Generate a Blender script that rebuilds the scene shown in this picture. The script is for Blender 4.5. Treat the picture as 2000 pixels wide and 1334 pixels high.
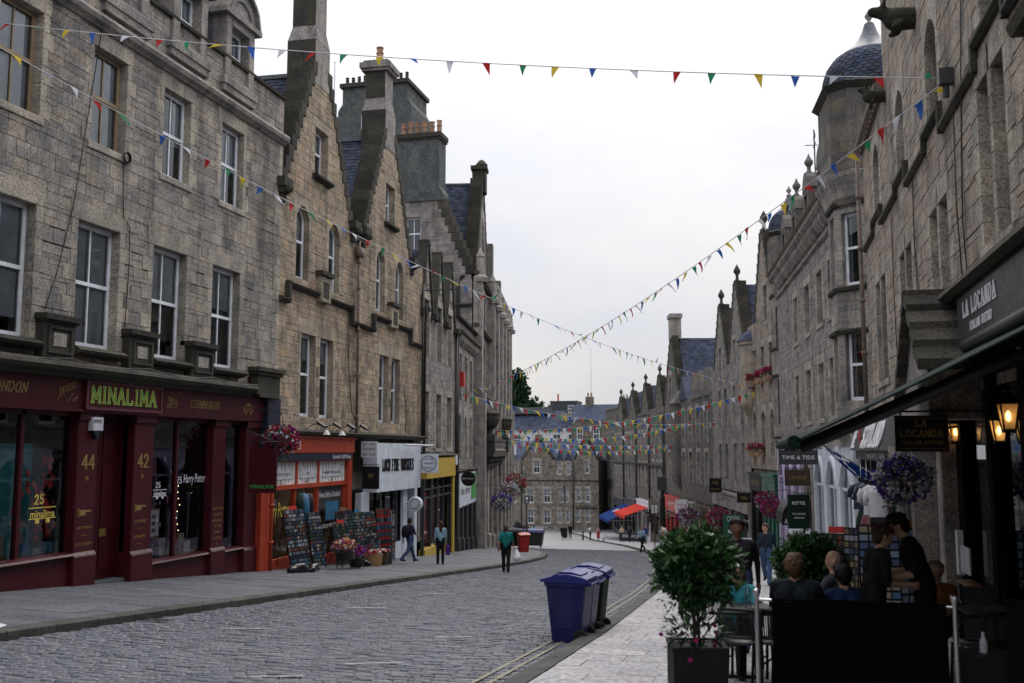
import bpy, bmesh, math, random
import numpy as np
from mathutils import Vector, Matrix
R = math.radians
scene = bpy.context.scene
for o in list(bpy.data.objects): bpy.data.objects.remove(o)

# ------------------------------------------------------------------ camera
EYE = 1.75
cd = bpy.data.cameras.new('camera'); cam = bpy.data.objects.new('camera', cd)
scene.collection.objects.link(cam); scene.camera = cam
cd.sensor_width = 36.0; cd.lens = 36.0 * 1944.0 / 2000.0
cd.clip_start = 0.05; cd.clip_end = 3000
cam.location = (0, 0, EYE); cam.rotation_euler = (R(90 + 6.2528), 0, R(14.0663))
cd.dof.use_dof = True; cd.dof.focus_distance = 26; cd.dof.aperture_fstop = 1.8

# ------------------------------------------------------------------ sky, sun, exposure
SUN_EL, SUN_AZ = R(48), R(8)          # veiled sun high ahead of the camera
w = bpy.data.worlds.new('World'); scene.world = w; w.use_nodes = True
nt = w.node_tree; nt.nodes.clear()
def N(t, kind, **kw):
    n = t.nodes.new(kind)
    for k, v in kw.items(): setattr(n, k, v)
    return n
out = N(nt, 'ShaderNodeOutputWorld'); bg = N(nt, 'ShaderNodeBackground')
sky = N(nt, 'ShaderNodeTexSky', sky_type='NISHITA', sun_disc=False)
sky.sun_elevation = SUN_EL; sky.sun_rotation = SUN_AZ; sky.air_density = 1.0; sky.dust_density = 3.0
tc = N(nt, 'ShaderNodeTexCoord'); sep = N(nt, 'ShaderNodeSeparateXYZ'); nt.links.new(tc.outputs['Generated'], sep.inputs[0])
# overcast cloud deck: brighter towards the zenith, broken by soft cloud noise
cl = N(nt, 'ShaderNodeMath', operation='MAXIMUM'); nt.links.new(sep.outputs[2], cl.inputs[0]); cl.inputs[1].default_value = 0
pw = N(nt, 'ShaderNodeMath', operation='POWER'); nt.links.new(cl.outputs[0], pw.inputs[0]); pw.inputs[1].default_value = 1.5
up = N(nt, 'ShaderNodeMath', operation='MULTIPLY_ADD'); nt.links.new(pw.outputs[0], up.inputs[0]); up.inputs[1].default_value = 1.25; up.inputs[2].default_value = .52
mp = N(nt, 'ShaderNodeMapping'); mp.inputs['Scale'].default_value = (2.2, 2.2, 5.0); nt.links.new(tc.outputs['Generated'], mp.inputs[0])
nz = N(nt, 'ShaderNodeTexNoise'); nz.inputs['Scale'].default_value = 1.4; nz.inputs['Detail'].default_value = 7; nz.inputs['Roughness'].default_value = .58
nt.links.new(mp.outputs[0], nz.inputs[0])
cr = N(nt, 'ShaderNodeValToRGB'); nt.links.new(nz.outputs[0], cr.inputs[0])
cr.color_ramp.elements[0].position = .34; cr.color_ramp.elements[0].color = (.87, .895, .985, 1)
cr.color_ramp.elements[1].position = .64; cr.color_ramp.elements[1].color = (1.06, 1.035, 1.03, 1)
mul = N(nt, 'ShaderNodeVectorMath', operation='SCALE'); nt.links.new(cr.outputs[0], mul.inputs[0]); nt.links.new(up.outputs[0], mul.inputs['Scale'])
sm = N(nt, 'ShaderNodeVectorMath', operation='SCALE'); sm.inputs['Scale'].default_value = 0.10; nt.links.new(sky.outputs[0], sm.inputs[0])
mx = N(nt, 'ShaderNodeMix', data_type='RGBA'); mx.inputs[0].default_value = .88
nt.links.new(sm.outputs[0], mx.inputs[6]); nt.links.new(mul.outputs[0], mx.inputs[7])
nt.links.new(mx.outputs[2], bg.inputs[0]); bg.inputs[1].default_value = 1.0
nt.links.new(bg.outputs[0], out.inputs[0])
sl = bpy.data.lights.new('sun', 'SUN'); sun = bpy.data.objects.new('sun', sl); scene.collection.objects.link(sun)
sl.energy = 1.4; sl.angle = R(40); sl.color = (1.0, .95, .90)
sd = Vector((math.sin(SUN_AZ) * math.cos(SUN_EL), math.cos(SUN_AZ) * math.cos(SUN_EL), math.sin(SUN_EL)))
sun.rotation_euler = (-sd).to_track_quat('-Z', 'Y').to_euler(); sun.location = (0, 0, 60)
vs = scene.view_settings; vs.view_transform = 'Standard'; vs.look = 'None'; vs.gamma = 1.0; vs.exposure = 0.45; vs.use_curve_mapping = False
scene.cycles.max_bounces = 7; scene.cycles.diffuse_bounces = 2; scene.cycles.glossy_bounces = 3
scene.cycles.transparent_max_bounces = 12; scene.cycles.transmission_bounces = 3; scene.cycles.use_denoising = True
scene.cycles.caustics_reflective = False; scene.cycles.caustics_refractive = False

# ------------------------------------------------------------------ materials
MATS = {}
def nodes(name):
    m = bpy.data.materials.new(name); m.use_nodes = True; t = m.node_tree
    return m, t, t.nodes['Principled BSDF']
def ramp(t, fac, stops):
    c = N(t, 'ShaderNodeValToRGB'); t.links.new(fac, c.inputs[0]); e = c.color_ramp.elements
    while len(e) > 1: e.remove(e[-1])
    e[0].position, e[0].color = stops[0][0], (*stops[0][1], 1)
    for p, col in stops[1:]:
        x = e.new(p); x.color = (*col, 1)
    return c.outputs[0]
def mixc(t, fac, a, b, mode='MIX'):
    m = N(t, 'ShaderNodeMix', data_type='RGBA', blend_type=mode)
    for i, v in ((0, fac), (6, a), (7, b)):
        if hasattr(v, 'links'): t.links.new(v, m.inputs[i])
        else: m.inputs[i].default_value = v if i == 0 else (*v, 1)
    return m.outputs[2]
def noise(t, scale, detail=4, sc=(1, 1, 1), rough=.55, coord='Object'):
    tc = N(t, 'ShaderNodeTexCoord'); mp = N(t, 'ShaderNodeMapping'); mp.inputs['Scale'].default_value = sc
    g = N(t, 'ShaderNodeNewGeometry') if coord == 'World' else None
    t.links.new(g.outputs['Position'] if g else tc.outputs[coord], mp.inputs[0])
    n = N(t, 'ShaderNodeTexNoise'); n.inputs['Scale'].default_value = scale; n.inputs['Detail'].default_value = detail; n.inputs['Roughness'].default_value = rough
    t.links.new(mp.outputs[0], n.inputs[0]); return n.outputs[0]
def maprange(t, v, a, b, c, d):
    m = N(t, 'ShaderNodeMapRange'); t.links.new(v, m.inputs[0])
    for i, x in enumerate((a, b, c, d)): m.inputs[i + 1].default_value = x
    return m.outputs[0]
def bump(t, b, h, s=.3, d=.01):
    n = N(t, 'ShaderNodeBump'); n.inputs['Strength'].default_value = s; n.inputs['Distance'].default_value = d
    t.links.new(h, n.inputs['Height']); t.links.new(n.outputs[0], b.inputs['Normal'])
def stone(name, cols, stain=.55, rough=.92, soot=(.035, .035, .033), grain=26, sootscale=.5, bmp=.5, amount=(.5, .78), blotch=1.0, streak=.6, spec=.25):
    """weathered masonry: each piece takes its hue from the face attribute 'tone'; grain and soot streaks on top"""
    m, t, b = nodes(name)
    a = N(t, 'ShaderNodeAttribute', attribute_name='tone')
    n = len(cols); c = ramp(t, a.outputs['Fac'], [(i / (n - 1), x) for i, x in enumerate(cols)])
    g = noise(t, grain, 5, coord='World'); c = mixc(t, 1.0, c, ramp(t, g, [(.28, (.42,) * 3), (.72, (1.46,) * 3)]), 'MULTIPLY')
    g2 = noise(t, 1.7, 6, rough=.65, coord='World'); c = mixc(t, 1.0, c, ramp(t, g2, [(.3, tuple(1 - blotch * x for x in (.46, .43, .38))), (.7, tuple(1 + blotch * x for x in (.3, .24, .14)))]), 'MULTIPLY')
    s = noise(t, sootscale, 6, (2.2, 2.2, .45), .62, 'World')
    f = maprange(t, s, amount[0], amount[1], 0, stain); c = mixc(t, f, c, soot)
    if streak: c = mixc(t, maprange(t, noise(t, 2.4, 5, (1, 1, .09), .6, 'World'), .55, .74, 0, streak), c, soot)
    t.links.new(c, b.inputs['Base Color']); b.inputs['Roughness'].default_value = rough; b.inputs['Specular IOR Level'].default_value = spec
    bump(t, b, g, bmp, .012); MATS[name] = m; return m
def paint(name, col, rough=.5, var=.16, spec=.4, bmp=.06, scale=3.0, metal=0.0, dirt=None):
    m, t, b = nodes(name); g = noise(t, scale, 6, coord='World')
    lo = tuple(max(0, x * (1 - var)) for x in col); hi = tuple(x * (1 + var) for x in col)
    c = ramp(t, g, [(.3, lo), (.7, hi)])
    if dirt: c = mixc(t, maprange(t, noise(t, 1.3, 7, (1.5, 1.5, .6), .65, 'World'), .5, .75, 0, dirt[1]), c, dirt[0])
    t.links.new(c, b.inputs['Base Color']); b.inputs['Metallic'].default_value = metal
    t.links.new(maprange(t, noise(t, 14, 3, coord='World'), .3, .7, max(.03, rough - .08), min(1, rough + .1)), b.inputs['Roughness'])
    b.inputs['Specular IOR Level'].default_value = spec
    if bmp: bump(t, b, noise(t, 60, 3, coord='World'), bmp, .004)
    MATS[name] = m; return m
def emit(name, col, s):
    m, t, b = nodes(name); b.inputs['Base Color'].default_value = (*col, 1); b.inputs['Emission Color'].default_value = (*col, 1); b.inputs['Emission Strength'].default_value = s
    MATS[name] = m; return m
def glassy(name, tint=(.5, .55, .58), refl=1.2):
    """thin window glass: mirror by angle over a tinted see-through sheet"""
    m, t, b = nodes(name); t.nodes.remove(b); o = t.nodes['Material Output']
    gl = N(t, 'ShaderNodeBsdfGlossy'); gl.inputs['Roughness'].default_value = .02; gl.inputs[0].default_value = (.85, .9, .95, 1)
    tr = N(t, 'ShaderNodeBsdfTransparent'); tr.inputs[0].default_value = (*tint, 1)
    fr = N(t, 'ShaderNodeFresnel'); fr.inputs[0].default_value = 1.52
    bp = N(t, 'ShaderNodeBump'); bp.inputs['Strength'].default_value = .05; bp.inputs['Distance'].default_value = .03
    t.links.new(noise(t, 1.1, 2, coord='World'), bp.inputs['Height']); t.links.new(bp.outputs[0], gl.inputs['Normal'])
    mn = N(t, 'ShaderNodeMath', operation='MULTIPLY_ADD'); t.links.new(fr.outputs[0], mn.inputs[0]); mn.inputs[1].default_value = refl; mn.inputs[2].default_value = .03
    ms = N(t, 'ShaderNodeMixShader'); t.links.new(mn.outputs[0], ms.inputs[0]); t.links.new(tr.outputs[0], ms.inputs[1]); t.links.new(gl.outputs[0], ms.inputs[2])
    t.links.new(ms.outputs[0], o.inputs[0]); MATS[name] = m; return m
def toned(name, cols, rough=.6, spec=.35, var=True, metal=0, trans=0):
    """colour picked by the face attribute 'tone' (leaves, flags, magnets, postcards)"""
    m, t, b = nodes(name); a = N(t, 'ShaderNodeAttribute', attribute_name='tone'); n = len(cols)
    c = N(t, 'ShaderNodeValToRGB'); t.links.new(a.outputs['Fac'], c.inputs[0]); c.color_ramp.interpolation = 'LINEAR' if var else 'CONSTANT'
    e = c.color_ramp.elements
    while len(e) > 1: e.remove(e[-1])
    e[0].position, e[0].color = 0, (*cols[0], 1)
    for i, x in enumerate(cols[1:]):
        k = e.new((i + 1) / (n - 1) if var else (i + 1) / n); k.color = (*x, 1)
    t.links.new(c.outputs[0], b.inputs['Base Color']); b.inputs['Roughness'].default_value = rough; b.inputs['Specular IOR Level'].default_value = spec; b.inputs['Metallic'].default_value = metal
    if trans:
        b.inputs['Subsurface Weight'].default_value = 0
        tl = N(t, 'ShaderNodeBsdfTranslucent'); t.links.new(c.outputs[0], tl.inputs[0]); ms = N(t, 'ShaderNodeMixShader'); ms.inputs[0].default_value = trans
        t.links.new(b.outputs[0], ms.inputs[1]); t.links.new(tl.outputs[0], ms.inputs[2]); t.links.new(ms.outputs[0], t.nodes['Material Output'].inputs[0])
    MATS[name] = m; return m

stone('stone_grey_buff', [(0.214, 0.205, 0.206), (0.276, 0.261, 0.249), (0.345, 0.323, 0.302), (0.365, 0.319, 0.265), (0.407, 0.383, 0.359)], .75, sootscale=.4, amount=(.47, .74))
stone('stone_ochre', [(0.243, 0.205, 0.167), (0.338, 0.281, 0.213), (0.417, 0.345, 0.266), (0.396, 0.289, 0.2), (0.46, 0.393, 0.315)], .66, sootscale=.36, amount=(.5, .76))
stone('stone_brown_buff', [(0.235, 0.203, 0.179), (0.306, 0.266, 0.229), (0.377, 0.328, 0.284), (0.306, 0.249, 0.205), (0.427, 0.375, 0.327)], .6, sootscale=.35)
stone('stone_grey', [(0.182, 0.172, 0.178), (0.245, 0.228, 0.233), (0.315, 0.296, 0.288), (0.28, 0.241, 0.226), (0.357, 0.338, 0.329)], .6)
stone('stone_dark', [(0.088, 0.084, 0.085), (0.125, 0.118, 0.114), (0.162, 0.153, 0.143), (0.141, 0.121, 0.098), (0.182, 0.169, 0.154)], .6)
stone('stone_rubble', [(0.137, 0.128, 0.12), (0.215, 0.198, 0.178), (0.299, 0.271, 0.236), (0.26, 0.22, 0.178), (0.351, 0.32, 0.28)], .5)
stone('dressed_pale', [(0.323, 0.305, 0.27), (0.385, 0.357, 0.315), (0.437, 0.4, 0.345)], .6, grain=22)
stone('dressed_ochre', [(0.328, 0.279, 0.217), (0.392, 0.336, 0.265), (0.434, 0.378, 0.303)], .55, grain=22)
stone('dressed_grey', [(0.27, 0.253, 0.245), (0.331, 0.312, 0.298), (0.378, 0.352, 0.331)], .6, grain=22)
stone('soot_stone', [(0.04, 0.039, 0.035), (0.058, 0.055, 0.049), (0.081, 0.075, 0.062)], .5, soot=(.06, .07, .03), grain=20)
stone('mortar', [(0.07, 0.065, 0.059), (0.085, 0.079, 0.072)], .6)
stone('chimney_render', [(.095, .108, .115), (.12, .13, .132)], .9, grain=9, soot=(.05, .055, .055), sootscale=.3)
stone('sett_stone', [(0.088, 0.096, 0.122), (0.119, 0.128, 0.156), (0.151, 0.159, 0.19), (0.146, 0.145, 0.16), (0.187, 0.195, 0.227)], .2, rough=.55, blotch=.35, streak=0, grain=25, bmp=.35, spec=.4)
stone('sett_joint', [(.028, .027, .025), (.038, .036, .033)], .3, grain=15)
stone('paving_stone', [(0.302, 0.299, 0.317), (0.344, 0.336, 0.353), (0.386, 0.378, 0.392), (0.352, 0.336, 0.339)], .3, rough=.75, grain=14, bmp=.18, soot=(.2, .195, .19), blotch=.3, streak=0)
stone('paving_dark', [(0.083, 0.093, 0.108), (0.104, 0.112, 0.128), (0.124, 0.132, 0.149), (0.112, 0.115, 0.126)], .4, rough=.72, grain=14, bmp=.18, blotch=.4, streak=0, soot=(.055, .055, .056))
stone('kerb_granite', [(0.061, 0.061, 0.059), (0.077, 0.077, 0.075), (0.091, 0.09, 0.087)], .4, rough=.8)
stone('slate', [(0.032, 0.04, 0.066), (0.048, 0.06, 0.095), (0.068, 0.084, 0.139), (0.055, 0.062, 0.086)], .3, rough=.8, grain=16, bmp=.25, soot=(.03, .033, .03), spec=.12)
stone('terracotta', [(.36, .22, .15), (.45, .29, .2)], .5, grain=10)
stone('lead_sheet', [(0.094, 0.105, 0.127), (0.116, 0.129, 0.151)], .35, rough=.45, grain=6, soot=(.1, .11, .12))
paint('road_tar', (.055, .055, .057), .85); paint('earth', (.10, .095, .08), .9)
paint('white_frame', (.80, .84, .90), .45, dirt=((.35, .36, .38), .4)); paint('brown_frame', (.30, .22, .14), .55); paint('grey_frame', (.42, .42, .40), .5)
paint('maroon', (.056, .0062, .0115), .42, spec=.3, bmp=.015, dirt=((.03, .012, .014), .5)); paint('maroon_pale', (.12, .035, .05), .4)
paint('orange_red', (.40, .05, .02), .45, dirt=((.2, .05, .03), .4)); paint('white_paint', (.60, .645, .72), .5, dirt=((.38, .39, .42), .25))
paint('yellow_paint', (.5, .35, .055), .5); paint('black_paint', (.010, .0105, .012), .5, spec=.2); paint('dark_grey', (.035, .036, .04), .5)
paint('gold', (.27, .19, .065), .5, metal=.2); paint('sign_green', (.05, .30, .06), .5); paint('sign_yellow', (.62, .50, .10), .5)
paint('rust_pipe', (.16, .12, .10), .7, var=.35, scale=6); paint('black_pipe', (.018, .018, .02), .5); paint('brass', (.35, .24, .07), .35, metal=.6)
paint('cream_blind', (.72, .73, .72), .8); paint('grey_blind', (.52, .56, .60), .85); paint('curtain', (.66, .70, .74), .9, scale=9); paint('room_dark', (.013, .014, .016), .9)
paint('steel', (.5, .5, .52), .3, metal=.9, var=.05); paint('red_paint', (.42, .022, .016), .45); paint('green_paint', (.012, .10, .06), .4); paint('lilac_paint', (.46, .40, .58), .5)
paint('wood_brown', (.17, .085, .035), .6, var=.3, scale=8); paint('timber_dark', (.05, .028, .016), .55); paint('navy_paint', (.011, .016, .034), .5); paint('awning_green', (.005, .017, .015), .8, spec=.1)
paint('awning_under', (.005, .006, .006), .85, spec=.08); paint('awning_blue', (.012, .035, .15), .9, spec=.05); paint('awning_red', (.5, .045, .03), .9, spec=.05); paint('white_text', (.75, .76, .80), .5, var=.03)
paint('shop_interior', (.16, .11, .07), .8, scale=5); paint('teal_cloth', (.07, .36, .40), .8, scale=14); paint('cover_blue', (.03, .14, .26), .5); paint('paper', (.55, .57, .62), .7)
paint('purple_bin', (.007, .010, .085), .42, dirt=((.05, .05, .07), .5), spec=.3, scale=1.5); paint('purple_lid', (.014, .018, .14), .36, scale=1.5); paint('green_bin', (.006, .018, .013), .65, spec=.15); paint('rubber', (.01, .01, .011), .7)
paint('red_bin', (.34, .022, .016), .4); paint('bag_black', (.008, .008, .01), .32, bmp=.3, scale=4); paint('wicker', (.30, .18, .08), .75, var=.35, scale=25)
paint('soil', (.03, .022, .016), .95); paint('bark', (.07, .055, .042), .9, var=.3, scale=12); paint('planter_black', (.009, .0095, .011), .6, spec=.15); paint('screen_cloth', (.004, .004, .005), .95, spec=.02)
paint('pink_panel', (.42, .14, .19), .6); paint('tan_wall', (.23, .205, .17), .8); paint('pale_wall', (.55, .56, .58), .8); paint('far_dark', (.04, .045, .06), .6)
paint('car_paint', (.02, .022, .026), .25, spec=.6); paint('plate_yellow', (.6, .42, .03), .5); paint('string', (.55, .55, .58), .7); paint('thermo', (.5, .52, .55), .6)
paint('yellow_line', (.215, .195, .15), .8, var=.3, scale=5); paint('white_line', (.32, .32, .33), .8, var=.25, scale=5)
glassy('window_glass', (.80, .84, .87), 1.3); glassy('shop_glass', (.9, .92, .93), .8)
emit('lamp_glow', (1.0, .62, .26), 6.0); emit('bulb_warm', (1.0, .75, .42), 5.0); emit('shop_light', (1.0, .78, .5), 16.0); emit('strip_white', (.95, .95, 1.0), 4.0)
FLAG = [(.42, .028, .03), (.03, .24, .11), (.60, .46, .05), (.04, .12, .42), (.62, .64, .70)]
toned('flag_cloth', FLAG, .8, .1, False, trans=.35)
toned('leaf_green', [(.007, .03, .009), (.014, .052, .013), (.03, .088, .02), (.075, .15, .04)], .38, .5, trans=.15)
toned('tree_leaf', [(.010, .032, .014), (.02, .055, .022), (.035, .085, .03)], .6, .2, trans=.15)
toned('petal', [(.27, .014, .11), (.16, .01, .13), (.5, .5, .54), (.32, .02, .035), (.10, .045, .27)], .7, .1, False, trans=.25)
toned('goods', [(.03, .05, .08), (.13, .14, .17), (.05, .09, .14), (.14, .04, .03), (.16, .12, .06), (.02, .05, .04), (.26, .27, .30), (.03, .03, .04), (.02, .02, .03)], .35, .5, False)
toned('book_tones', [(.25, .03, .03), (.03, .12, .20), (.30, .22, .08), (.35, .34, .30), (.05, .05, .06)], .6, .3, False)
toned('cards', [(.10, .22, .42), (.30, .42, .55), (.06, .12, .10), (.42, .36, .26), (.12, .16, .30), (.5, .52, .55)], .3, .5, False)
toned('bright_goods', [(.55, .18, .06), (.6, .56, .5), (.45, .06, .12), (.6, .4, .12), (.3, .1, .3)], .6, .3, False)
paint('cloth_white', (.48, .49, .52), .85, spec=.1)
paint('rust_dark', (.06, .05, .045), .6, var=.3, metal=.3)
# ------------------------------------------------------------------ mesh helpers
rnd = random.Random(7)
COL = scene.collection
class MB:
    def __init__(s): s.v = []; s.f = []; s.m = []; s.t = []
    def add(s, vs, fs, mi=0, tone=.5):
        k = len(s.v); s.v += [tuple(p) for p in vs]
        for f in fs: s.f.append([i + k for i in f]); s.m.append(mi); s.t.append(tone)
        return s
    def box(s, x0, x1, y0, y1, z0, z1, mi=0, tone=.5):
        return s.add([(x0, y0, z0), (x1, y0, z0), (x1, y1, z0), (x0, y1, z0), (x0, y0, z1), (x1, y0, z1), (x1, y1, z1), (x0, y1, z1)],
                     [(0, 3, 2, 1), (4, 5, 6, 7), (0, 1, 5, 4), (1, 2, 6, 5), (2, 3, 7, 6), (3, 0, 4, 7)], mi, tone)
    def blk(s, x0, x1, z0, z1, yf, yb, b=.012, mi=0, tone=.5):      # masonry block, front arris chamfered
        b = min(b, (x1 - x0) * .3, (z1 - z0) * .3)
        return s.add([(x0, yb, z0), (x1, yb, z0), (x1, yb, z1), (x0, yb, z1), (x0, yf + b, z0), (x1, yf + b, z0), (x1, yf + b, z1), (x0, yf + b, z1),
                      (x0 + b, yf, z0 + b), (x1 - b, yf, z0 + b), (x1 - b, yf, z1 - b), (x0 + b, yf, z1 - b)],
                     [(8, 9, 10, 11), (4, 5, 9, 8), (5, 6, 10, 9), (6, 7, 11, 10), (7, 4, 8, 11), (0, 1, 5, 4), (1, 2, 6, 5), (2, 3, 7, 6), (3, 0, 4, 7)], mi, tone)
    def prism(s, poly, y0, y1, mi=0, tone=.5):                     # polygon in x,z pushed along y
        n = len(poly); vs = [(x, y0, z) for x, z in poly] + [(x, y1, z) for x, z in poly]
        return s.add(vs, [tuple(range(n)), tuple(range(2 * n - 1, n - 1, -1))] + [(i, i + n, (i + 1) % n + n, (i + 1) % n) for i in range(n)], mi, tone)
    def xprism(s, poly, x0, x1, mi=0, tone=.5):                    # profile in y,z pushed along x
        n = len(poly); vs = [(x0, y, z) for y, z in poly] + [(x1, y, z) for y, z in poly]
        return s.add(vs, [tuple(range(n - 1, -1, -1)), tuple(range(n, 2 * n))] + [(i, (i + 1) % n, (i + 1) % n + n, i + n) for i in range(n)], mi, tone)
    def zprism(s, poly, z0, z1, mi=0, tone=.5):
        n = len(poly); vs = [(x, y, z0) for x, y in poly] + [(x, y, z1) for x, y in poly]
        return s.add(vs, [tuple(range(n - 1, -1, -1)), tuple(range(n, 2 * n))] + [(i, (i + 1) % n, (i + 1) % n + n, i + n) for i in range(n)], mi, tone)
    def tube(s, pts, r, n=6, mi=0, tone=.5, cap=True):
        pts = [Vector(p) for p in pts]; k = len(pts); rr = r if isinstance(r, (list, tuple)) else [r] * k; vs = []
        for i, p in enumerate(pts):
            d = (pts[min(i + 1, k - 1)] - pts[max(i - 1, 0)]).normalized()
            a = d.cross(Vector((0, 0, 1)) if abs(d.z) < .95 else Vector((1, 0, 0))).normalized(); b = d.cross(a)
            for j in range(n):
                th = 2 * math.pi * j / n; vs.append(p + (a * math.cos(th) + b * math.sin(th)) * rr[i])
        fs = [(i * n + j, i * n + (j + 1) % n, (i + 1) * n + (j + 1) % n, (i + 1) * n + j) for i in range(k - 1) for j in range(n)]
        if cap: fs += [tuple(range(n - 1, -1, -1)), tuple((k - 1) * n + j for j in range(n))]
        return s.add(vs, fs, mi, tone)
    def lathe(s, prof, n=12, c=(0, 0, 0), mi=0, tone=.5, a0=0.0, a1=None):
        full = a1 is None; a1 = 2 * math.pi if full else a1; m = n if full else n + 1; vs = []
        for r, z in prof:
            for j in range(m):
                th = a0 + (a1 - a0) * j / n; vs.append((c[0] + r * math.cos(th), c[1] + r * math.sin(th), c[2] + z))
        fs = [(i * m + j, i * m + (j + 1) % m, (i + 1) * m + (j + 1) % m, (i + 1) * m + j) for i in range(len(prof) - 1) for j in range(n)]
        return s.add(vs, fs, mi, tone)
    def quad(s, a, b, c, d, mi=0, tone=.5): return s.add([a, b, c, d], [(0, 1, 2, 3)], mi, tone)
    def build(s, name, mats, parent=None, smooth=False):
        me = bpy.data.meshes.new(name); me.from_pydata(s.v, [], s.f)
        for m in (mats if isinstance(mats, (list, tuple)) else [mats]): me.materials.append(MATS[m] if isinstance(m, str) else m)
        n = len(s.f)
        if any(s.m): me.polygons.foreach_set('material_index', s.m)
        at = me.attributes.new('tone', 'FLOAT', 'FACE'); at.data.foreach_set('value', s.t)
        if smooth: me.polygons.foreach_set('use_smooth', [True] * n)
        return link(name, me, parent)
def link(name, me, parent=None):
    o = bpy.data.objects.new(name, me); COL.objects.link(o)
    if parent is not None: o.parent = parent
    return o
def tag(o, label=None, cat=None, group=None, kind=None):
    for k, v in (('label', label), ('category', cat), ('group', group), ('kind', kind)):
        if v: o[k] = v
    return o
def thing(name, label, cat, mat=None, group=None):
    o = bpy.data.objects.new(name, None); COL.objects.link(o); o.empty_display_size = .2
    if mat is not None: o.matrix_world = mat if isinstance(mat, Matrix) else Matrix.Translation(mat)
    MW[o.name] = o.matrix_world.copy()
    return tag(o, label, cat, group)
MW = {}
def place(x, y, z, rz=0.0): return Matrix.Translation((x, y, z)) @ Matrix.Rotation(rz, 4, 'Z')
def frame(p0, p1, z0=0.0):
    """facade frame seen from the street: x along to the right, y into the building, z up"""
    d = Vector((p1[0] - p0[0], p1[1] - p0[1], 0)).normalized(); y = Vector((0, 0, 1)).cross(d)
    M = Matrix(((d.x, y.x, 0, p0[0]), (d.y, y.y, 0, p0[1]), (d.z, y.z, 1, z0), (0, 0, 0, 1))); return M
CI = cam.matrix_basis.inverted() if False else (Matrix.Translation(cam.location) @ cam.rotation_euler.to_matrix().to_4x4()).inverted()
def seen(p):
    """rough inverse depth, 0 when a world point is out of view (used only to choose which pieces get objects of their own)"""
    q = CI @ Vector(p); d = -q.z
    if d < 1: return 0
    return 1 / d if abs(q.x / d * 1944) < 1030 and abs(q.y / d * 1944) < 700 else 0
def emit_pieces(parent, name, items, mats, limit=300, mw=None, rest=None):
    """items: MB with one piece each plus its size; the largest in view become objects, the rest one joined 'stuff' part"""
    mw = mw or MW.get(parent.name) or Matrix(); sc = []
    for mb, size in items:
        n = len(mb.v); c = Vector((sum(p[0] for p in mb.v) / n, sum(p[1] for p in mb.v) / n, sum(p[2] for p in mb.v) / n))
        sc.append(size * seen(mw @ c) ** 2)
    order = sorted(range(len(items)), key=lambda i: -sc[i]); big = MB(); nb = 0
    for k, i in enumerate(order):
        mb = items[i][0]
        if k < limit and sc[i] > 2.2e-5: mb.build(name, mats, parent)
        else:
            o = len(big.v); big.v += mb.v; big.f += [[j + o for j in f] for f in mb.f]; big.m += mb.m; big.t += mb.t; nb += 1
    if nb: tag(big.build(rest or name + '_mass', mats, parent), kind='stuff')
def subtract(rects, hole):
    a0, a1, b0, b1 = hole; out = []
    for x0, x1, z0, z1 in rects:
        if x1 <= a0 or x0 >= a1 or z1 <= b0 or z0 >= b1: out.append((x0, x1, z0, z1)); continue
        if z0 < b0: out.append((x0, x1, z0, b0))
        if z1 > b1: out.append((x0, x1, b1, z1))
        lo, hi = max(z0, b0), min(z1, b1)
        if x0 < a0: out.append((x0, a0, lo, hi))
        if x1 > a1: out.append((a1, x1, lo, hi))
    return out
def arch_pts(x0, x1, z, rise, n=8, pointed=False):
    c, r = (x0 + x1) / 2, (x1 - x0) / 2; P = []
    for i in range(n + 1):
        t = -1 + 2 * i / n
        h = rise * ((1 - abs(t)) ** .55) if pointed else rise * math.sqrt(max(0, 1 - t * t)) if rise >= r * .9 else rise * (1 - t * t)
        P.append((c + r * t, z + h))
    return P
class Op:   # an opening in a wall
    def __init__(s, x0, x1, z0, z1, rise=0, pointed=False, depth=.2, dress=True, frame='white_frame', blind=0, bars=1, sill=True, lintel=.36, qw=(.17, .33), blindmat='cream_blind', fill='sash'):
        s.__dict__.update(locals())
def fillrange(zone, za, zb):
    return zone[0](za, zb) if callable(zone[0]) else (zone[0], zone[1])
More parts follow.
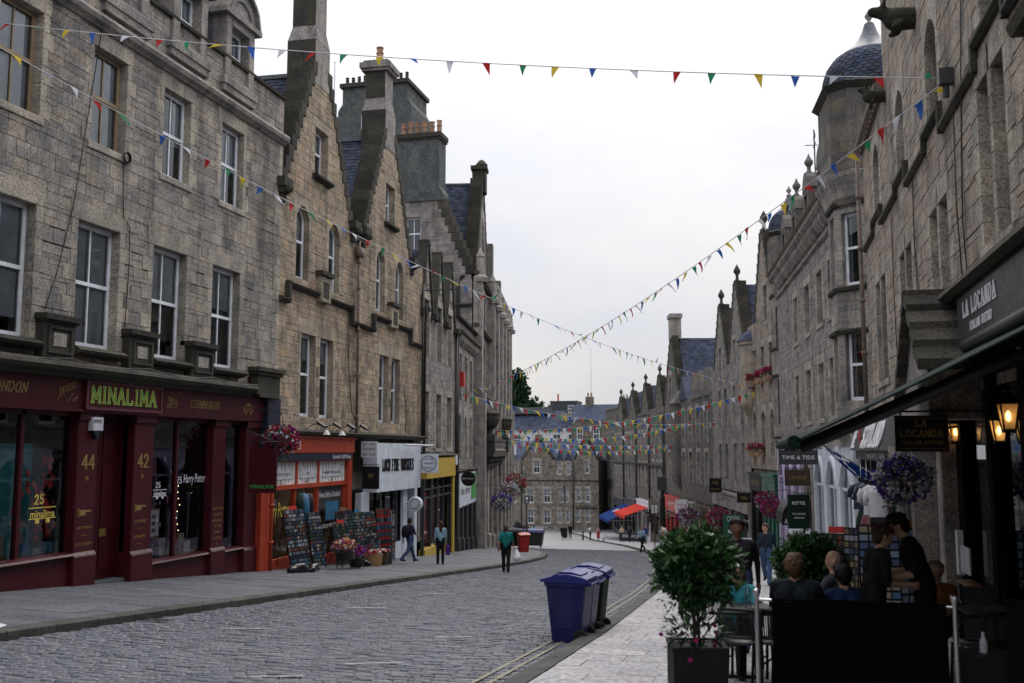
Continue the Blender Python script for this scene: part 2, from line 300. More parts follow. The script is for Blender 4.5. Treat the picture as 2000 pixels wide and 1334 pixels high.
def masonry(T, zones, ops, mat, dmat, holes=(), ch=(.2, .32), cw=(.26, .68), limit=300, proud=.012, name='stone', back='mortar', ystone=0.0, quoins=()):
    """wall of separate stones round its openings. zones: (x0,x1,z0,z1) rectangles or (f(za,zb)->(xl,xr), None, z0, z1) for gables"""
    bm = MB(); hol = [(o.x0, o.x1, o.z0, o.z1 + o.rise) for o in ops] + list(holes); blocked = list(hol); dres = []
    for o in ops:
        if not o.dress: continue
        q0, q1 = o.qw; h = o.z1 - o.z0; n = max(2, round(h / .36)); top = o.z1 + o.rise + o.lintel
        if o.sill: blocked.append((o.x0 - .12, o.x1 + .12, o.z0 - .17, o.z0)); m = MB(); m.blk(o.x0 - .12, o.x1 + .12, o.z0 - .17, o.z0, -.05, o.depth + .04, .015, 0, rnd.random()); dres.append((m, .17 * h))
        for sd in (0, 1):
            for i in range(n):
                ww = (q1 if (i + sd * 0) % 2 == 0 else q0) + rnd.uniform(-.02, .02); a, b = o.z0 + h * i / n, o.z0 + h * (i + 1) / n
                r = (o.x0 - ww, o.x0, a, b) if sd == 0 else (o.x1, o.x1 + ww, a, b)
                blocked.append(r); m = MB(); m.blk(r[0], r[1], a + .003, b - .003, -proud - .004, o.depth + .06, .008, 0, rnd.random()); dres.append((m, ww * h / n))
        r = (o.x0 - q0 - .05, o.x1 + q0 + .05, o.z1, top); blocked.append(r); m = MB(); tn = rnd.random()
        if o.rise:
            P = arch_pts(o.x0, o.x1, o.z1, o.rise, 8, o.pointed); xs = [r[0]] + [p[0] for p in P[1:-1]] + [r[1]]
            yf, yb = -proud - .005, o.depth + .06
            for i in range(8):
                A, B = P[i], P[i + 1]; ta, tb = (xs[i], top), (xs[i + 1], top)
                m.prism([A, B, tb, ta], yf, yb, 0, tn)
            m.prism([(r[0], o.z1), P[0], (r[0], top)], yf, yb, 0, tn); m.prism([P[-1], (r[1], o.z1), (r[1], top)], yf, yb, 0, tn)
        else: m.blk(r[0], r[1], r[2] + .002, r[3], -proud - .005, o.depth + .06, .01, 0, tn)
        dres.append((m, (r[1] - r[0]) * o.lintel))
    for r in quoins:
        blocked.append(r); m = MB(); m.blk(r[0], r[1], r[2] + .003, r[3] - .003, -proud - .006, .1, .01, 0, rnd.random()); dres.append((m, (r[1] - r[0]) * (r[3] - r[2])))
    items = []
    for z in zones:
        za = z[2]
        if not callable(z[0]):
            for q in _sub([(z[0], z[1], z[2], z[3])], hol): bm.quad((q[0], .012, q[2]), (q[1], .012, q[2]), (q[1], .012, q[3]), (q[0], .012, q[3]), 0, rnd.random())
        while za < z[3] - .04:
            h = rnd.uniform(*ch); zb = min(z[3], za + h)
            if z[3] - zb < .09: zb = z[3]
            xl, xr = fillrange(z, za, zb)
            if callable(z[0]) and xr > xl:
                for q in _sub([(xl, xr, za, zb)], hol): bm.quad((q[0], .012, q[2]), (q[1], .012, q[2]), (q[1], .012, q[3]), (q[0], .012, q[3]), 0, rnd.random())
            cwk = rnd.choice((.75, 1, 1, 1.35)); x = xl - (rnd.uniform(0, .3) if not callable(z[0]) else 0)
            while x < xr - .02:
                x2 = min(xr, x + rnd.uniform(*cw) * cwk)
                if xr - x2 < .1: x2 = xr
                cells = [(max(x, xl), x2, za, zb)]
                if rnd.random() < .26 and zb - za > .22: mid = za + (zb - za) * rnd.uniform(.4, .6); cells = [(max(x, xl), x2, za, mid), (max(x, xl), x2, mid, zb)]
                for q in _sub(cells, blocked):
                    if q[1] - q[0] < .035 or q[3] - q[2] < .03: continue
                    m = MB(); g = .0042; pr = ystone - proud * rnd.uniform(.2, 1.25)
                    m.blk(q[0] + g, q[1] - g, q[2] + g, q[3] - g, pr, .03, .005, 0, min(1, max(0, rnd.gauss(.45, .19)))); items.append((m, (q[1] - q[0]) * (q[3] - q[2])))
                x = x2
            za = zb
    wall = bm.build('wall', back, T); MW[wall.name] = MW[T.name]
    emit_pieces(wall, name, items, mat, limit)
    if dres: emit_pieces(wall, 'dressed_stone', dres, dmat, 120)
    for o in ops:
        if o.fill == 'sash': sash(T, o)
    return wall
def _sub(rects, holes):
    for h in holes: rects = subtract(rects, h)
    return rects
def sash(T, o, name='window'):
    """sash window: frame with meeting rail and glazing bars > panes, blind"""
    y = o.depth; m = MB(); f = .09; x0, x1, z0, z1 = o.x0, o.x1, o.z0, o.z1; zm = z0 + (z1 + o.rise - z0) * .52; yb = y + .07
    top = z1 + o.rise
    m.box(x0, x0 + f, y, yb, z0, z1); m.box(x1 - f, x1, y, yb, z0, z1); m.box(x0 + f, x1 - f, y, yb, z0, z0 + .12)
    if o.rise:
        P = arch_pts(x0, x1, z1, o.rise, 8, o.pointed); Q = arch_pts(x0 + f, x1 - f, z1, o.rise - f, 8, o.pointed)
        for i in range(8): m.prism([P[i], Q[i], Q[i + 1], P[i + 1]][::-1], y, yb)
    else: m.box(x0 + f, x1 - f, y, yb, z1 - f, z1)
    m.box(x0 + f, x1 - f, y - .012, yb, zm - .042, zm + .042)
    c = (x0 + x1) / 2
    for k in range(o.bars):
        bx = x0 + (x1 - x0) * (k + 1) / (o.bars + 1); m.box(bx - .02, bx + .02, y + .008, yb - .01, z0 + .1, zm - .03); m.box(bx - .02, bx + .02, y + .008, yb - .01, zm + .03, top - f * 1.2)
    wn = m.build(name, o.frame, T)
    g = MB(); g.quad((x0 + f, y + .035, z0 + .08), (x1 - f, y + .035, z0 + .08), (x1 - f, y + .035, zm), (x0 + f, y + .035, zm)); g.build('pane', 'window_glass', wn)
    g = MB()
    if o.rise:
        P = arch_pts(x0 + f, x1 - f, z1, o.rise - f, 8, o.pointed); g.add([(x0 + f, y + .03, zm), (x1 - f, y + .03, zm)] + [(a, y + .03, b) for a, b in P[::-1]], [tuple(range(len(P) + 2))])
    else: g.quad((x0 + f, y + .03, zm), (x1 - f, y + .03, zm), (x1 - f, y + .03, z1 - f), (x0 + f, y + .03, z1 - f))
    g.build('pane', 'window_glass', wn)
    if o.blind:
        b = MB(); yy = y + .1; zl = top - (top - z0) * o.blind
        if o.blindmat == 'curtain':
            for sx, ex in ((x0, x0 + (x1 - x0) * .3), (x1 - (x1 - x0) * .3, x1)):
                k = 8; P = [(sx + (ex - sx) * i / k, yy + .03 * (i % 2)) for i in range(k + 1)]
                for i in range(k): b.quad((P[i][0], P[i][1], zl), (P[i + 1][0], P[i + 1][1], zl), (P[i + 1][0], P[i + 1][1], top), (P[i][0], P[i][1], top))
        else: b.box(x0, x1, yy, yy + .01, zl, top)
        b.build('blind' if o.blindmat != 'curtain' else 'curtain', o.blindmat, wn)
    return wn
def body(T, x0, x1, z0, z1, d=8, y0=.62, mat='stone_dark'):
    m = MB(); m.box(x0, x1, y0, d, z0, z1); m.m[2] = 1; return m.build('building_body', [mat, 'room_dark'], T)
def cornice(T, x0, x1, z, prof, mat='soot_stone', name='cornice'):
    """moulding swept along the facade, prof: (out,up) from the wall face"""
    m = MB(); m.xprism([(.05, z + prof[0][1])] + [(-a, z + b) for a, b in prof] + [(.05, z + prof[-1][1])], x0, x1, 0, rnd.random()); return m.build(name, mat, T)
def gable_fn(xl, xr, z0, zt, flat=.5):
    c = (xl + xr) / 2
    def f(za, zb):
        t = (zb - z0) / (zt - z0); hw = (xr - xl) / 2 * (1 - t) + flat * t; return c - hw, c + hw
    return f
def crowsteps(T, xl, xr, z0, zt, flat=.5, n=9, mat='soot_stone', d=.42, out=.05, yb=None):
    c = (xl + xr) / 2
    for s in (-1, 1):
        for i in range(n):
            za, zb = z0 + (zt - z0) * i / n, z0 + (zt - z0) * (i + 1) / n; t = i / n; t2 = (i + 1) / n
            h0 = (xr - xl) / 2 * (1 - t) + flat * t + .04; h1 = (xr - xl) / 2 * (1 - t2) + flat * t2 - .12
            m = MB(); a, b = sorted((c + s * h0, c + s * h1)); m.blk(a, b, za + .05, zb + .1, -out, yb or d, .02, 0, rnd.random()); m.build('crow_step', mat, T)
def slates(T, o, u, v, nu, nv, w=.3, h=.2, mat='slate', th=.02, name='roof_slates', clip=None):
    """o: ridge-end corner; u: unit along ridge; v: unit down the slope; overlapping slates, one joined part on a roof sheet"""
    o, u, v = Vector(o), Vector(u).normalized(), Vector(v).normalized(); n = u.cross(v); n = n if n.z > 0 else -n; m = MB(); rows = int(nv / h); 
    for r in range(rows + 1):
        x = -(w / 2 if r % 2 else 0)
        while x < nu:
            a = max(0, x) + .006; b = min(nu, x + w) - .006; x += w
            if b - a < .03 or (clip and not clip((a + b) / 2, r * h)): continue
            j = rnd.uniform(.6, 1.3) * th; t0 = o + v * (r * h - .02); t1 = o + v * (r * h + h * 1.02)
            p = [t0 + u * a + n * .004, t0 + u * b + n * .004, t1 + u * b + n * (j + .004), t1 + u * a + n * (j + .004), t1 + u * b, t1 + u * a]
            m.add(p, [(0, 1, 2, 3), (3, 2, 4, 5)], 0, min(1, max(0, rnd.gauss(.45, .3))))
    return tag(m.build(name, mat, T), kind='stuff')
def sheet(T, name, a, b, c, d, mat): m = MB(); m.quad(a, b, c, d); return m.build(name, mat, T)
def pots(T, xs, y, z, h=.62, r=.14, mat='terracotta'):
    for x in xs:
        m = MB(); k = h * rnd.uniform(.94, 1.05); m.lathe([(r * .9, 0), (r, .04), (r * .86, .1), (r * .8, k * .6), (r * .98, k * .62), (r * .98, k * .68), (r * .78, k * .7), (r * .8, k * .93), (r * .95, k * .94), (r * .95, k), (r * .6, k), (r * .6, k * .5)], 10, (x, y, z), 0, rnd.random()); m.build('chimney_pot', mat, T)
# ---- lettering: slab-serif strokes for painted and carved signs, plain font for the rest
STROKE = {'A': 'a0,0 .5,1 1,0|.2,.36 .8,.36', 'B': 'b', 'C': '.95,.78 .7,1 .3,1 0,.72 0,.28 .3,0 .7,0 .95,.22', 'D': '0,0 0,1 .55,1 .95,.7 .95,.3 .55,0 0,0', 'E': '.9,1 0,1 0,0 .9,0|0,.5 .7,.5', 'F': '.9,1 0,1 0,0|0,.5 .7,.5',
 'G': '.95,.78 .7,1 .3,1 0,.72 0,.28 .3,0 .7,0 .95,.25 .95,.48 .6,.48', 'H': '0,0 0,1|.95,0 .95,1|0,.5 .95,.5', 'I': '.2,0 .2,1', 'K': '0,0 0,1|.9,1 0,.42|.3,.6 .95,0', 'L': '0,1 0,0 .85,0 .85,.2', 'M': '0,0 0,1 .55,.25 1.1,1 1.1,0',
 'N': '0,0 0,1 .95,0 .95,1', 'O': '.3,0 0,.28 0,.72 .3,1 .7,1 1,.72 1,.28 .7,0 .3,0', 'P': '0,0 0,1 .6,1 .9,.85 .9,.6 .6,.45 0,.45', 'R': '0,0 0,1 .6,1 .9,.85 .9,.62 .6,.48 0,.48|.45,.48 .95,0', 'S': '.88,.78 .65,1 .25,1 .02,.8 .1,.58 .8,.42 .92,.2 .68,0 .25,0 0,.22',
 'T': '.5,0 .5,1|0,.85 0,1 1,1 1,.85', 'U': '0,1 0,.28 .3,0 .65,0 .95,.28 .95,1', 'W': '0,1 .3,0 .6,.8 .9,0 1.2,1', 'Y': '0,1 .5,.5 1,1|.5,.5 .5,0', 'V': '0,1 .5,0 1,1', '4': '.7,0 .7,1 0,.3 .95,.3', '2': '.05,.75 .25,1 .65,1 .85,.75 .7,.5 0,0 .9,0', '5': '.85,1 .15,1 .1,.55 .6,.6 .85,.35 .7,.05 .3,0 .02,.2',
 'X': '0,0 .95,1|0,1 .95,0', 'Q': '.3,0 0,.28 0,.72 .3,1 .7,1 1,.72 1,.28 .7,0 .3,0|.6,.3 1,-.1', 'Z': '0,1 .9,1 0,0 .9,0', 'J': '.6,1 .6,.25 .4,0 .1,0 0,.2', '&': '.95,0 .2,.75 .35,1 .6,.85 .1,.35 .2,0 .6,0 .9,.4', '0': '.3,0 .05,.3 .05,.7 .3,1 .6,1 .85,.7 .85,.3 .6,0 .3,0', '1': '.1,.8 .4,1 .4,0', '3': '.05,.85 .3,1 .7,.95 .8,.7 .4,.53 .85,.3 .7,.03 .3,0 .02,.15'}
STROKE['A'] = '0,0 .5,1 1,0|.2,.36 .8,.36'; STROKE['B'] = '0,0 0,1 .6,1 .85,.85 .85,.65 .6,.52 0,.52|.6,.52 .92,.36 .92,.15 .6,0 0,0'
SERIF = set('AFHIKMNPRTUWY')
def slab(T, text, x, z, h, y=0, w=.62, gap=.28, t=.16, mat='gold', depth=.01, serif=True, slant=0, name='lettering', M=None, tz=0):
    """raised slab-serif lettering starting at x, baseline z, cap height h; tz: rise per metre along x"""
    m = MB(); cx = x; th = t * h
    def seg(a, b):
        dx, dz = b[0] - a[0], b[1] - a[1]; L = math.hypot(dx, dz) or 1; k = th * (.5 if abs(dx) < abs(dz) * 2 else .36); nx, nz = -dz / L * k, dx / L * k; ex, ez = dx / L * k * .6, dz / L * k * .6
        P = [(a[0] + nx - ex, a[1] + nz - ez), (b[0] + nx + ex, b[1] + nz + ez), (b[0] - nx + ex, b[1] - nz + ez), (a[0] - nx - ex, a[1] - nz - ez)]
        m.prism([(p + (q - z) * slant, q + (p - x) * tz) for p, q in P][::-1], y - depth - rnd.uniform(0, .0008), y)
    for ch in text:
        if ch == ' ': cx += (w * .7 + gap) * h; continue
        mxx = 0
        for part in STROKE.get(ch, '').split('|'):
            P = [tuple(map(float, q.split(','))) for q in part.split()]; mxx = max([mxx] + [p[0] for p in P])
            Q = [(cx + p[0] * w * h, z + p[1] * h) for p in P]
            for a, b in zip(Q, Q[1:]): seg(a, b)
            if serif and ch in SERIF:
                for i, (p, q) in enumerate(zip(P, Q)):
                    if p[1] in (0, 1) and i in (0, len(P) - 1): seg((q[0] - .13 * h, q[1]), (q[0] + .13 * h, q[1]))
        cx += (max(.4, mxx) * w + gap) * h
    if m.v: return m.build(name, mat, T)
FONTCACHE = {}
def text(T, s, x, z, h, y=0, mat='white_text', width=None, slant=0, center=False, depth=.002, name='lettering', bold=0.0):
    """flat lettering in the plain face, converted to a mesh and laid on a sign"""
    cu = bpy.data.curves.new('lettering', 'FONT'); cu.body = s; cu.size = h * 1.38; cu.shear = slant; cu.extrude = depth / 2; cu.offset = bold; cu.resolution_u = 2
    tmp = bpy.data.objects.new('tmp', cu); me = bpy.data.meshes.new_from_object(tmp); bpy.data.objects.remove(tmp); bpy.data.curves.remove(cu)
    n = len(me.vertices)
    if not n: return
    co = np.empty(n * 3, 'f'); me.vertices.foreach_get('co', co); co = co.reshape(-1, 3); wd = co[:, 0].max() - co[:, 0].min(); k = width / wd if width else 1.0
    X = (co[:, 0] - co[:, 0].min()) * k + x - (wd * k / 2 if center else 0); co2 = np.stack([X, y - .003 - co[:, 2], co[:, 1] + z], 1); me.vertices.foreach_set('co', co2.ravel().astype('f'))
    me.materials.clear(); me.materials.append(MATS[mat]); return link(name, me, T)
# ------------------------------------------------------------------ ground, road, pavements
def zb(y): return -.075 * y if y < 118 else -8.85 - .04 * (y - 118) if y < 175 else -11.13
KL = [(-30, -10.55), (40, -10.55), (46, -10.75), (52, -11.3), (58, -12.4), (62, -13.5), (65, -14.6), (67, -16.2), (68, -18.4), (70, -19.4), (92, -24.2), (120, -33)]
KR = [(-30, -2.72), (16, -2.74), (27, -3.0), (36, -3.45), (45, -4.3), (58, -6.0), (72, -8.4), (90, -12.2), (113, -18.1), (132, -23.8), (137, -26.0), (139, -27.2), (140, -24), (141, -20)]
FL = [(-30, -14.6), (28, -14.6), (43.5, -15.2), (51.6, -16.15), (60.5, -17.6), (75, -20.2), (92, -23.4), (120, -33)]
FR = [(-30, 3.0), (32, 3.0), (54, .8), (62, -.7), (76, -3.6), (101, -9.4), (120, -14.5), (138, -20)]
def li(P):
    ys = [p[0] for p in P]; xs = [p[1] for p in P]
    return lambda y: float(np.interp(y, ys, xs))
kl, kr, fl, fr_ = li(KL), li(KR), li(FL), li(FR)
def zl(x, y): return zb(y) + .125 + .03 * min(5, max(0, kl(y) - x))       # left pavement level
def zr(x, y): return zb(y) + .115 + .012 * max(0, min(6, x - kr(y)))      # right pavement level

g = MB(); ys = [-60] + list(range(-30, 180, 6)) + [400, 1500]
for a, b in zip(ys, ys[1:]): g.quad((-900, a, zb(a) - .35), (900, a, zb(a) - .35), (900, b, zb(b) - .35), (-900, b, zb(b) - .35))
tag(g.build('ground', 'earth'), 'bare sloping ground underneath the whole street', 'ground', kind='structure')
# road sheet with a cambered top; the setts stand on it
m_, t_, b_ = nodes('sett_far_sheen')
br = N(t_, 'ShaderNodeTexBrick'); br.inputs['Scale'].default_value = 1; br.inputs['Brick Width'].default_value = .24; br.inputs['Row Height'].default_value = .135; br.inputs['Mortar Size'].default_value = .012
for k_, c_ in (('Color1', (.23, .23, .245, 1)), ('Color2', (.165, .167, .18, 1)), ('Mortar', (.06, .058, .055, 1))): br.inputs[k_].default_value = c_  # far setts paler than near ones: grazing sky sheen put into the colour
gp = N(t_, 'ShaderNodeNewGeometry'); t_.links.new(gp.outputs['Position'], br.inputs['Vector'])
t_.links.new(mixc(t_, 1, br.outputs[0], ramp(t_, noise(t_, .35, 5, coord='World'), [(.3, (.7,) * 3), (.7, (1.2,) * 3)]), 'MULTIPLY'), b_.inputs['Base Color']); b_.inputs['Roughness'].default_value = .45; bump(t_, b_, br.outputs['Fac'], .4, -.02); MATS['sett_far_sheen'] = m_
g = MB(); ys = list(np.arange(-10, 66, 2.0)) + list(np.arange(66, 176, 2.0))
for a, b in zip(ys, ys[1:]):
    dz = -.04 if a < 74 else -.012
    if a < 66: L0, L1 = kl(a) - .6, kl(b) - .6
    else: L0 = L1 = -95
    R0, R1 = (kr(a) + .4, kr(b) + .4) if a < 132 else (25, 25)
    g.quad((L0, a, zb(a) + dz), (R0, a, zb(a) + dz), (R1, b, zb(b) + dz), (L1, b, zb(b) + dz), 1 if a >= 74 else 0)
road = tag(g.build('road', ['sett_joint', 'sett_far_sheen']), 'grey cobbled road running downhill between the two pavements', 'road', kind='structure')
items = []; y = 6.5
while y < 74.5:
    dy = rnd.uniform(.108, .13); xa, xb = kl(y) + .02, kr(y) - .02
    if y > 66: xa = kl(66) - 1
    x = xa + rnd.uniform(0, .1)
    while x < xb - .05:
        wdt = rnd.uniform(.17, .29); x2 = min(xb, x + wdt)
        if xb - x2 < .08: x2 = xb
        m = MB(); c = .012; j = rnd.uniform(-.009, .009); s1 = rnd.uniform(-.004, .004); s2 = rnd.uniform(-.004, .004); e = rnd.uniform(.009, .015); y0, y1 = y + e, y + dy - e + rnd.uniform(-.004, .004); X0, X1 = x + e * .55, x2 - e * .55
        z0, z1 = zb(y0) + j, zb(y1) + j
        m.add([(X0, y0, z0 - .045), (X1, y0, z0 - .045), (X1, y1, z1 - .045), (X0, y1, z1 - .045), (X0, y0, z0 - .014), (X1, y0, z0 - .014), (X1, y1, z1 - .014), (X0, y1, z1 - .014),
               (X0 + c, y0 + c, z0 + s1), (X1 - c, y0 + c, z0 + s2), (X1 - c, y1 - c, z1 + s2), (X0 + c, y1 - c, z1 + s1)],
              [(8, 9, 10, 11), (4, 5, 9, 8), (5, 6, 10, 9), (6, 7, 11, 10), (7, 4, 8, 11), (0, 1, 5, 4), (1, 2, 6, 5), (3, 0, 4, 7)], 0, min(1, max(0, rnd.gauss(.45, .26))))
        items.append((m, wdt * dy * .3)); x = x2
    y += dy
emit_pieces(road, 'sett', items, 'sett_stone', 300, Matrix())
def pavement(name, label, kf, ff, zf, sgn, y0, y1, mat, ystop, cw=(.5, .62), sw=(.6, 1.05)):
    g = MB(); ys = np.arange(y0 - 2, ystop + .01, 2.0)
    for a, b in zip(ys, ys[1:]):
        A, B = kf(a) + sgn * .1, kf(b) + sgn * .1; C, D = ff(a) + sgn * .4, ff(b) + sgn * .4; dz = -.02 if a < y1 else -.004
        q = [(A, a, zf(A, a) + dz), (C, a, zf(C, a) + dz), (D, b, zf(D, b) + dz), (B, b, zf(B, b) + dz)]
        g.quad(*(q if sgn > 0 else q[::-1]), 1 if a >= y1 else 0)
    P = tag(g.build(name, ['sett_joint', mat]), label, 'pavement', kind='structure'); items = []; y = y0
    while y < y1:
        dy = rnd.uniform(*cw); d = .29; wid = abs(ff(y) - kf(y)) + .1; d0 = d + rnd.uniform(-.5, 0)
        while d0 < wid:
            d2 = d0 + rnd.uniform(*sw); a, b = max(d, d0) + .004, min(wid, d2) - .004; d0 = d2
            if b - a < .06: continue
            ya, yb = y + .004, y + dy - .004; j = rnd.uniform(-.003, .003); q = []
            for dd, yy in ((a, ya), (b, ya), (b, yb), (a, yb)):
                X = kf(yy) + sgn * dd; q.append((X, yy, zf(X, yy) + j))
            m = MB(); lo = [(p[0], p[1], p[2] - .03) for p in q]; m.add(q + lo, [(0, 1, 2, 3), (0, 4, 5, 1), (1, 5, 6, 2), (2, 6, 7, 3), (3, 7, 4, 0)], 0, rnd.random()); items.append((m, (b - a) * dy * .3))
        y += dy
    emit_pieces(P, 'paving_slab', items, mat, 300, Matrix())
    items = []; y = y0
    while y < ystop - 1:
        L = rnd.uniform(.9, 1.3); q = []
        for yy, dd in ((y + .009, 0), (y + .009, .275), (y + L - .009, .275), (y + L - .009, 0)):
            X = kf(yy) + sgn * dd; q.append((X, yy, zf(X, yy) + (.004 if dd else .0)))
        m = MB(); bv = [(q[0][0] + sgn * .02, q[0][1], q[0][2]), q[1], q[2], (q[3][0] + sgn * .02, q[3][1], q[3][2])]
        e0, e1 = (q[0][0], q[0][1], q[0][2] - .022), (q[3][0], q[3][1], q[3][2] - .022); f0, f1 = (e0[0], e0[1], e0[2] - .2), (e1[0], e1[1], e1[2] - .2)
        m.add(bv + [e0, e1, f0, f1], [(0, 1, 2, 3), (0, 3, 5, 4), (4, 5, 7, 6), (0, 4, 6, 1)], 0, rnd.random()); items.append((m, .3 * L * .3)); y += L
    emit_pieces(P, 'kerb_stone', items, 'kerb_granite', 120, Matrix()); return P
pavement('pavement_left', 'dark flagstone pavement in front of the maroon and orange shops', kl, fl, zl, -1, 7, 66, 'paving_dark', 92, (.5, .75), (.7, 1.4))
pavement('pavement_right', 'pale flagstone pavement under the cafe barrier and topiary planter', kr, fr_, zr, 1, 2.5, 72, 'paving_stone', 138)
# painted marks
def strip(name, label, pts, wd, mat, cat='road marking', grp=None):
    m = MB()
    for (a, b) in zip(pts, pts[1:]):
        d = Vector((b[0] - a[0], b[1] - a[1])).normalized(); nx, ny = -d.y * wd / 2, d.x * wd / 2
        m.quad((a[0] + nx, a[1] + ny, zb(a[1]) + .011), (a[0] - nx, a[1] - ny, zb(a[1]) + .011), (b[0] - nx, b[1] - ny, zb(b[1]) + .011), (b[0] + nx, b[1] + ny, zb(b[1]) + .011))
    return tag(m.build(name, mat), label, cat, grp, 'structure')
yy = list(range(4, 72, 2))
strip('yellow_line', 'worn yellow parking line next to the right kerb, closest to it', [(kr(v) - .28, v) for v in yy], .055, 'yellow_line')
strip('yellow_line', 'worn yellow parking line by the right kerb, second from it', [(kr(v) - .46, v) for v in yy], .055, 'yellow_line')
for i, (x, y, a, L, lb) in enumerate(WHITE_MARKS if 'WHITE_MARKS' in globals() else [
        (-8.23, 15.0, 68, .7, 'left of the drain'), (-8.0, 19.6, 66, .8, 'in front of the maroon shop door'), (-4.8, 12.0, 62, .7, 'nearest to the bottom edge of the photo'), (-5.4, 10.6, 66, .6, 'in the bottom middle of the road'),
        (-4.75, 15.2, 60, .6, 'between the bins and the maroon shop'), (-7.94, 24.3, 66, .8, 'in front of the gift shop racks')]):
    s, c = math.sin(R(a)), math.cos(R(a)); strip('bay_mark', 'short worn white bay mark on the setts ' + lb, [(x - s * L / 2, y - c * L / 2), (x + s * L / 2, y + c * L / 2)], .05, 'white_line', grp='white bay marks')
m = MB(); X, Y = -10.2, 15.6
for k in range(9): m.box(X - .2, X + .2, Y - .25 + k * .055, Y - .22 + k * .055, zb(Y) - .02, zb(Y) + .006 - .075 * (k * .055 - .25))
tag(m.build('drain_grate', 'black_pipe'), 'slotted iron drain grate in the gutter by the left kerb', 'drain')
m = MB(); X, Y = -10.9, 12.6; z = zl(X, Y); m.add([(X - .1, Y, z + .006), (X + .1, Y - .05, z + .006), (X + .12, Y + .07, z + .03), (X - .05, Y + .1, z + .045)], [(0, 1, 2, 3)]); tag(m.build('paper_scrap', 'paper'), 'crumpled white paper scrap lying on the left pavement edge', 'litter')
m = MB(); X, Y = -.9, 12.2; z = zr(X, Y); m.add([(X - .22, Y - .2, z + .004), (X + .22, Y - .2, z + .004), (X + .22, Y + .2, z - .026), (X - .22, Y + .2, z - .026)], [(0, 1, 2, 3)]); tag(m.build('access_cover', 'kerb_granite'), 'small square access cover in the pale pavement near the planter', 'cover')
# ------------------------------------------------------------------ left side: tenement over the maroon shop
def room(T, x0, x1, y0, y1, z0, z1, mat='room_dark', name='shop_room', floor=None):
    m = MB(); m.quad((x0, y1, z0), (x1, y1, z0), (x1, y1, z1), (x0, y1, z1)); m.quad((x0, y0, z0), (x0, y1, z0), (x0, y1, z1), (x0, y0, z1)); m.quad((x1, y0, z0), (x1, y1, z0), (x1, y1, z1), (x1, y0, z1))
    m.quad((x0, y0, z1), (x1, y0, z1), (x1, y1, z1), (x0, y1, z1)); m.quad((x0, y0, z0), (x1, y0, z0), (x1, y1, z0), (x0, y1, z0), 1 if floor else 0)
    return m.build(name, [mat, floor] if floor else mat, T)
def cable(T, pts, r=.012, mat='black_pipe', name='cable'):
    m = MB(); m.tube(pts, r, 5); return m.build(name, mat, T, True)
FL1 = frame((-14.6, 13), (-14.6, 28.2))
T = thing('stone_tenement', 'grey-buff stone tenement with arched dormers above the maroon shopfront', 'building', FL1)
ops = []
for i, x in enumerate((.15, 3.05, 5.95, 8.71, 11.52)): ops.append(Op(x, x + 1.23, 8.73, 11.0, depth=.2, frame=['grey_frame', 'brown_frame', 'brown_frame', 'white_frame', 'white_frame'][i], blind=[.9, .95, .97, .55, .5][i], blindmat=['grey_blind', 'grey_blind', 'grey_blind', 'curtain', 'curtain'][i]))
for i, x in enumerate((.1, 2.85, 5.67, 8.5, 11.26)): ops.append(Op(x, x + 1.49, 4.05, 6.86, depth=.22, sill=False, blind=[.6, .85, .95, .48, .4][i], blindmat=['grey_blind', 'grey_blind', 'grey_blind', 'cream_blind', 'grey_blind'][i], lintel=.42, qw=(.2, .42)))
quo = []; z = 3.7
while z < 11.3: h = rnd.uniform(.3, .42); wq = rnd.choice((.25, .45)); quo.append((15.2 - wq, 15.2, z, min(11.4, z + h))); z += h
nich = [(4.5, 5.5, 3.66, 4.6), (7.4, 8.4, 3.66, 4.6), (10.05, 11.15, 3.66, 4.6), (1.7, 2.7, 3.66, 4.6)]
masonry(T, [(-1, 15.2, 3.7, 11.42), (-1, 15.2, 11.74, 12.9)], ops, 'stone_grey_buff', 'dressed_pale', holes=nich, quoins=quo, ch=(.2, .36), cw=(.25, .75))
body(T, -1, 15.2, 3.5, 12.6, 9)
cornice(T, -1, 15.25, 11.42, [(0, 0), (.06, .0), (.1, .04), (.2, .1), (.24, .2), (.2, .29), (.12, .32)], 'dressed_grey', 'eaves_moulding')
cornice(T, -1, 13.3, 3.32, [(0, 0), (.2, 0), (.24, .05), (.38, .12), (.44, .2), (.4, .28), (.3, .34), (.0, .38)], 'soot_stone', 'shop_cornice')
cornice(T, -1, 15.2, 12.88, [(0, 0), (.1, .02), (.12, .1), (0, .16)], 'soot_stone', 'parapet_coping')
for (a, b, c, d) in nich:    # panelled apron blocks between the windows
    m = MB(); m.blk(a, b, c, d - .12, -.22, .1, .02, 0, .3); m.box(a - .06, b + .06, -.32, .1, d - .12, d, 0, .1); m.box(a - .03, b + .03, -.27, .1, d - .17, d - .12, 0, .2)
    for k, (e, y) in enumerate(((.12, -.24), (.2, -.2))):
        m.box(a + e, b - e, y - .02 + .05 * k, -.1, c + .12 + .06 * k, c + .17 + .06 * k, 0, .4); m.box(a + e, b - e, y - .02 + .05 * k, -.1, d - .3 - .06 * k, d - .25 - .06 * k, 0, .2)
        m.box(a + e, a + e + .06, y - .02 + .05 * k, -.1, c + .17 + .06 * k, d - .3 - .06 * k, 0, .3); m.box(b - e - .06, b - e, y - .02 + .05 * k, -.1, c + .17 + .06 * k, d - .3 - .06 * k, 0, .3)
    n = m.build('apron_block', 'soot_stone', T); m = MB(); m.blk(a + .3, b - .3, c + .27, d - .38, -.235, -.1, .01, 0, .6); m.build('panel', 'dressed_grey', n)
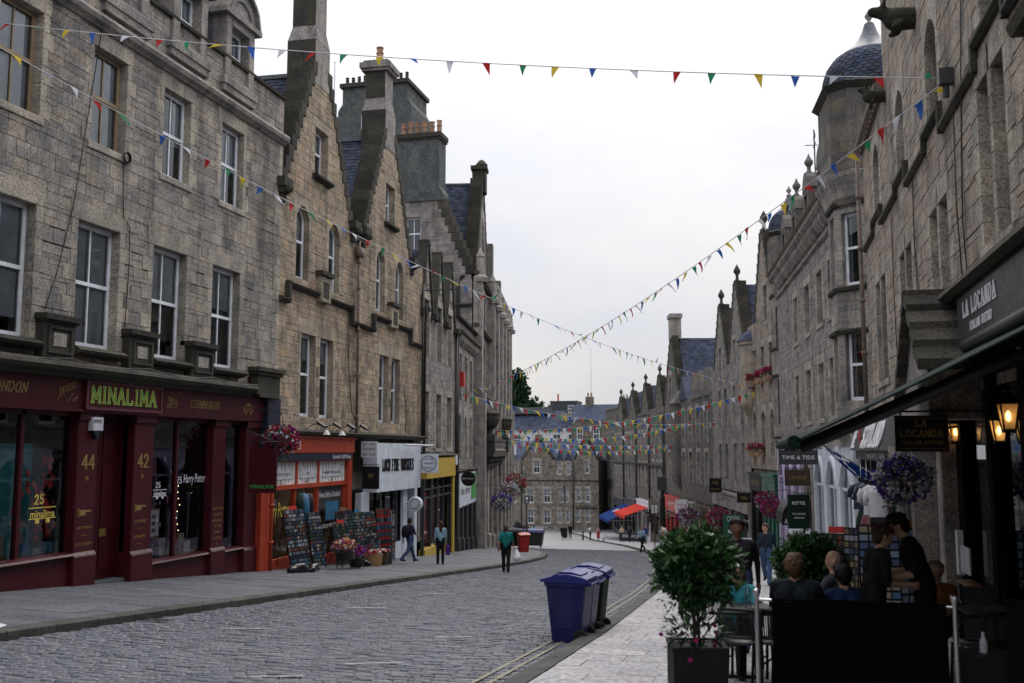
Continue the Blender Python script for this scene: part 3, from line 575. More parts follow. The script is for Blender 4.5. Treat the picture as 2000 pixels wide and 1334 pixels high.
for x in (.1, 2.85, 5.67, 8.5, 11.26): cornice(T, x - .1, x + 1.6, 3.82, [(0, 0), (.12, .0), (.26, .06), (.3, .12), (.18, .2), (.06, .23)], 'soot_stone', 'window_sill')
m = MB(); m.box(13.35, 15.0, -.4, .1, 4.08, 4.2); m.box(13.42, 14.95, -.33, .1, 3.98, 4.08); m.box(13.5, 14.9, -.26, .1, 3.4, 3.98); m.box(13.6, 14.8, -.3, .1, 3.32, 3.4); m.build('pier_cap', 'soot_stone', T)
# dormers: stone front with arched pediment, sash window, lead cheeks
for a, b in ((8.75, 10.55), (11.35, 13.15), (6.1, 7.9)):
    c = (a + b) / 2; m = MB(); o = Op(c - .5, c + .5, 12.42, 13.95, depth=.2, dress=False, blind=.45, blindmat='curtain')
    for r in _sub([(a + .1, b - .1, 12.2, 14.2)], [(c - .5, c + .5, 12.42, 13.95)]): m.blk(r[0], r[1], r[2], r[3], -.1, .35, .01, 0, rnd.random())
    P = arch_pts(a - .02, b + .02, 14.3, .9, 14); m.prism(P[::-1], -.08, .35, 0, .4)
    Q = arch_pts(a - .12, b + .12, 14.3, 1.0, 14)
    for i in range(14): m.prism([P[i], P[i + 1], Q[i + 1], Q[i]], -.2, .4, 0, .1)
    Q2 = arch_pts(a + .25, b - .25, 14.33, .6, 14); P2 = arch_pts(a + .35, b - .35, 14.33, .5, 14)
    for i in range(14): m.prism([P2[i], P2[i + 1], Q2[i + 1], Q2[i]], -.13, -.06, 0, .2)
    m.box(a - .12, b + .12, -.22, .4, 14.17, 14.32, 0, .1); m.box(a - .05, b + .05, -.17, .4, 12.1, 12.3, 0, .1); m.box(a, b, -.13, .4, 11.9, 12.1, 0, .1)
    d = m.build('dormer', 'dressed_grey', T)
    n = MB(); n.box(a + .12, b - .12, .36, 2.6, 12.2, 14.25); n.m[2] = 1; n.build('dormer_cheeks', ['lead_sheet', 'room_dark'], d)
    k = MB(); P = arch_pts(a - .05, b + .05, 14.27, .92, 14); k.prism(P[::-1], .4, 2.6); k.build('dormer_roof', 'lead_sheet', d); sash(T, o)
m = MB(); m.quad((-1, .3, 12.95), (15.2, .3, 12.95), (15.2, 9, 13.3), (-1, 9, 13.3)); m.build('roof', 'lead_sheet', T)
m = MB(); m.quad((7.9, .42, 13.0), (11.3, .42, 13.0), (11.3, 1.6, 14.2), (7.9, 1.6, 14.2)); m.quad((13.1, .42, 13.0), (15.2, .42, 13.0), (15.2, 1.2, 13.3), (13.1, 1.2, 13.3)); m.build('lead_apron', 'lead_sheet', T)
cable(T, [(6.6, -.05, 13), (6.21, -.06, 12.18), (5.45, -.04, 7.13), (5.0, -.05, 5.5), (4.68, -.06, 4.69)])
cable(T, [(7.14, -.04, 8.63), (7.16, -.04, 7.79), (7.2, -.05, 7.25), (7.46, -.05, 7.05), (7.5, -.04, 6.0), (7.42, -.05, 4.64)])
m = MB()
for k in range(4): m.lathe([(.10 + .01 * k, -.01), (.12 + .01 * k, 0), (.10 + .01 * k, .01)], 12, (0, 0, .012 * k))
c_ = m.build('cable_coil', 'black_pipe', T); c_.location = (7.2, -.06, 8.7); c_.rotation_euler = (R(90), 0, 0)
cable(T, [(x, -.36 - .02 * math.sin(x * 3), 3.7 - .09 * abs(math.sin(x * 1.1 + .6))) for x in np.arange(1, 13.4, .35)], .013)

# maroon shopfront (its own thing, set into the ground floor)
T = thing('shopfront', 'maroon timber shopfront with gold lettering and double door', 'shopfront', FL1 @ Matrix.Translation((0, .26, 0)))
def gz(u): return zl(-14.6, 13 + u) - .02
m = MB(); m.box(-1, 13.35, -.3, .12, 2.62, 3.32); m.box(13.35, 14.3, -.3, .12, 2.62, 3.9); m.box(-1, 13.4, -.34, .1, 2.6, 2.66); fas = m.build('fascia', 'maroon', T)
m = MB(); m.box(6.08, 8.95, -.36, -.3, 2.66, 3.31); sg = m.build('sign_board', 'maroon', T)
m = MB()
for a, b, c, d in ((6.08, 8.95, 3.25, 3.31), (6.08, 8.95, 2.66, 2.72), (6.08, 6.14, 2.72, 3.25), (8.89, 8.95, 2.72, 3.25)): m.box(a, b, -.39, -.36, c, d)
m.build('border', 'maroon_pale', sg)
kw = dict(x=6.3, z=2.83, h=.35, w=.64, gap=.35)
slab(sg, 'MINALIMA', **{**kw, 'x': 6.35, 'z': 2.80}, y=-.361, t=.24, mat='black_paint', depth=.002); slab(sg, 'MINALIMA', **kw, y=-.363, t=.22, mat='sign_yellow', depth=.006); slab(sg, 'MINALIMA', **kw, y=-.369, t=.11, mat='sign_green', depth=.004)
slab(fas, 'LONDON', 3.25, 2.93, .2, y=-.3, gap=.32, t=.13, slant=.25); slab(fas, 'EDINBURGH', 10.35, 2.88, .19, y=-.3, gap=.3, t=.13, slant=.2)
slab(fas, 'HOUSE', 5.3, 2.95, .13, y=-.3, gap=.25, t=.12, tz=.35); text(fas, 'of', 5.72, 2.82, .12, y=-.3, mat='gold', slant=.3)
slab(fas, 'SINCE', 9.3, 3.02, .12, y=-.3, gap=.22, t=.13, tz=-.3); slab(fas, '2011', 9.28, 2.83, .1, y=-.3, gap=.25, t=.13, serif=False)
m = MB()
for k in range(2):   # flourishes round the small words
    for s, cx in ((1, 5.3), (1, 9.35)):
        m.tube([(cx + .1 * k + .28 * t * (1 if k else 1), -.303, 2.9 + .28 * k + .08 * math.sin(t * 5 + k)) for t in np.linspace(-.2, 1.6, 12)], .006, 4)
m.build('flourish', 'gold', fas)
m = MB(); m.box(13.12, 13.7, -.304, -.3, 2.88, 2.9); m.box(13.12, 13.7, -.304, -.3, 3.02, 3.04); m.box(13.12, 13.14, -.304, -.3, 2.9, 3.02); m.box(13.68, 13.7, -.304, -.3, 2.9, 3.02); m.box(13.3, 13.5, -.304, -.3, 3.06, 3.12); m.box(13.22, 13.3, -.304, -.3, 2.8, 2.86); m.box(13.5, 13.58, -.304, -.3, 2.8, 2.86); m.build('emblem', 'gold', fas)
text(fas, 'minalima', 13.16, 2.925, .075, y=-.302, mat='gold', width=.5)
for a, b in ((6.1, 6.78), (8.15, 8.95), (11.72, 12.38), (13.5, 14.3), (1.5, 2.2)):
    g0 = gz(b) - .25; m = MB(); m.blk(a, b, g0 + .8, 2.6, -.2, .12, .02); m.blk(a - .04, b + .04, g0, g0 + .95, -.26, .12, .02); m.xprism([(-.26, g0 + .95), (-.2, g0 + 1.03), (.1, g0 + 1.03), (.1, g0 + .95)], a - .03, b + .03)
    m.box(a - .03, b + .03, -.26, .1, 2.42, 2.6); pl = m.build('pilaster', 'maroon', T)
    if a in (6.1, 8.15):
        slab(pl, '44' if a == 6.1 else '42', a + .16, 1.35, .3, y=-.203, gap=.22, t=.17, w=.6)
        m = MB()
        for k in range(4):
            t = k * math.pi / 4; m.prism([(a + .34 + .07 * math.cos(t) - .01 * math.sin(t), 1.12 + .07 * math.sin(t) + .01 * math.cos(t)), (a + .34 - .07 * math.cos(t), 1.12 - .07 * math.sin(t)), (a + .34 + .07 * math.cos(t) + .01 * math.sin(t), 1.12 + .07 * math.sin(t) - .01 * math.cos(t))], -.206 - .001 * k, -.2)
        m.box(a + .12, a + .35, -.204, -.2, .32, .44); m.box(a + .35, a + .54, -.204, -.2, .39, .43); m.box(a + .1, a + .15, -.204, -.2, .3, .47); m.build('pointing_hand', 'gold', pl)
        for k, s in enumerate(('ART PRINTS', 'STATIONERY', 'BOOKS') if a == 6.1 else ('SOUVENIRS', 'JEWELLERY', 'GIFTS')):
            text(pl, s, a + .34, .02 - .36 * k, .07, y=-.2, mat='gold', center=True, slant=.2)
            if k < 2: m = MB(); m.box(a + .24, a + .44, -.203, -.2, -.12 - .36 * k, -.11 - .36 * k); m.build('dash', 'gold', pl)
    if a == 11.72:
        for k, s in enumerate('FROM THE|GRAPHIC|DESIGNERS|OF THE|HARRY|POTTER|&|FANTASTIC|BEASTS|FILM|SERIES'.split('|')): text(pl, s, a + .33, .12 - .16 * k, .08, y=-.2, mat='gold', center=True)
# alarm box
m = MB(); m.box(6.42, 6.78, -.32, -.2, 2.2, 2.5); m.build('alarm_box', 'paper', T); text(T, 'IMMS', 6.44, 2.36, .09, y=-.322, mat='black_paint'); m = MB(); m.prism([(6.46, 2.2), (6.74, 2.2), (6.6, 2.0)][::-1], -.31, -.2); m.build('alarm_base', 'navy_paint', T)
# double door
for k, (a, b) in enumerate(((6.78, 7.46), (7.47, 8.15))):
    z0, z1 = gz(7.5) + .08, 2.6; m = MB(); m.box(a, b, .25, .31, z0, z1)
    for c, d in ((z0 + .2, z0 + .95), (z0 + 1.1, 1.45), (1.6, z1 - .15)):
        m.blk(a + .12, b - .12, c, d, .235, .26, .03); m.box(a + .09, a + .12, .225, .25, c - .03, d + .03); m.box(b - .12, b - .09, .225, .25, c - .03, d + .03); m.box(a + .12, b - .12, .225, .25, c - .03, c); m.box(a + .12, b - .12, .225, .25, d, d + .03)
    dr = m.build('door', 'maroon', T)
    m = MB(); m.box(a + .14, a + .5, .21, .24, z0 + .98, z0 + 1.12) if k == 0 else m.box(a + .06, a + .3, .21, .24, z0 + .98, z0 + 1.16); m.build('letterbox' if k == 0 else 'lock_plate', 'brass', dr)
m = MB(); m.box(6.78, 8.15, -.1, .6, gz(7.5) - .3, gz(7.5) + .07); m.build('door_step', 'paving_dark', T)
m = MB(); m.box(6.7, 6.78, 0, .6, gz(7), 2.6); m.box(8.15, 8.2, 0, .6, gz(8), 2.6); m.box(6.7, 8.2, .33, .6, gz(8), 2.6); m.build('door_lining', 'maroon', T)
# shop windows: frame, panes, sill and riser
for a, b, sz, mul, lab in ((2.2, 6.1, -.47, (4.55,), 0), (8.95, 11.72, -.97, (10.2,), 1), (12.38, 13.5, -1.0, (), 2), (-1, 1.5, -.3, (), 3)):
    g0 = gz(b) - .3; m = MB(); m.box(a, b, -.12, .1, g0, sz - .1); m.xprism([(-.2, sz - .1), (-.24, sz - .06), (-.2, sz - .02), (-.05, sz + .02), (.1, sz + .02), (.1, sz - .1)], a, b); m.box(a, b, -.15, -.1, g0, gz(a) + .1); m.build('stall_riser', 'maroon', T)
    m = MB(); e = [a] + [x for x in mul] + [b]
    for x in e: m.box(x - .045, x + .045, -.06, .06, sz + .02, 2.6)
    m.box(a, b, -.06, .06, 2.5, 2.6); wn = m.build('window', 'maroon', T)
    for p, q in zip(e, e[1:]): m = MB(); m.quad((p + .04, 0, sz), (q - .04, 0, sz), (q - .04, 0, 2.52), (p + .04, 0, 2.52)); m.build('pane', 'shop_glass', wn)
    room(T, a, b, .02, 1.9, sz, 2.6, 'room_dark', 'display_bay', 'wood_brown')
    if lab == 0:
        m = MB(); P = [(2.3 + .07 * i, 0.6 + .06 * (i % 2)) for i in range(50)]
        for i in range(49): m.quad((P[i][0], P[i][1], sz), (P[i + 1][0], P[i + 1][1], sz), (P[i + 1][0], P[i + 1][1], 1.9), (P[i][0], P[i][1], 1.9))
        m.build('drape', 'teal_cloth', T); m = MB()
        for i in range(46):   # hanging red cards
            x, z = rnd.choice((rnd.gauss(5.6, .2), rnd.gauss(5.75, .12), rnd.uniform(4.7, 5.9))), rnd.uniform(-.2, 1.55); s = rnd.uniform(.05, .11)
            if x > 6.05: continue
            m.add([(x, .2 + rnd.uniform(0, .2), z - s * 1.3), (x + s, .25, z), (x, .3, z + s * 1.3), (x - s, .25, z)], [(0, 1, 2, 3)])
        m.build('hanging_cards', 'red_paint', T); m = MB()
        for i in range(90): x, z = rnd.uniform(2.6, 4.6), sz + .25 + abs(rnd.gauss(0, .35)); m.lathe([(0, -.05), (.05, -.02), (.055, .02), (0, .05)], 5, (x, rnd.uniform(.35, .55), z), 0, rnd.choice((0, .1, .9)))
        m.build('paper_flowers', 'book_tones', T)
    m = MB()
    for i in range(16 if lab < 2 else 6):
        x = rnd.uniform(a + .2, b - .35); wd, h, y = rnd.uniform(.1, .35), rnd.uniform(.12, .55), rnd.uniform(.15, .8); m.box(x, x + wd, y, y + rnd.uniform(.05, .2), sz + .01, sz + h, 0, rnd.random())
    m.build('display_goods', 'book_tones', T)
    m = MB(); x = a + .3
    for i in range(5 if lab < 2 else 2): x = rnd.uniform(a + .3, b - .4); wd = rnd.uniform(.14, .3); m.box(x, x + wd, .25, .3, sz + .02, sz + wd * rnd.uniform(.7, 1.4))
    m.build('picture_books', 'cover_blue' if lab == 0 else 'paper', T)
    if lab in (0, 1):
        x0 = 4.95 if lab == 0 else 9.3; s = .78 if lab == 0 else .55; mt = 'sign_yellow' if lab == 0 else 'paper'; zz = .35 if lab == 0 else .62
        slab(wn, '25', x0 + .15 * s, zz + .36 * s, .24 * s, y=-.004, gap=.3, t=.18, mat=mt, depth=.002); text(wn, 'minalima', x0, zz, .2 * s, y=-.004, mat=mt, width=.95 * s, bold=.004)
        m = MB(); m.box(x0 - .05 * s, x0 + 1.0 * s, -.005, -.003, zz - .05 * s, zz - .02 * s); m.box(x0 - .05 * s, x0 + 1.0 * s, -.005, -.003, zz + .24 * s, zz + .27 * s); m.box(x0 + .2 * s, x0 + .36 * s, -.005, -.003, zz - .16 * s, zz - .05 * s); m.box(x0 + .62 * s, x0 + .78 * s, -.005, -.003, zz - .16 * s, zz - .05 * s); m.build('window_emblem', mt, wn)
    if lab == 1:
        text(wn, 'Harry Potter', 10.62, .9, .24, y=-.004, mat='paper', width=1.05, slant=.1); slab(wn, '25', 10.3, .9, .16, y=-.004, t=.18, mat='paper', depth=.002)
        m = MB(); m.box(9.6, 10.75, .9, .95, sz, 1.0); m.build('blue_panel', 'navy_paint', T)
        m = MB()
        for i in range(26): x, z = rnd.uniform(9.05, 10.8), rnd.uniform(-.2, 1.75); s = rnd.uniform(.04, .06); m.add([(x - s, .35, z - s), (x + s, .4, z - s * .7), (x + s * .8, .4, z + s), (x - s * .9, .38, z + s * .8)], [(0, 1, 2, 3)])
        m.build('hanging_papers', 'paper', T)
        m = MB(); m.box(9.2, 9.75, .1, .13, -.45, .3); fm = m.build('framed_notice', 'wood_brown', T); m = MB(); m.box(9.25, 9.7, .09, .1, -.4, .25); m.build('notice_sheet', 'paper', fm)
        m = MB()
        for k in range(3): m.box(9.4, 9.55, .086, .09, -.3 + .17 * k, -.2 + .17 * k)
        m.build('notice_print', 'dark_grey', fm); m = MB(); m.box(8.98, 9.55, .12, .14, 1.15, 1.5); m.build('small_banner', 'maroon_pale', T); m = MB(); m.box(9.2, 9.32, .11, .12, 1.27, 1.4); m.build('banner_badge', 'paper', T)
        for i in range(9): m = MB(); m.lathe([(0, -.012), (.012, 0), (0, .012)], 6, (11.25 + rnd.uniform(-.15, .12), .5, .8 - .17 * i)); m.build('fairy_light', 'bulb_warm', T)
# hanging sign on a scroll bracket
T = thing('hanging_sign', 'small dark hanging sign on a scrolled iron bracket at the maroon shop end', 'sign', FL1 @ Matrix.Translation((13.0, -.2, 0)))
m = MB(); m.tube([(0, 0, 2.0), (0, -1.1, 2.0)], .018, 6); m.tube([(0, 0, 2.35), (0, -.35, 2.2), (0, -.9, 2.03)], .014, 6)
for c, r in ((-.18, .12), (-1.12, .1), (-.5, .08)): m.tube([(0, c + r * math.cos(t), 2.13 + r * math.sin(t)) for t in np.linspace(0, 5.2, 10)], .012, 5)
m.build('bracket', 'dark_grey', T, True)
m = MB(); m.box(-.03, .03, -1.0, -.15, .55, 1.8); sg = m.build('sign_board', 'maroon', T); m = MB()
for k in range(2): m.tube([(0, -.2 - .75 * k, 2.0), (0, -.2 - .75 * k, 1.8)], .01, 5)
m.build('hanger', 'black_pipe', T)
q = text(sg, 'MINALIMA', 0, 0, .11, mat='sign_green', width=.75, bold=.003)
q.rotation_euler = (0, 0, R(-90)); q.location = (-.034, -.2, .68)
# dark pier between the two shops
T = thing('stone_pier', 'dark blue-grey painted pier and downpipe between maroon and orange shops', 'pier', FL1)
m = MB(); m.box(14.3, 15.1, -.2, .1, 1.85, 3.35); m.box(14.25, 15.15, -.26, .1, 1.75, 1.9); m.build('pier', 'navy_paint', T); m = MB(); m.box(14.2, 14.6, -.1, .1, gz(14.6) - .3, 1.8); m.build('pier_base', 'orange_red', T)
m = MB(); m.tube([(14.75, -.16, 1.75), (14.75, -.16, gz(14.7) - .05)], .06, 8)
for z in (-1, 0.1, 1.2, 2.2): m.lathe([(.06, -.05), (.085, -.05), (.085, .05), (.06, .05)], 10, (14.75, -.16, z))
m.build('downpipe', 'orange_red', T, True)
# ------------------------------------------------------------------ left side: twin crow-stepped gables over the gift and whisky shops
FL2 = frame((-14.62, 28.2), (-15.2, 43.5))
T = thing('gabled_tenement', 'warm ochre stone building with two tall crow-stepped gables and chimneys', 'building', FL2)
ops = []
for i, x in enumerate((1.2, 3.95, 8.95, 11.4)): ops.append(Op(x, x + 1.02, 7.4, 9.5, .38, depth=.2, sill=False, blind=.5, blindmat='curtain', lintel=.22, bars=1 if i > 1 else 0))
for x, x2 in ((1.77, 2.97), (3.37, 4.57), (9.45, 10.6), (10.95, 12.08)): ops.append(Op(x, x2, 2.87, 5.62, depth=.22, sill=False, blind=.3, blindmat='curtain', lintel=.5, qw=(.2, .36), bars=0))
ops += [Op(2.55, 3.7, 11.28, 12.9, depth=.26, sill=False, blind=.4, blindmat='curtain', bars=0), Op(9.95, 11.1, 11.28, 12.9, depth=.26, sill=False, blind=.4, blindmat='curtain', bars=0)]
quo = []
G1, G2 = gable_fn(.0, 6.1, 10.2, 15.1, .6), gable_fn(7.35, 13.45, 10.2, 15.1, .6)
masonry(T, [(0, 15.3, 2.4, 9.95), (0.05, 6.1, 9.95, 10.2), (7.35, 15.3, 9.95, 10.2), (G1, None, 10.2, 15.1), (G2, None, 10.2, 15.1)], ops, 'stone_ochre', 'dressed_ochre', ch=(.17, .28), cw=(.2, .55), limit=300)
body(T, 0, 15.3, 2.2, 9.9, 9)
for xl, xr in ((0, 6.1), (7.35, 13.45)):
    c = (xl + xr) / 2; m = MB(); m.prism([(xl, 10), (xr, 10), (c + .5, 15), (c - .5, 15)], .62, .8); m.build('gable_back', 'room_dark', T)
    crowsteps(T, xl, xr, 10.2, 15.1, .6, 11, d=.75)
    L = math.hypot(3.05, 5.1)
    for s in (-1, 1):
        v = (s * 3.25, 0, -5.2); sheet(T, 'roof', (c, .3, 14.9), (c, 9, 14.9), (c + s * 3.25, 9, 9.7), (c + s * 3.25, .3, 9.7), 'slate'); slates(T, (c, .3, 14.92), (0, 1, 0), v, 8.5, L, .3, .2)
    m = MB(); m.box(c - .09, c + .09, .3, 9, 14.9, 15.05); m.build('ridge', 'lead_sheet', T)
    for x in (xl - .05, xr + .05):   # scrolled skewputts
        m = MB(); m.box(x - .3, x + .3, -.28, .5, 10.05, 10.35); m.box(x - .24, x + .24, -.2, .5, 9.85, 10.05); m.box(x - .16, x + .16, -.12, .5, 9.6, 9.85); m.lathe([(0, -.14), (.16, -.1), (.19, 0), (.16, .1), (0, .14)], 10, (x, -.24, 10.0)); m.build('skewputt', 'soot_stone', T)
    # chimney riding on the gable head
    m = MB(); m.blk(c - .62, c + .62, 14.4, 16.0, -.03, 1.05, .02, 0, .5); n = 4
    a0, a1 = .62, .46; m.add([(c - a0, -.03, 16.0), (c + a0, -.03, 16.0), (c + a0, 1.05, 16.0), (c - a0, 1.05, 16.0), (c - a1, .06, 16.55), (c + a1, .06, 16.55), (c + a1, .95, 16.55), (c - a1, .95, 16.55)], [(0, 1, 5, 4), (1, 2, 6, 5), (2, 3, 7, 6), (3, 0, 4, 7)], 0, .1)
    top = 19.4 if xl == 0 else 17.75; m.blk(c - a1, c + a1, 16.55, top, .06, .95, .02, 0, .5); m.box(c - .6, c + .6, -.1, 1.1, top, top + .12, 0, .1); m.box(c - .68, c + .68, -.17, 1.17, top + .12, top + .36, 0, 0); m.box(c - .55, c + .55, -.04, 1.04, top + .36, top + .48, 0, 0)
    ch = m.build('chimney', 'dressed_grey' if xl else 'dressed_grey', T); pots(ch, (c,), .5, top + .48, .75, .17)
    # darker facing on one side of the stack
    m = MB(); m.blk(c - .645, c - .62, 14.4, 16.0, .0, 1.04, .005, 0, .4); m.blk(c - .49, c - .46, 16.6, top, .09, .93, .005, 0, .4); m.build('dark_side_face', 'soot_stone', ch)
# stepped string course
P = [(-.05, .55, 6.42), (.5, 2.9, 6.98), (3.8, 6.15, 6.94), (6.1, 8.55, 6.42), (8.5, 10.4, 6.98), (11.3, 13.35, 6.94), (13.3, 15.3, 6.42)]
for a, b, z in P: cornice(T, a, b, z, [(0, 0), (.1, 0), (.2, .08), (.22, .14), (.05, .2)], 'soot_stone', 'string_course')
m = MB()
for x in (.5, 6.12, 8.5, 13.3): m.box(x - .07, x + .07, -.19, .05, 6.42, 7.15)
m.build('string_riser', 'soot_stone', T)
for a, b in ((2.9, 3.8), (10.4, 11.3)):
    m = MB(); m.blk(a, b, 6.85, 7.75, -.2, .1, .02, 0, .8); m.build('panel_block', 'dressed_ochre', T); m = MB(); m.box(a - .08, b + .08, -.3, .1, 7.75, 7.9); m.box(a + .2, b - .2, -.215, -.2, 7.0, 7.55); m.build('panel_cap', 'soot_stone', T)
for c in (3.12, 10.52): cornice(T, c - .75, c + .75, 11.02, [(0, 0), (.08, 0), (.22, .08), (.22, .16), (0, .2)], 'soot_stone', 'window_sill')
cornice(T, 0, 15.3, 2.22, [(0, 0), (.15, 0), (.25, .08), (.28, .15), (.1, .2), (0, .24)], 'soot_stone', 'shop_cornice')
m = MB(); m.box(6.05, 7.4, -.14, .1, 9.72, 9.9); m.build('gutter', 'black_pipe', T)
m = MB(); m.tube([(6.7, -.12, 9.7), (6.7, -.12, 2.3)], .055, 8); m.box(6.5, 6.9, -.26, .0, 9.1, 9.45)
for z in (3.0, 4.6, 6.3, 7.9, 8.9): m.lathe([(.055, -.06), (.08, -.06), (.08, .06), (.055, .06)], 10, (6.7, -.12, z))
m.build('downpipe', 'rust_pipe', T, True)
m = MB(); m.tube([(15.05, -.12, 9.4), (15.05, -.12, 2.3)], .055, 8); m.build('downpipe', 'black_pipe', T, True)
cable(T, [(5.9, -.03, 6.9), (6.0, -.03, 5), (6.4, -.03, 3.2), (6.9, -.05, 2.8), (7.3, -.05, 2.45)]); cable(T, [(12.6, -.03, 4.6), (13.0, -.03, 3.4), (12.9, -.03, 2.5)])

# orange gift shopfront
FG = FL2 @ Matrix.Translation((-.6, .2, 0)); T = thing('shopfront', 'orange-red gift shop front with leaded transom lights', 'shopfront', FG)
def g2(u): q = FL2 @ Vector((u, 0, 0)); return zl(q.x, q.y) - .02
m = MB(); m.box(.05, 7.25, -.28, .1, 1.68, 2.24); m.box(.0, 7.3, -.33, .1, 2.16, 2.24); m.box(.05, 7.25, -.2, .1, 1.38, 1.68); fas = m.build('fascia', 'orange_red', T)
slab(fas, 'SCOTTISH', .6, 1.8, .26, y=-.285, gap=.3, mat='white_text', t=.13); m = MB(); m.box(.5, 7.0, -.26, -.2, 1.42, 1.66); sb = m.build('sign_strip', 'navy_paint', T)
text(sb, 'Scottish Gift Shop', 5.15, 1.47, .15, y=-.262, width=1.75, slant=.2)
m = MB()
for a, b in ((.05, .35), (6.85, 7.25)): m.box(a, b, -.2, .1, g2(a) - .3, 1.4)
for x in (2.55, 4.35): m.box(x - .06, x + .06, -.1, .1, .6, 1.4)
m.box(.35, 6.85, -.14, .1, .52, .66); m.box(.35, 2.5, -.12, .1, g2(1) - .3, g2(1) + .35); m.box(4.35, 6.85, -.12, .1, g2(5) - .3, g2(5) + .4)
for x in (2.5, 4.35): m.box(x - .05, x + .05, -.08, .08, g2(4), .55)
m.build('shop_frame', 'orange_red', T)
for k, (a, b, s) in enumerate(((.35, 2.5, 'SCOTTISH GIFTS'), (2.62, 4.3, '40'), (4.42, 6.85, 'HARRIS TWEED SCARVES'))):
    m = MB(); m.box(a, b, -.05, -.02, .66, 1.4); tl = m.build('transom_light', 'cream_blind', T); m = MB(); c = (a + b) / 2; n = 7
    for i in range(n): t = math.pi * (i + .5) / n; m.tube([(c, -.055, .68), (c + min((b - a) / 2, .72 / max(.05, math.sin(t)) * abs(math.cos(t))) * (1 if math.cos(t) > 0 else -1), -.055, min(1.38, .68 + .7 * math.sin(t) * 1.3))], .0045, 4)
    for x in np.linspace(a, b, 9): m.tube([(x, -.055, .68), (x + .08, -.055, 1.03), (x, -.055, 1.38)], .0045, 4)
    m.build('lead_lines', 'dark_grey', tl); m = MB(); wd = (b - a) * .36; m.box(c - wd, c + wd, -.075, -.06, .84, 1.14); q = m.build('transom_sign', 'paper', tl); text(q, s, c, .94, .1, y=-.076, mat='dark_grey', center=True, width=wd * 1.75 if k != 1 else .25)
for a, b in ((.4, 2.45), (4.4, 6.8)):
    m = MB(); z0 = g2(a) + .4; m.quad((a, 0, z0), (b, 0, z0), (b, 0, .55), (a, 0, .55)); m.build('window_pane', 'shop_glass', T)
room(T, .3, 6.9, .05, 3.2, g2(6) - .1, 1.4, 'shop_interior', 'shop_room', 'wood_brown')
m = MB()
for i in range(170):
    x = rnd.uniform(.4, 6.7); wd = rnd.uniform(.06, .22); z = rnd.choice((-1.3, -.9, -.5, -.1, .3)) + rnd.uniform(0, .05); y = rnd.uniform(.3, 1.2) if not 2.5 < x < 4.3 else rnd.uniform(2.2, 3); m.box(x, x + wd, y, y + .08, z, z + rnd.uniform(.1, .3), 0, rnd.random())
m.build('shop_stock', 'goods', T)
for x, z, y in ((1.2, 1.2, 1.2), (3.4, 1.25, 1.5), (3.2, .9, 2.6), (5.6, 1.2, 1.3)): m = MB(); m.box(x - .35, x + .35, y, y + .1, z, z + .05); m.build('strip_light', 'shop_light', T)
m = MB(); m.quad((4.5, -.012, -.3), (6.7, -.012, -.3), (6.7, -.012, .5), (4.5, -.012, .5)); ps = m.build('window_poster', 'dark_grey', T)
text(ps, 'Finest Gifts of Scotland', 4.6, .12, .2, y=-.014, width=1.95, slant=.3); text(ps, 'LOCH PRINTS', 4.9, -.95, .14, y=-.014, width=1.3); m = MB(); m.box(5.2, 6.4, -.02, -.014, -.7, -.05); m.build('poster_picture', 'cover_blue', ps)
text(T, 'Harry Potter', .5, -.35, .5, y=-.01, mat='sign_yellow', width=1.7)
# hanging clothes in the doorway
for k, (x, mt) in enumerate(((2.75, 'green_bin'), (3.15, 'cover_blue'), (3.5, 'black_paint'))):
    m = MB(); m.lathe([(.05, 0), (.2, -.05), (.26, -.4), (.24, -.95), (.2, -.96)], 10, (x, -.02, .35)); m.tube([(x, -.02, .35), (x, -.02, .5)], .008, 4); m.build('hung_jacket', mt, T, True)
m = MB(); m.tube([(2.5, -.02, .48), (3.9, -.02, .48)], .012, 5); m.build('clothes_rail', 'steel', T)
# sign floodlights and cable along the cornice
for k, x in enumerate((2.2, 3.6, 4.9, 6.2)):
    L = thing('floodlight', 'black sign floodlight on an arm above the orange fascia, number %s from the flowers' % ('first', 'second', 'third', 'fourth')[k], 'floodlight', FL2 @ Matrix.Translation((x, 0, 2.42)), 'floodlights above the orange fascia')
    m = MB(); m.tube([(0, 0, 0), (0, -.3, .18), (0, -.55, .2)], .014, 5); m.build('arm', 'black_pipe', L); m = MB(); m.add([(-.16, -.75, .14), (.16, -.75, .14), (.16, -.5, .3), (-.16, -.5, .3), (-.13, -.7, .08), (.13, -.7, .08), (.13, -.47, .22), (-.13, -.47, .22)], [(0, 1, 2, 3), (4, 5, 6, 7), (0, 1, 5, 4), (1, 2, 6, 5), (2, 3, 7, 6), (3, 0, 4, 7)]); m.build('lamp_head', 'dark_grey', L)
for k, x in enumerate((2.9, 4.3)):
    L = thing('bell_lamp', 'small cream bell lamp on a swan neck over the orange fascia, %s' % ('left' if k == 0 else 'right'), 'lamp', FL2 @ Matrix.Translation((x, 0, 2.3)), 'bell lamps above the orange fascia')
    m = MB(); m.tube([(0, 0, 0), (0, -.2, .28), (0, -.4, .3), (0, -.5, .12)], .012, 6); m.build('neck', 'brass', L, True); m = MB(); m.lathe([(.02, .14), (.06, .1), (.12, 0), (.13, -.02)], 12, (0, -.5, 0)); m.build('shade', 'cream_blind', L, True)
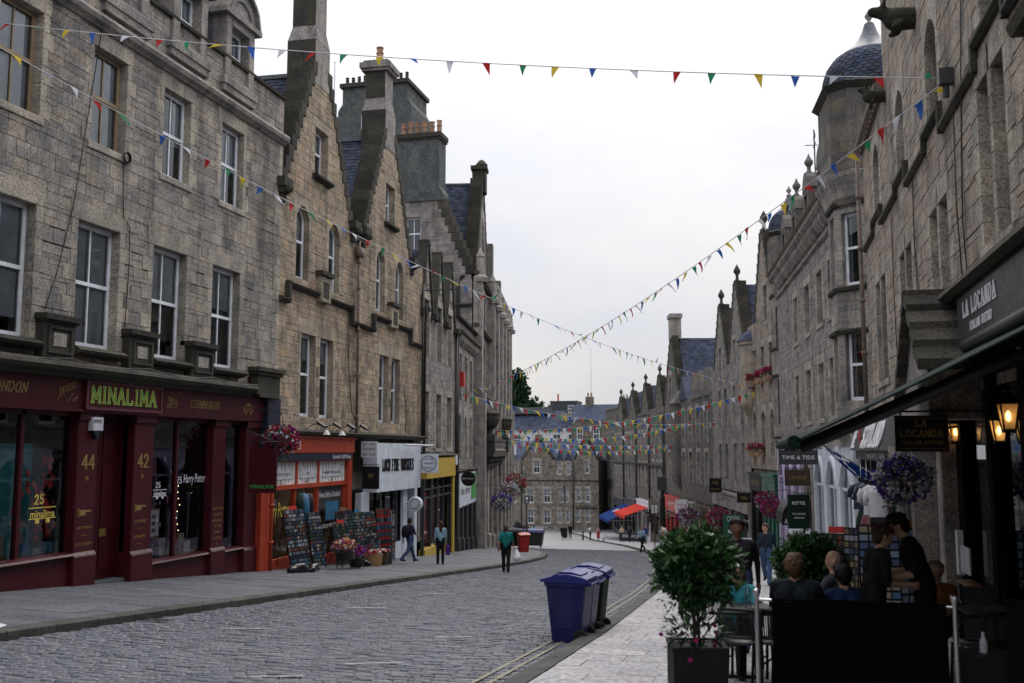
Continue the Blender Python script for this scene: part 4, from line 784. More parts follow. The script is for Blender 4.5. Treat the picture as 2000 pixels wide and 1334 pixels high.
# projecting signs
def proj_sign(name, label, F, u, z0, z1, wd, mat, lines, tmat, out0=.1, th=.05):
    S = thing(name, label, 'sign', F @ Matrix.Translation((u, -out0, 0))); m = MB(); m.box(-th / 2, th / 2, -wd, 0, z0, z1); b = m.build('sign_board', mat, S)
    m = MB(); m.tube([(0, out0, z1 + .06), (0, -wd, z1 + .06)], .015, 5); m.tube([(0, -.1, z1 + .06), (0, -.1, z1 - .02)], .01, 4); m.build('bracket', 'black_pipe', S)
    side = -1 if F[0][3] < -5 else 1
    for s, zz, h, tw in lines:
        q = text(b, s, 0, 0, h, mat=tmat, width=tw)
        if q:
            q.rotation_euler = (0, 0, R(-90 if side < 0 else 90)); q.location = (side * (th / 2 + .001), -(wd - (tw or wd * .8)) / 2 if side < 0 else -(wd + (tw or wd * .8)) / 2, zz)
    return S
proj_sign('projecting_sign', 'white gift shop sign beside the orange shop, over a black one', FL2, 7.3, 1.5, 2.1, .64, 'paper', [('EST 1990', 1.95, .08, .5), ('Scottish', 1.76, .13, .5), ('Gift Shop', 1.56, .13, .54)], 'dark_grey')
proj_sign('projecting_sign', 'black hanging sign with a small gold heart under the white gift shop sign', FL2, 7.5, .3, 1.15, .66, 'black_paint', [('W', .7, .2, .2)], 'gold')

# white whisky shopfront
T = thing('shopfront', 'white whisky shop front with a big projecting white sign box', 'shopfront', FL2 @ Matrix.Translation((-.5, .2, 0)))
m = MB(); m.box(9.1, 14.85, -.48, .1, .12, 2.05); sg = m.build('sign_box', 'white_paint', T)
slab(sg, 'LOCH FYNE WHISKIES', 9.75, .95, .44, y=-.485, w=.34, gap=.225, t=.17, mat='black_paint', depth=.02)
m = MB(); m.box(8.3, 9.2, -.14, .1, g2(8.5) - .3, .12); m.box(13.3, 13.9, -.2, .1, g2(13) - .3, .12); m.box(14.9, 15.3, -.2, .1, g2(15) - .3, .12); m.box(9.2, 13.3, -.16, .1, g2(13) - .3, g2(9) + .45); m.build('shop_frame', 'white_paint', T)
m = MB()
for x in np.linspace(9.2, 13.3, 5): m.box(x - .03, x + .03, -.08, .05, g2(9) + .45, .12)
m.box(9.2, 13.3, -.08, .05, g2(9) + .45, g2(9) + .52); wn = m.build('window', 'black_paint', T)
for x in np.linspace(9.2, 13.3, 5)[:-1]: m = MB(); m.quad((x + .03, -.02, g2(9) + .5), (x + 1.0, -.02, g2(9) + .5), (x + 1.0, -.02, .1), (x + .03, -.02, .1)); m.build('pane', 'shop_glass', wn)
m = MB()
for z in np.arange(g2(9) + .55, .1, .07): m.box(9.2, 13.3, .12, .16, z, z + .03)
m.build('window_slats', 'black_pipe', T)
room(T, 9.2, 14.9, .1, 1.4, g2(14) - .1, .12, 'room_dark')
m = MB()
for i in range(60): x = rnd.uniform(9.3, 13.2); z = rnd.choice((g2(9) + .6, g2(9) + 1.1)); m.lathe([(.04, 0), (.04, .2), (.015, .26), (.015, .34)], 6, (x, .6, z), 0, rnd.random())
m.build('bottles', 'goods', T); m = MB(); m.box(13.9, 14.9, .2, .26, g2(14), .1); m.build('door', 'black_paint', T)
L = thing('wall_clock', 'round white drum sign standing out from the white shop pier', 'sign', FL2 @ Matrix.Translation((13.1, -.05, -.55))); m = MB(); m.lathe([(0, -.12), (.3, -.12), (.32, -.09), (.32, .09), (.3, .12), (0, .12)], 20); q = m.build('drum', 'white_paint', L, False); q.rotation_euler = (0, R(90), 0); q.location = (0, -.4, 0)
m = MB(); m.lathe([(.0, 0), (.22, 0), (.22, .01), (0, .01)], 20); q = m.build('dial', 'navy_paint', L); q.rotation_euler = (0, R(90), 0); q.location = (-.135, -.4, 0); m = MB(); m.lathe([(.0, 0), (.19, 0), (.19, .01), (0, .01)], 20); q = m.build('dial_face', 'paper', L); q.rotation_euler = (0, R(90), 0); q.location = (-.142, -.4, 0); m = MB(); m.tube([(0, 0, 0), (0, -.2, 0)], .03, 6); m.build('arm', 'black_pipe', L)
S = proj_sign('projecting_sign', 'square white sign with a round emblem at the end of the white sign box', FL2, 14.6, .75, 1.6, .88, 'white_paint', [('LOCH FYNE', 1.34, .08, .4), ('WHISKIES', 1.14, .08, .44), ('EDINBURGH', .94, .08, .4)], 'navy_paint', .15)
m = MB(); m.tube([(-.03, -.44 + .34 * math.cos(t), 1.17 + .34 * math.sin(t)) for t in np.linspace(0, 2 * math.pi, 25)], .014, 4); m.build('ring', 'navy_paint', S)
m = MB(); m.tube([(11.2, -.6, 1.98), (15.2, -.6, 1.98)], .04, 8); q = tag(m.build('sign_light_bar', 'paper'), 'long white sign light bar along the top of the whisky sign', 'lamp'); q.matrix_world = FL2
# ------------------------------------------------------------------ left side: three-gablet house, parapet house, tall gothic house
FL3 = frame((-15.2, 43.5), (-16.13, 51.65)); F4L = frame((-16.13, 51.65), (-17.6, 60.5)); FL5 = frame((-17.6, 60.5), (-23, 90))
def gz3(F, u): q = F @ Vector((u, 0, 0)); return zl(q.x, q.y) - .02
T = thing('gablet_house', 'narrow grey house with three pointed dormer gablets over the yellow shop', 'building', FL3)
ops = []
for x in (.35, 3.35, 6.1): ops += [Op(x, x + 1.15, 6.15, 8.9, depth=.28, sill=False, blind=.4, blindmat='curtain', bars=0), Op(x - .15, x + 1.15, 1.85, 4.52, depth=.28, blind=.3, blindmat='grey_blind', bars=0)]
zs = [(0, 8.15, 1.5, 8.3)] + [(gable_fn(x - .45, x + 1.6, 8.3, 11.3, .12), None, 8.3, 11.2) for x in (.35, 3.35, 6.1)]
masonry(T, zs, ops, 'stone_grey', 'dressed_pale', ch=(.2, .3), cw=(.25, .6), limit=150); body(T, 0, 8.15, 1.3, 8.2, 8)
for x in (.35, 3.35, 6.1):
    c = x + .575; m = MB(); m.prism([(c - 1, 8.3), (c + 1, 8.3), (c + .1, 11.1), (c - .1, 11.1)], .62, .7); m.build('gablet_back', 'room_dark', T)
    for s in (-1, 1):
        m = MB(); m.prism([(c + s * 1.12, 8.25), (c + s * .1, 11.45), (c + s * .02, 11.6), (c + s * .22, 11.6), (c + s * 1.32, 8.25)][::s], -.1, .35); m.build('skew_stone', 'soot_stone', T)
        sheet(T, 'gablet_roof', (c, .3, 11.3), (c, 4, 11.3), (c + s * 1.15, 4, 8.2), (c + s * 1.15, .3, 8.2), 'slate'); slates(T, (c, .3, 11.3), (0, 1, 0), (s * 1.15, 0, -3.1), 3.5, 3.2, .25, .18)
    m = MB(); m.box(c - 1.3, c - .9, -.3, .3, 8.05, 8.3); m.box(c + .9, c + 1.3, -.3, .3, 8.05, 8.3); m.box(c - .2, c + .2, -.14, .4, 11.5, 11.75); m.build('skewputt', 'soot_stone', T); m = MB(); m.blk(c - .22, c + .22, 9.6, 10.2, -.06, .02, .02); m.build('panel', 'dressed_pale', T)
sheet(T, 'roof', (0, .2, 8.2), (8.15, .2, 8.2), (8.15, 6, 12), (0, 6, 12), 'slate')
cornice(T, 0, 8.15, 1.42, [(0, 0), (.15, 0), (.28, .1), (.1, .2), (0, .24)], 'soot_stone', 'shop_cornice')
m = MB(); m.tube([(0.15, -.2, 8.2), (.1, -.12, 7.6), (.1, -.12, 1.5)], .06, 8); m.tube([(7.95, -.12, 8.2), (7.95, -.12, -2.5)], .07, 8); m.box(-.1, .3, -.35, 0, 8.2, 8.5); m.build('downpipe', 'black_pipe', T, True)
m = MB(); m.tube([(.2, -.05, 9.2), (.2, -1.6, 9.25)], .03, 6); m.build('flag_bracket', 'black_pipe', T)
T = thing('shopfront', 'yellow painted shopfront with pink and grey window panes', 'shopfront', FL3)
m = MB(); m.box(.2, 7.2, -.25, .1, .45, 1.4); m.box(6.8, 7.2, -.2, .1, gz3(FL3, 7) - .3, .45); m.box(.2, 4.8, -.2, .1, gz3(FL3, 4) - .3, gz3(FL3, 1) + .35); m.build('fascia', 'yellow_paint', T)
m = MB()
for x in (.25, 1.8, 3.3, 4.8, 6.75): m.box(x - .05, x + .05, -.12, .05, gz3(FL3, x) - .2, .45)
for z in (-.05, -.45): m.box(.25, 6.8, -.1, .04, z - .04, z + .04)
wn = m.build('window', 'dark_grey', T)
for i, (a, b) in enumerate(((.3, 1.75), (1.85, 3.25), (3.35, 4.75))): m = MB(); m.quad((a, -.02, gz3(FL3, 2) + .35), (b, -.02, gz3(FL3, 2) + .35), (b, -.02, .4), (a, -.02, .4)); m.build('pane', 'shop_glass', wn)
m = MB(); m.box(.3, 1.7, .15, .18, -2.4, -.5); m.build('grey_panel', 'cream_blind', T); m = MB(); m.box(1.85, 4.75, .15, .18, -2.6, -.5); m.build('pink_panel', 'pink_panel', T); m = MB(); m.box(2.0, 2.9, .1, .14, -1.5, -.6); q = m.build('sale_poster', 'paper', T); text(q, 'SALE', 2.1, -1.2, .3, y=.098, mat='red_paint', width=.7)
room(T, .2, 7, .2, 1.5, -4, .4); m = MB(); m.box(4.9, 6.7, .3, .36, gz3(FL3, 6), .0); m.build('door', 'black_paint', T); m = MB(); m.box(7.0, 7.5, -.3, .0, 1.0, 1.5); m.build('alarm_box', 'paper', T)
L = thing('disc_sign', 'black disc sign with white script beside the yellow shop', 'sign', FL3 @ Matrix.Translation((8.2, -.75, .25))); m = MB(); m.lathe([(0, -.03), (.38, -.03), (.4, 0), (.38, .03), (0, .03)], 24); q = m.build('disc', 'black_paint', L); q.rotation_euler = (0, R(90), 0); q = text(L, "John's Store", 0, 0, .1, width=.6); q.rotation_euler = (0, 0, R(-90)); q.location = (-.04, .3, -.03); m = MB(); m.tube([(0, .9, .5), (0, -.4, .5)], .02, 5); m.tube([(0, 0, .5), (0, 0, .38)], .012, 4); m.build('bracket', 'black_pipe', L)

T = thing('parapet_house', 'small grey house with heavy corbelled parapet and triple arched windows', 'building', F4L)
ops = []
for k, x in enumerate((1.3, 3.9, 6.3)): ops += [Op(x, x + 1.3, 4.6, 7.2, depth=.25, sill=False, blind=.3, bars=0, blindmat='grey_blind'), Op(x + .1, x + 1.2, 1.3, 3.4, .45, depth=.25, sill=False, blind=.3, bars=0, blindmat='grey_blind')]
masonry(T, [(0, 8.95, .7, 7.7), (0, 8.95, 8.35, 9.1)], ops, 'stone_grey', 'dressed_pale', limit=60); body(T, 0, 8.95, .6, 8.9, 8)
cornice(T, -.1, 9.0, 8.1, [(0, 0), (.3, 0), (.45, .12), (.45, .22), (.1, .28)]); cornice(T, -.1, 9.0, 9.05, [(0, 0), (.2, 0), (.25, .1), (.1, .2)], name='parapet_coping')
for i in range(16): m = MB(); x = .2 + i * .55; m.xprism([(.05, 7.62), (-.12, 7.66), (-.3, 7.85), (-.34, 8.1), (.05, 8.1)], x, x + .3, 0, rnd.random()); m.build('corbel', 'dressed_grey', T)
cornice(T, 0, 8.95, .55, [(0, 0), (.15, 0), (.28, .1), (.1, .2)], name='shop_cornice'); m = MB(); m.tube([(.3, -.12, 7.6), (.3, -.12, -3.5)], .07, 8); m.build('downpipe', 'black_pipe', T, True); m = MB(); m.box(1.0, 1.6, -.35, 0, 5.3, 6.1); m.build('alarm_box', 'red_paint', T)
T = thing('shopfront', 'small dark shopfront under a white and green fascia past the yellow shop', 'shopfront', F4L)
m = MB(); m.box(.6, 8.2, -.2, .1, -1.35, .5); q = m.build('fascia', 'white_paint', T); m = MB(); m.box(5.8, 7.8, -.23, -.2, -1.1, .4); m.build('green_square', 'sign_green', q); text(q, 'the store', 1.2, -.7, .5, y=-.205, mat='dark_grey', width=4)
m = MB()
for x in (.4, 2.2, 4.2, 6.4, 8.3): m.box(x - .25, x + .25, -.2, .1, gz3(F4L, x) - .3, -1.3); m.box(x - .32, x + .32, -.28, .1, gz3(F4L, x) - .3, gz3(F4L, x) + .7)
m.build('pier', 'dark_grey', T); m = MB(); m.box(.6, 2.0, .2, .3, -4, -1.3); m.build('door', 'pink_panel', T); room(T, .3, 8.4, .3, 1.5, -5, -1.3); m = MB(); m.box(.2, 8.6, -.1, .05, -1.5, -1.3); m.build('lintel', 'dark_grey', T)

T = thing('gothic_tenement', 'tall dark gothic tenement with pointed gable, buttresses and crow-stepped side', 'building', FL5)
ops = []
for i in range(6):
    x = 2.2 + i * 3.6
    ops += [Op(x, x + 1.1, 1.75, 4.0, depth=.3, bars=0, sill=False), Op(x, x + 1.1, 6.0, 8.6, .6, True, depth=.3, bars=0, sill=False), Op(x, x + 1.1, 10.2, 12.2, .5, True, depth=.3, bars=0, sill=False)]
ops.append(Op(4.2, 6.0, 13.8, 16.4, 1.6, True, depth=.3, bars=1, sill=False))
masonry(T, [(0, 29, .6, 13), (gable_fn(.6, 9.6, 13, 20.4, .5), None, 13, 20.4)], ops, 'stone_dark', 'dressed_grey', limit=40, ch=(.28, .4), cw=(.4, .9)); body(T, 0.05, 29, -7, 12.8, 9)
m = MB(); m.prism([(.9, 12.8), (9.3, 12.8), (5.4, 20.2), (4.8, 20.2)], .62, .8); m.build('gable_back', 'room_dark', T)
crowsteps(T, .6, 9.6, 13, 20.4, .5, 12, d=.8)
for s in (-1, 1): sheet(T, 'roof', (5.1, .3, 20.2), (5.1, 9, 20.2), (5.1 + s * 4.7, 9, 12.8), (5.1 + s * 4.7, .3, 12.8), 'slate')
slates(T, (5.1, .3, 20.22), (0, 1, 0), (-4.7, 0, -7.4), 8.6, 8.7, .32, .24); m = MB(); m.box(5.0, 5.2, .5, 9, 20.2, 20.35); m.build('ridge', 'lead_sheet', T); pots(T, (5.1,), 3, 20.3, .6); pots(T, (5.1,), 4.5, 20.3, .6)
m = MB(); m.blk(4.6, 5.6, 19.6, 21.2, -.25, .7, .04); m.box(4.4, 5.8, -.35, .8, 21.2, 21.45); m.lathe([(.35, 0), (.45, .2), (.2, .5), (0, .6)], 8, (5.1, .1, 21.45)); m.build('gable_finial', 'soot_stone', T)
for z in (5.2, 9.6, 13.0): cornice(T, -.1, 29, z, [(0, 0), (.2, 0), (.35, .14), (.1, .28)], 'soot_stone', 'string_course')
for x in (.3, 9.9, 14, 18, 22, 26, 28.8):
    m = MB(); m.blk(x - .45, x + .45, -7, 5.4, -.7, .1, .03, 0, .5); m.blk(x - .35, x + .35, 5.4, 12.5, -.5, .1, .03, 0, .6); m.lathe([(.5, 0), (.55, .3), (.35, .5), (.25, 1.6), (.3, 1.7), (0, 2.3)], 8, (x, -.3, 12.5)); m.build('buttress', 'dressed_grey', T)
m = MB(); m.box(12, 13, -.1, 1, 14, 17.5); m.box(20, 21, -.1, 1, 14, 16); m.build('wallhead_dormer', 'stone_dark', T); sheet(T, 'roof', (9.5, .5, 13), (29, .5, 13), (29, 6, 18), (9.5, 6, 18), 'slate')
# camera-facing party wall with crow-stepped skew and the big grey chimney
FS = frame((-25.0, 60.35), (-17.75, 60.35)); S_ = FL5.inverted() @ FS
W = thing('party_wall', 'tall stone party wall with mossy crow steps and broad grey rendered chimney', 'wall', FS)
def sk(za, zb): return 0.0, min(7.2, 7.25 - (zb - 13.0) / 5.0 * 2.1) if zb > 13 else 7.25
masonry(W, [(sk, None, 8.2, 18.0)], [Op(2.7, 3.75, 14.7, 16.9, depth=.2, bars=1, sill=False)], 'stone_grey', 'dressed_grey', limit=200, ch=(.28, .42), cw=(.5, 1.2)); m = MB(); m.box(0, 5.2, .5, 1.2, 8, 18); m.box(5.2, 7.2, .5, 1.2, 8, 13); m.build('wall_core', 'stone_dark', W)
for i in range(9): z = 13.0 + i * .55; x = 7.25 - i * .235; m = MB(); m.blk(x - .45, x + .1, z, z + .62, -.08, .7, .03, 0, rnd.random()); m.build('crow_step', 'soot_stone', W)
m = MB(); P = [(2.0, 17.95), (5.25, 17.95), (5.25, 18.4), (5.0, 18.9), (5.0, 22.2), (2.0, 22.2)]; m.prism(P, -.12, 1.3, 0, .5); m.build('chimney_stack', 'chimney_render', W); m = MB(); m.box(1.9, 5.15, -.25, 1.4, 22.2, 22.5); m.box(1.95, 5.1, -.18, 1.35, 22.05, 22.2); q = m.build('chimney_cap', 'soot_stone', W); pots(q, [2.3 + i * .5 for i in range(6)], .5, 22.5, .95, .2)
m = MB(); m.tube([(6.35, -.12, 7.8), (6.35, -.12, 12.3), (6.55, -.12, 12.8), (6.75, .1, 12.9)], .1, 8); m.build('downpipe', 'black_pipe', W, True); cornice(W, 4.4, 7.25, 10.9, [(0, 0), (.15, 0), (.25, .12), (0, .25)], name='string_course')
# gothic ground floor: rounded entrance with urn-topped balcony
T = thing('stone_balcony', 'carved stone balcony with two urn finials above an arched entrance', 'balcony', FL5)
m = MB(); m.box(1.0, 15, -1.1, .1, 1.35, 1.65); m.box(1.2, 14.8, -.9, .1, 1.05, 1.35); m.box(1.4, 14.6, -.7, .1, .7, 1.05); m.build('balcony_slab', 'soot_stone', T)
for i in range(20): m = MB(); x = 1.6 + i * .65; m.lathe([(.1, 0), (.16, .1), (.08, .25), (.15, .55), (.1, .7)], 8, (x, -.9, 1.65), 0, rnd.random()); m.build('baluster', 'dressed_grey', T)
m = MB(); m.box(1.0, 15, -1.08, -.72, 2.35, 2.55); m.build('handrail', 'soot_stone', T)
for x in (1.6, 14.2): m = MB(); m.box(x - .5, x + .5, -1.2, -.5, 1.65, 2.75); m.lathe([(.35, 0), (.2, .15), (.2, .35), (.5, .65), (.62, 1.0), (.6, 1.25), (.65, 1.3), (.65, 1.4), (.5, 1.5), (0, 1.7)], 12, (x, -.85, 2.75)); m.build('urn', 'soot_stone', T)
m = MB()
for x in (1.6, 5.2, 8.8, 12.4, 16, 20, 24, 28): m.blk(x - .55, x + .55, -7.5, .8, -.45, .1, .03, 0, rnd.random()); m.blk(x - .7, x + .7, -7.5, gz3(FL5, x) + .9, -.6, .1, .03, 0, rnd.random())
m.build('pier', 'dressed_grey', T); m = MB()
for x in (1.6, 5.2, 8.8, 12.4, 16, 20, 24): 
    P = arch_pts(x + .55, x + 3.05, -1.0, 1.2, 10)
    for i in range(10): m.prism([P[i], P[i + 1], (P[i + 1][0], .8), (P[i][0], .8)], -.3, .1, 0, .5)
m.build('arch', 'dressed_grey', T); m = MB(); m.box(1, 29, .25, .35, -7.5, .9); m.build('entrance_glazing', 'far_dark', T)
m = MB(); m.box(4.2, 12, -.12, .02, 4.35, 5.1); q = m.build('name_panel', 'dressed_grey', T); slab(q, 'BOOKSHOP', 5.2, 4.5, .42, y=-.125, w=.9, gap=.4, t=.2, mat='dressed_pale', depth=.05)
# rear tower house and flagpole
FT = frame((-34, 76), (-27.9, 76)); T = thing('rear_house', 'blue-grey rendered tall house behind the gables with a row of chimney pots', 'building', FT)
m = MB(); m.prism([(-.3, 10), (6.3, 10), (6.3, 30.5), (5.9, 31.2), (5.9, 32.4), (.1, 32.4), (.1, 31.0), (-.3, 30.4)], 0, 5); m.build('wall', 'chimney_render', T); m = MB(); m.box(-.1, 6.1, -.25, 5.2, 32.4, 32.75); q = m.build('wall_head', 'soot_stone', T); pots(q, [.3 + i * .54 for i in range(11)], .5, 32.75, .75, .17, 'soot_stone')
sash(T, Op(1.85, 2.8, 28.7, 29.9, depth=-.04, bars=1)); m = MB(); m.box(1.85, 2.8, -.01, .0, 28.7, 29.9); m.build('window_void', 'room_dark', T)
m = MB(); m.tube([(0, 0, 0), (0, 0, 12)], [.07, .04], 6); m.lathe([(0, -.1), (.1, 0), (0, .1)], 8, (0, 0, 12.05)); q = tag(m.build('flagpole', 'white_paint'), 'thin white flagpole rising behind the first gable', 'flagpole'); q.location = (-36.5, 80, 24.5)
# ------------------------------------------------------------------ right side: bistro building with pointed windows
FR1 = frame((3, 31.9), (3, 6))
def gr(F, u): q = F @ Vector((u, 0, 0)); return zr(q.x, q.y) - .02
T = thing('bistro_building', 'buff stone building with pointed windows and paired lights above the bistro awning', 'building', FR1)
ops = []
def pair(a, b, z0, z1, **k):
    c = (a + b) / 2; return [Op(a, c - .09, z0, z1, sill=True, **k), Op(c + .09, b, z0, z1, sill=True, **k)]
K = dict(depth=.34, bars=0, frame='wood_brown', blind=.25, blindmat='grey_blind', qw=(.09, .09))
for a, b, c, d in ((4.5, 6.6, 3.5, 6.05), (9.2, 10.95, 3.66, 5.92), (13.2, 14.95, 3.7, 5.9), (17.45, 19.0, 4.46, 6.7)):
    for o in pair(a, b, c, d, **K): o.qw = (.09, .09); ops.append(o)
for x, z in ((5.0, 7.8), (9.45, 7.62), (13.45, 7.45), (17.9, 7.4), (21.6, 7.4)): ops.append(Op(x, x + 1.15, z, z + 1.35, .42, True, depth=.34, bars=0, sill=False, lintel=.25, blind=.3, blindmat='grey_blind', frame='white_frame'))
quo = []
for a, b, c, d in ((4.5, 6.6, 3.5, 6.05), (9.2, 10.95, 3.66, 5.92), (13.2, 14.95, 3.7, 5.9), (17.45, 19.0, 4.46, 6.7)):
    n = 6
    for i in range(n):
        wq = .36 if i % 2 else .2; z0, z1 = c + (d - c) * i / n, c + (d - c) * (i + 1) / n; quo += [(a - .09 - wq, a - .09, z0, z1), (b + .09, b + .09 + wq, z0, z1)]
masonry(T, [(2.4, 25.9, 2.6, 10.3), (7.7, 25.9, 10.3, 13.5)], ops, 'stone_brown_buff', 'dressed_pale', quoins=quo, ch=(.2, .34), cw=(.28, .75), limit=300)
body(T, 2.4, 25.9, 2.4, 10.2, 9); m = MB(); m.box(7.75, 25.9, .62, 9, 10.2, 13.4); m.build('upper_body', 'stone_dark', T)
# stepped hood courses under the pointed windows
Z = [(2.4, 4.7, 7.35), (4.7, 6.5, 7.62), (6.5, 9.2, 7.25), (9.2, 10.9, 7.44), (10.9, 13.2, 7.05), (13.2, 14.9, 7.28), (14.9, 17.6, 6.9), (17.6, 19.4, 7.2), (19.4, 25.9, 6.9)]
for a, b, z in Z: cornice(T, a, b, z, [(0, 0), (.05, 0), (.11, .06), (.11, .12), (.02, .16)], 'soot_stone', 'string_course')
for (a, b, z), (_, _, z2) in zip(Z, Z[1:]): m = MB(); lo, hi = min(z, z2), max(z, z2); m.box(b - .05, b + .05, -.105, .04, lo, hi + .15); m.build('string_riser', 'soot_stone', T)
cornice(T, 2.4, 7.7, 10.2, [(0, 0), (.1, 0), (.22, .1), (.24, .2), (.12, .28)], 'rust_pipe', 'eaves_gutter')
for i in range(12): m = MB(); x = 2.6 + i * .42; m.tube([(x + .1 * math.cos(t), -.14, 10.1 + .1 * math.sin(t)) for t in np.linspace(0, 6.2, 9)], .012, 4); m.build('scroll_bracket', 'rust_pipe', T)
m = MB(); m.box(20.2, 21.8, -.05, .05, 4.9, 6.4)
for k in range(5): m.box(20.4 + k * .26, 20.55 + k * .26, -.1, -.05, 5.05, 6.25)
m.build('carved_panel', 'dressed_grey', T); cornice(T, 20.0, 22.0, 6.4, [(0, 0), (.15, 0), (.2, .12), (0, .2)], name='panel_hood')
for p in ([(11.6, 7.2), (11.5, 5.8), (11.75, 4.6), (11.9, 4.3)], [(16.9, 8.6), (16.5, 6.8), (16.2, 5.2), (16.35, 4.2), (16.2, 3.9)], [(15.9, 7), (15.8, 5.5), (16.0, 4.1)], [(8.3, 7.0), (8.2, 5.2), (8.4, 3.2)]): cable(T, [(a, -.03, b) for a, b in p], .011)
m = MB(); m.tube([(2.3, -.14, 10.2), (2.3, -.14, 2.4)], .06, 8)
for z in (3, 4.5, 6, 7.5, 9): m.lathe([(.06, -.06), (.085, -.06), (.085, .06), (.06, .06)], 10, (2.3, -.14, z))
m.build('downpipe', 'rust_pipe', T, True); m = MB(); m.box(15.85, 16.0, -.22, 0, 7.35, 7.6); m.tube([(15.92, -.12, 7.35), (15.92, -.12, 7.15)], .05, 6); m.build('junction_box', 'dark_grey', T)
def blob(name, caps, mat, voxel=.03, parent=None, M=None, smooth=2, mats=None):
    """one continuous skin grown over tapered limbs: caps = (p, q, r_p, r_q, material index)"""
    bm = bmesh.new()
    for a, b, ra, rb, *_ in caps:
        a, b = Vector(a), Vector(b); d = b - a; L = d.length
        if L < 1e-4: d = Vector((0, 0, 1)); L = 1e-3
        q = Vector((0, 0, 1)).rotation_difference(d.normalized()).to_matrix().to_4x4()
        prof = [(-1, 0)] + [(-math.cos(t), math.sin(t)) for t in np.linspace(.35, math.pi / 2, 4)]
        rings = [(ra * z, ra * r) for z, r in prof] + [(L - rb * z, rb * r) for z, r in prof[::-1]]; n = 10; V = []
        for z, r in rings:
            if r < 1e-5: V.append([bm.verts.new(Matrix.Translation(a) @ q @ Vector((0, 0, z)))]); continue
            V.append([bm.verts.new(Matrix.Translation(a) @ q @ Vector((r * math.cos(2 * math.pi * j / n), r * math.sin(2 * math.pi * j / n), z))) for j in range(n)])
        for A, B in zip(V, V[1:]):
            for j in range(n):
                if len(A) == 1: bm.faces.new((A[0], B[(j + 1) % n], B[j]))
                elif len(B) == 1: bm.faces.new((A[j], A[(j + 1) % n], B[0]))
                else: bm.faces.new((A[j], A[(j + 1) % n], B[(j + 1) % n], B[j]))
    me = bpy.data.meshes.new('tmp'); bm.to_mesh(me); bm.free(); o = bpy.data.objects.new('tmp', me); COL.objects.link(o)
    md = o.modifiers.new('r', 'REMESH'); md.mode = 'VOXEL'; md.voxel_size = voxel
    if smooth: s = o.modifiers.new('s', 'SMOOTH'); s.factor = .5; s.iterations = smooth
    dg = bpy.context.evaluated_depsgraph_get(); m2 = bpy.data.meshes.new_from_object(o.evaluated_get(dg)); bpy.data.objects.remove(o); bpy.data.meshes.remove(me)
    m2.name = name; m2.materials.clear()
    for x in (mats or [mat]): m2.materials.append(MATS[x] if isinstance(x, str) else x)
    n = len(m2.polygons); m2.polygons.foreach_set('use_smooth', [True] * n)
    if mats:
        c = np.empty(n * 3, 'f'); m2.polygons.foreach_get('center', c); c = c.reshape(-1, 3); best = np.full(n, 1e9); idx = np.zeros(n, int)
        for a, b, ra, rb, mi in caps:
            a, b = np.array(a), np.array(b); d = b - a; L2 = max(1e-9, d @ d); t = np.clip((c - a) @ d / L2, 0, 1); dist = np.linalg.norm(c - a - t[:, None] * d, axis=1) - (ra + (rb - ra) * t); k = dist < best; best[k] = dist[k]; idx[k] = mi
        m2.polygons.foreach_set('material_index', idx.astype('i'))
    o = link(name, m2, parent)
    if M is not None: o.matrix_world = M
    return o
for k, (u, z, s) in enumerate(((12.6, 9.85, .75), (7.9, 10.0, .55))):   # stone waterspout beasts
    F = FR1 @ Matrix.Translation((u, 0, z)); c = [((0, .3, 0), (0, -.35, .02), .26 * s, .3 * s, 0), ((0, -.35, .02), (0, -.75 * s, .16), .26 * s, .17 * s, 0), ((0, -.75 * s, .16), (0, -1.0 * s, .2), .17 * s, .13 * s, 0), ((.1, -.75 * s, .3), (.12, -.72 * s, .42), .05, .03, 0), ((-.1, -.75 * s, .3), (-.12, -.72 * s, .42), .05, .03, 0), ((.2, -.3, -.15), (.22, -.55 * s, -.2), .1 * s, .07 * s, 0), ((-.2, -.3, -.15), (-.22, -.55 * s, -.2), .1 * s, .07 * s, 0)]
    q = blob('stone_gargoyle', c, 'soot_stone', .035, None, F); tag(q, ('large dark stone gargoyle leaning out near the top right corner', 'smaller dark stone gargoyle beside the turret')[k], 'gargoyle')

# gabled stone porch between souvenir shop and bistro
T = thing('stone_porch', 'projecting stone porch with stepped slab gable beside the bistro sign', 'porch', FR1)
ru, zt, pr = 15.7, 4.2, .75
m = MB(); m.prism([(ru - 1.8, 2.2), (ru + 1.0, 2.2), (ru + 1.0, 3.1), (ru, zt - .1), (ru - 1.8, 3.0)], -pr + .06, .05, 0, .5); m.build('gable_wall', 'dressed_grey', T)
for s, n in ((1, 4), (-1, 5)):
    for i in range(n): a = ru + s * (i * .3 - .06); b = ru + s * (i * .3 + .34); z = zt - i * .3; m = MB(); m.add([(a, -pr - .1, z), (b, -pr - .1, z - .26), (b, .05, z - .26), (a, .05, z), (a, -pr - .1, z - .16), (b, -pr - .1, z - .42), (b, .05, z - .42), (a, .05, z - .16)], [(0, 1, 2, 3), (4, 5, 6, 7), (0, 1, 5, 4), (1, 2, 6, 5), (2, 3, 7, 6), (3, 0, 4, 7)], 0, rnd.random()); m.build('coping_slab', 'soot_stone', T)
m = MB(); m.blk(13.9, 14.35, gr(FR1, 14) - .3, 2.2, -pr + .1, .05, .02, 0, .3); m.blk(14.9, 15.3, gr(FR1, 15) - .3, 2.2, -.35, .05, .02, 0, .6); m.lathe([(.16, 0), (.12, .1), (.11, 2.6), (.18, 2.8), (.2, 3.0)], 10, (14.1, -pr - .02, gr(FR1, 14))); m.build('pier', 'dressed_grey', T)
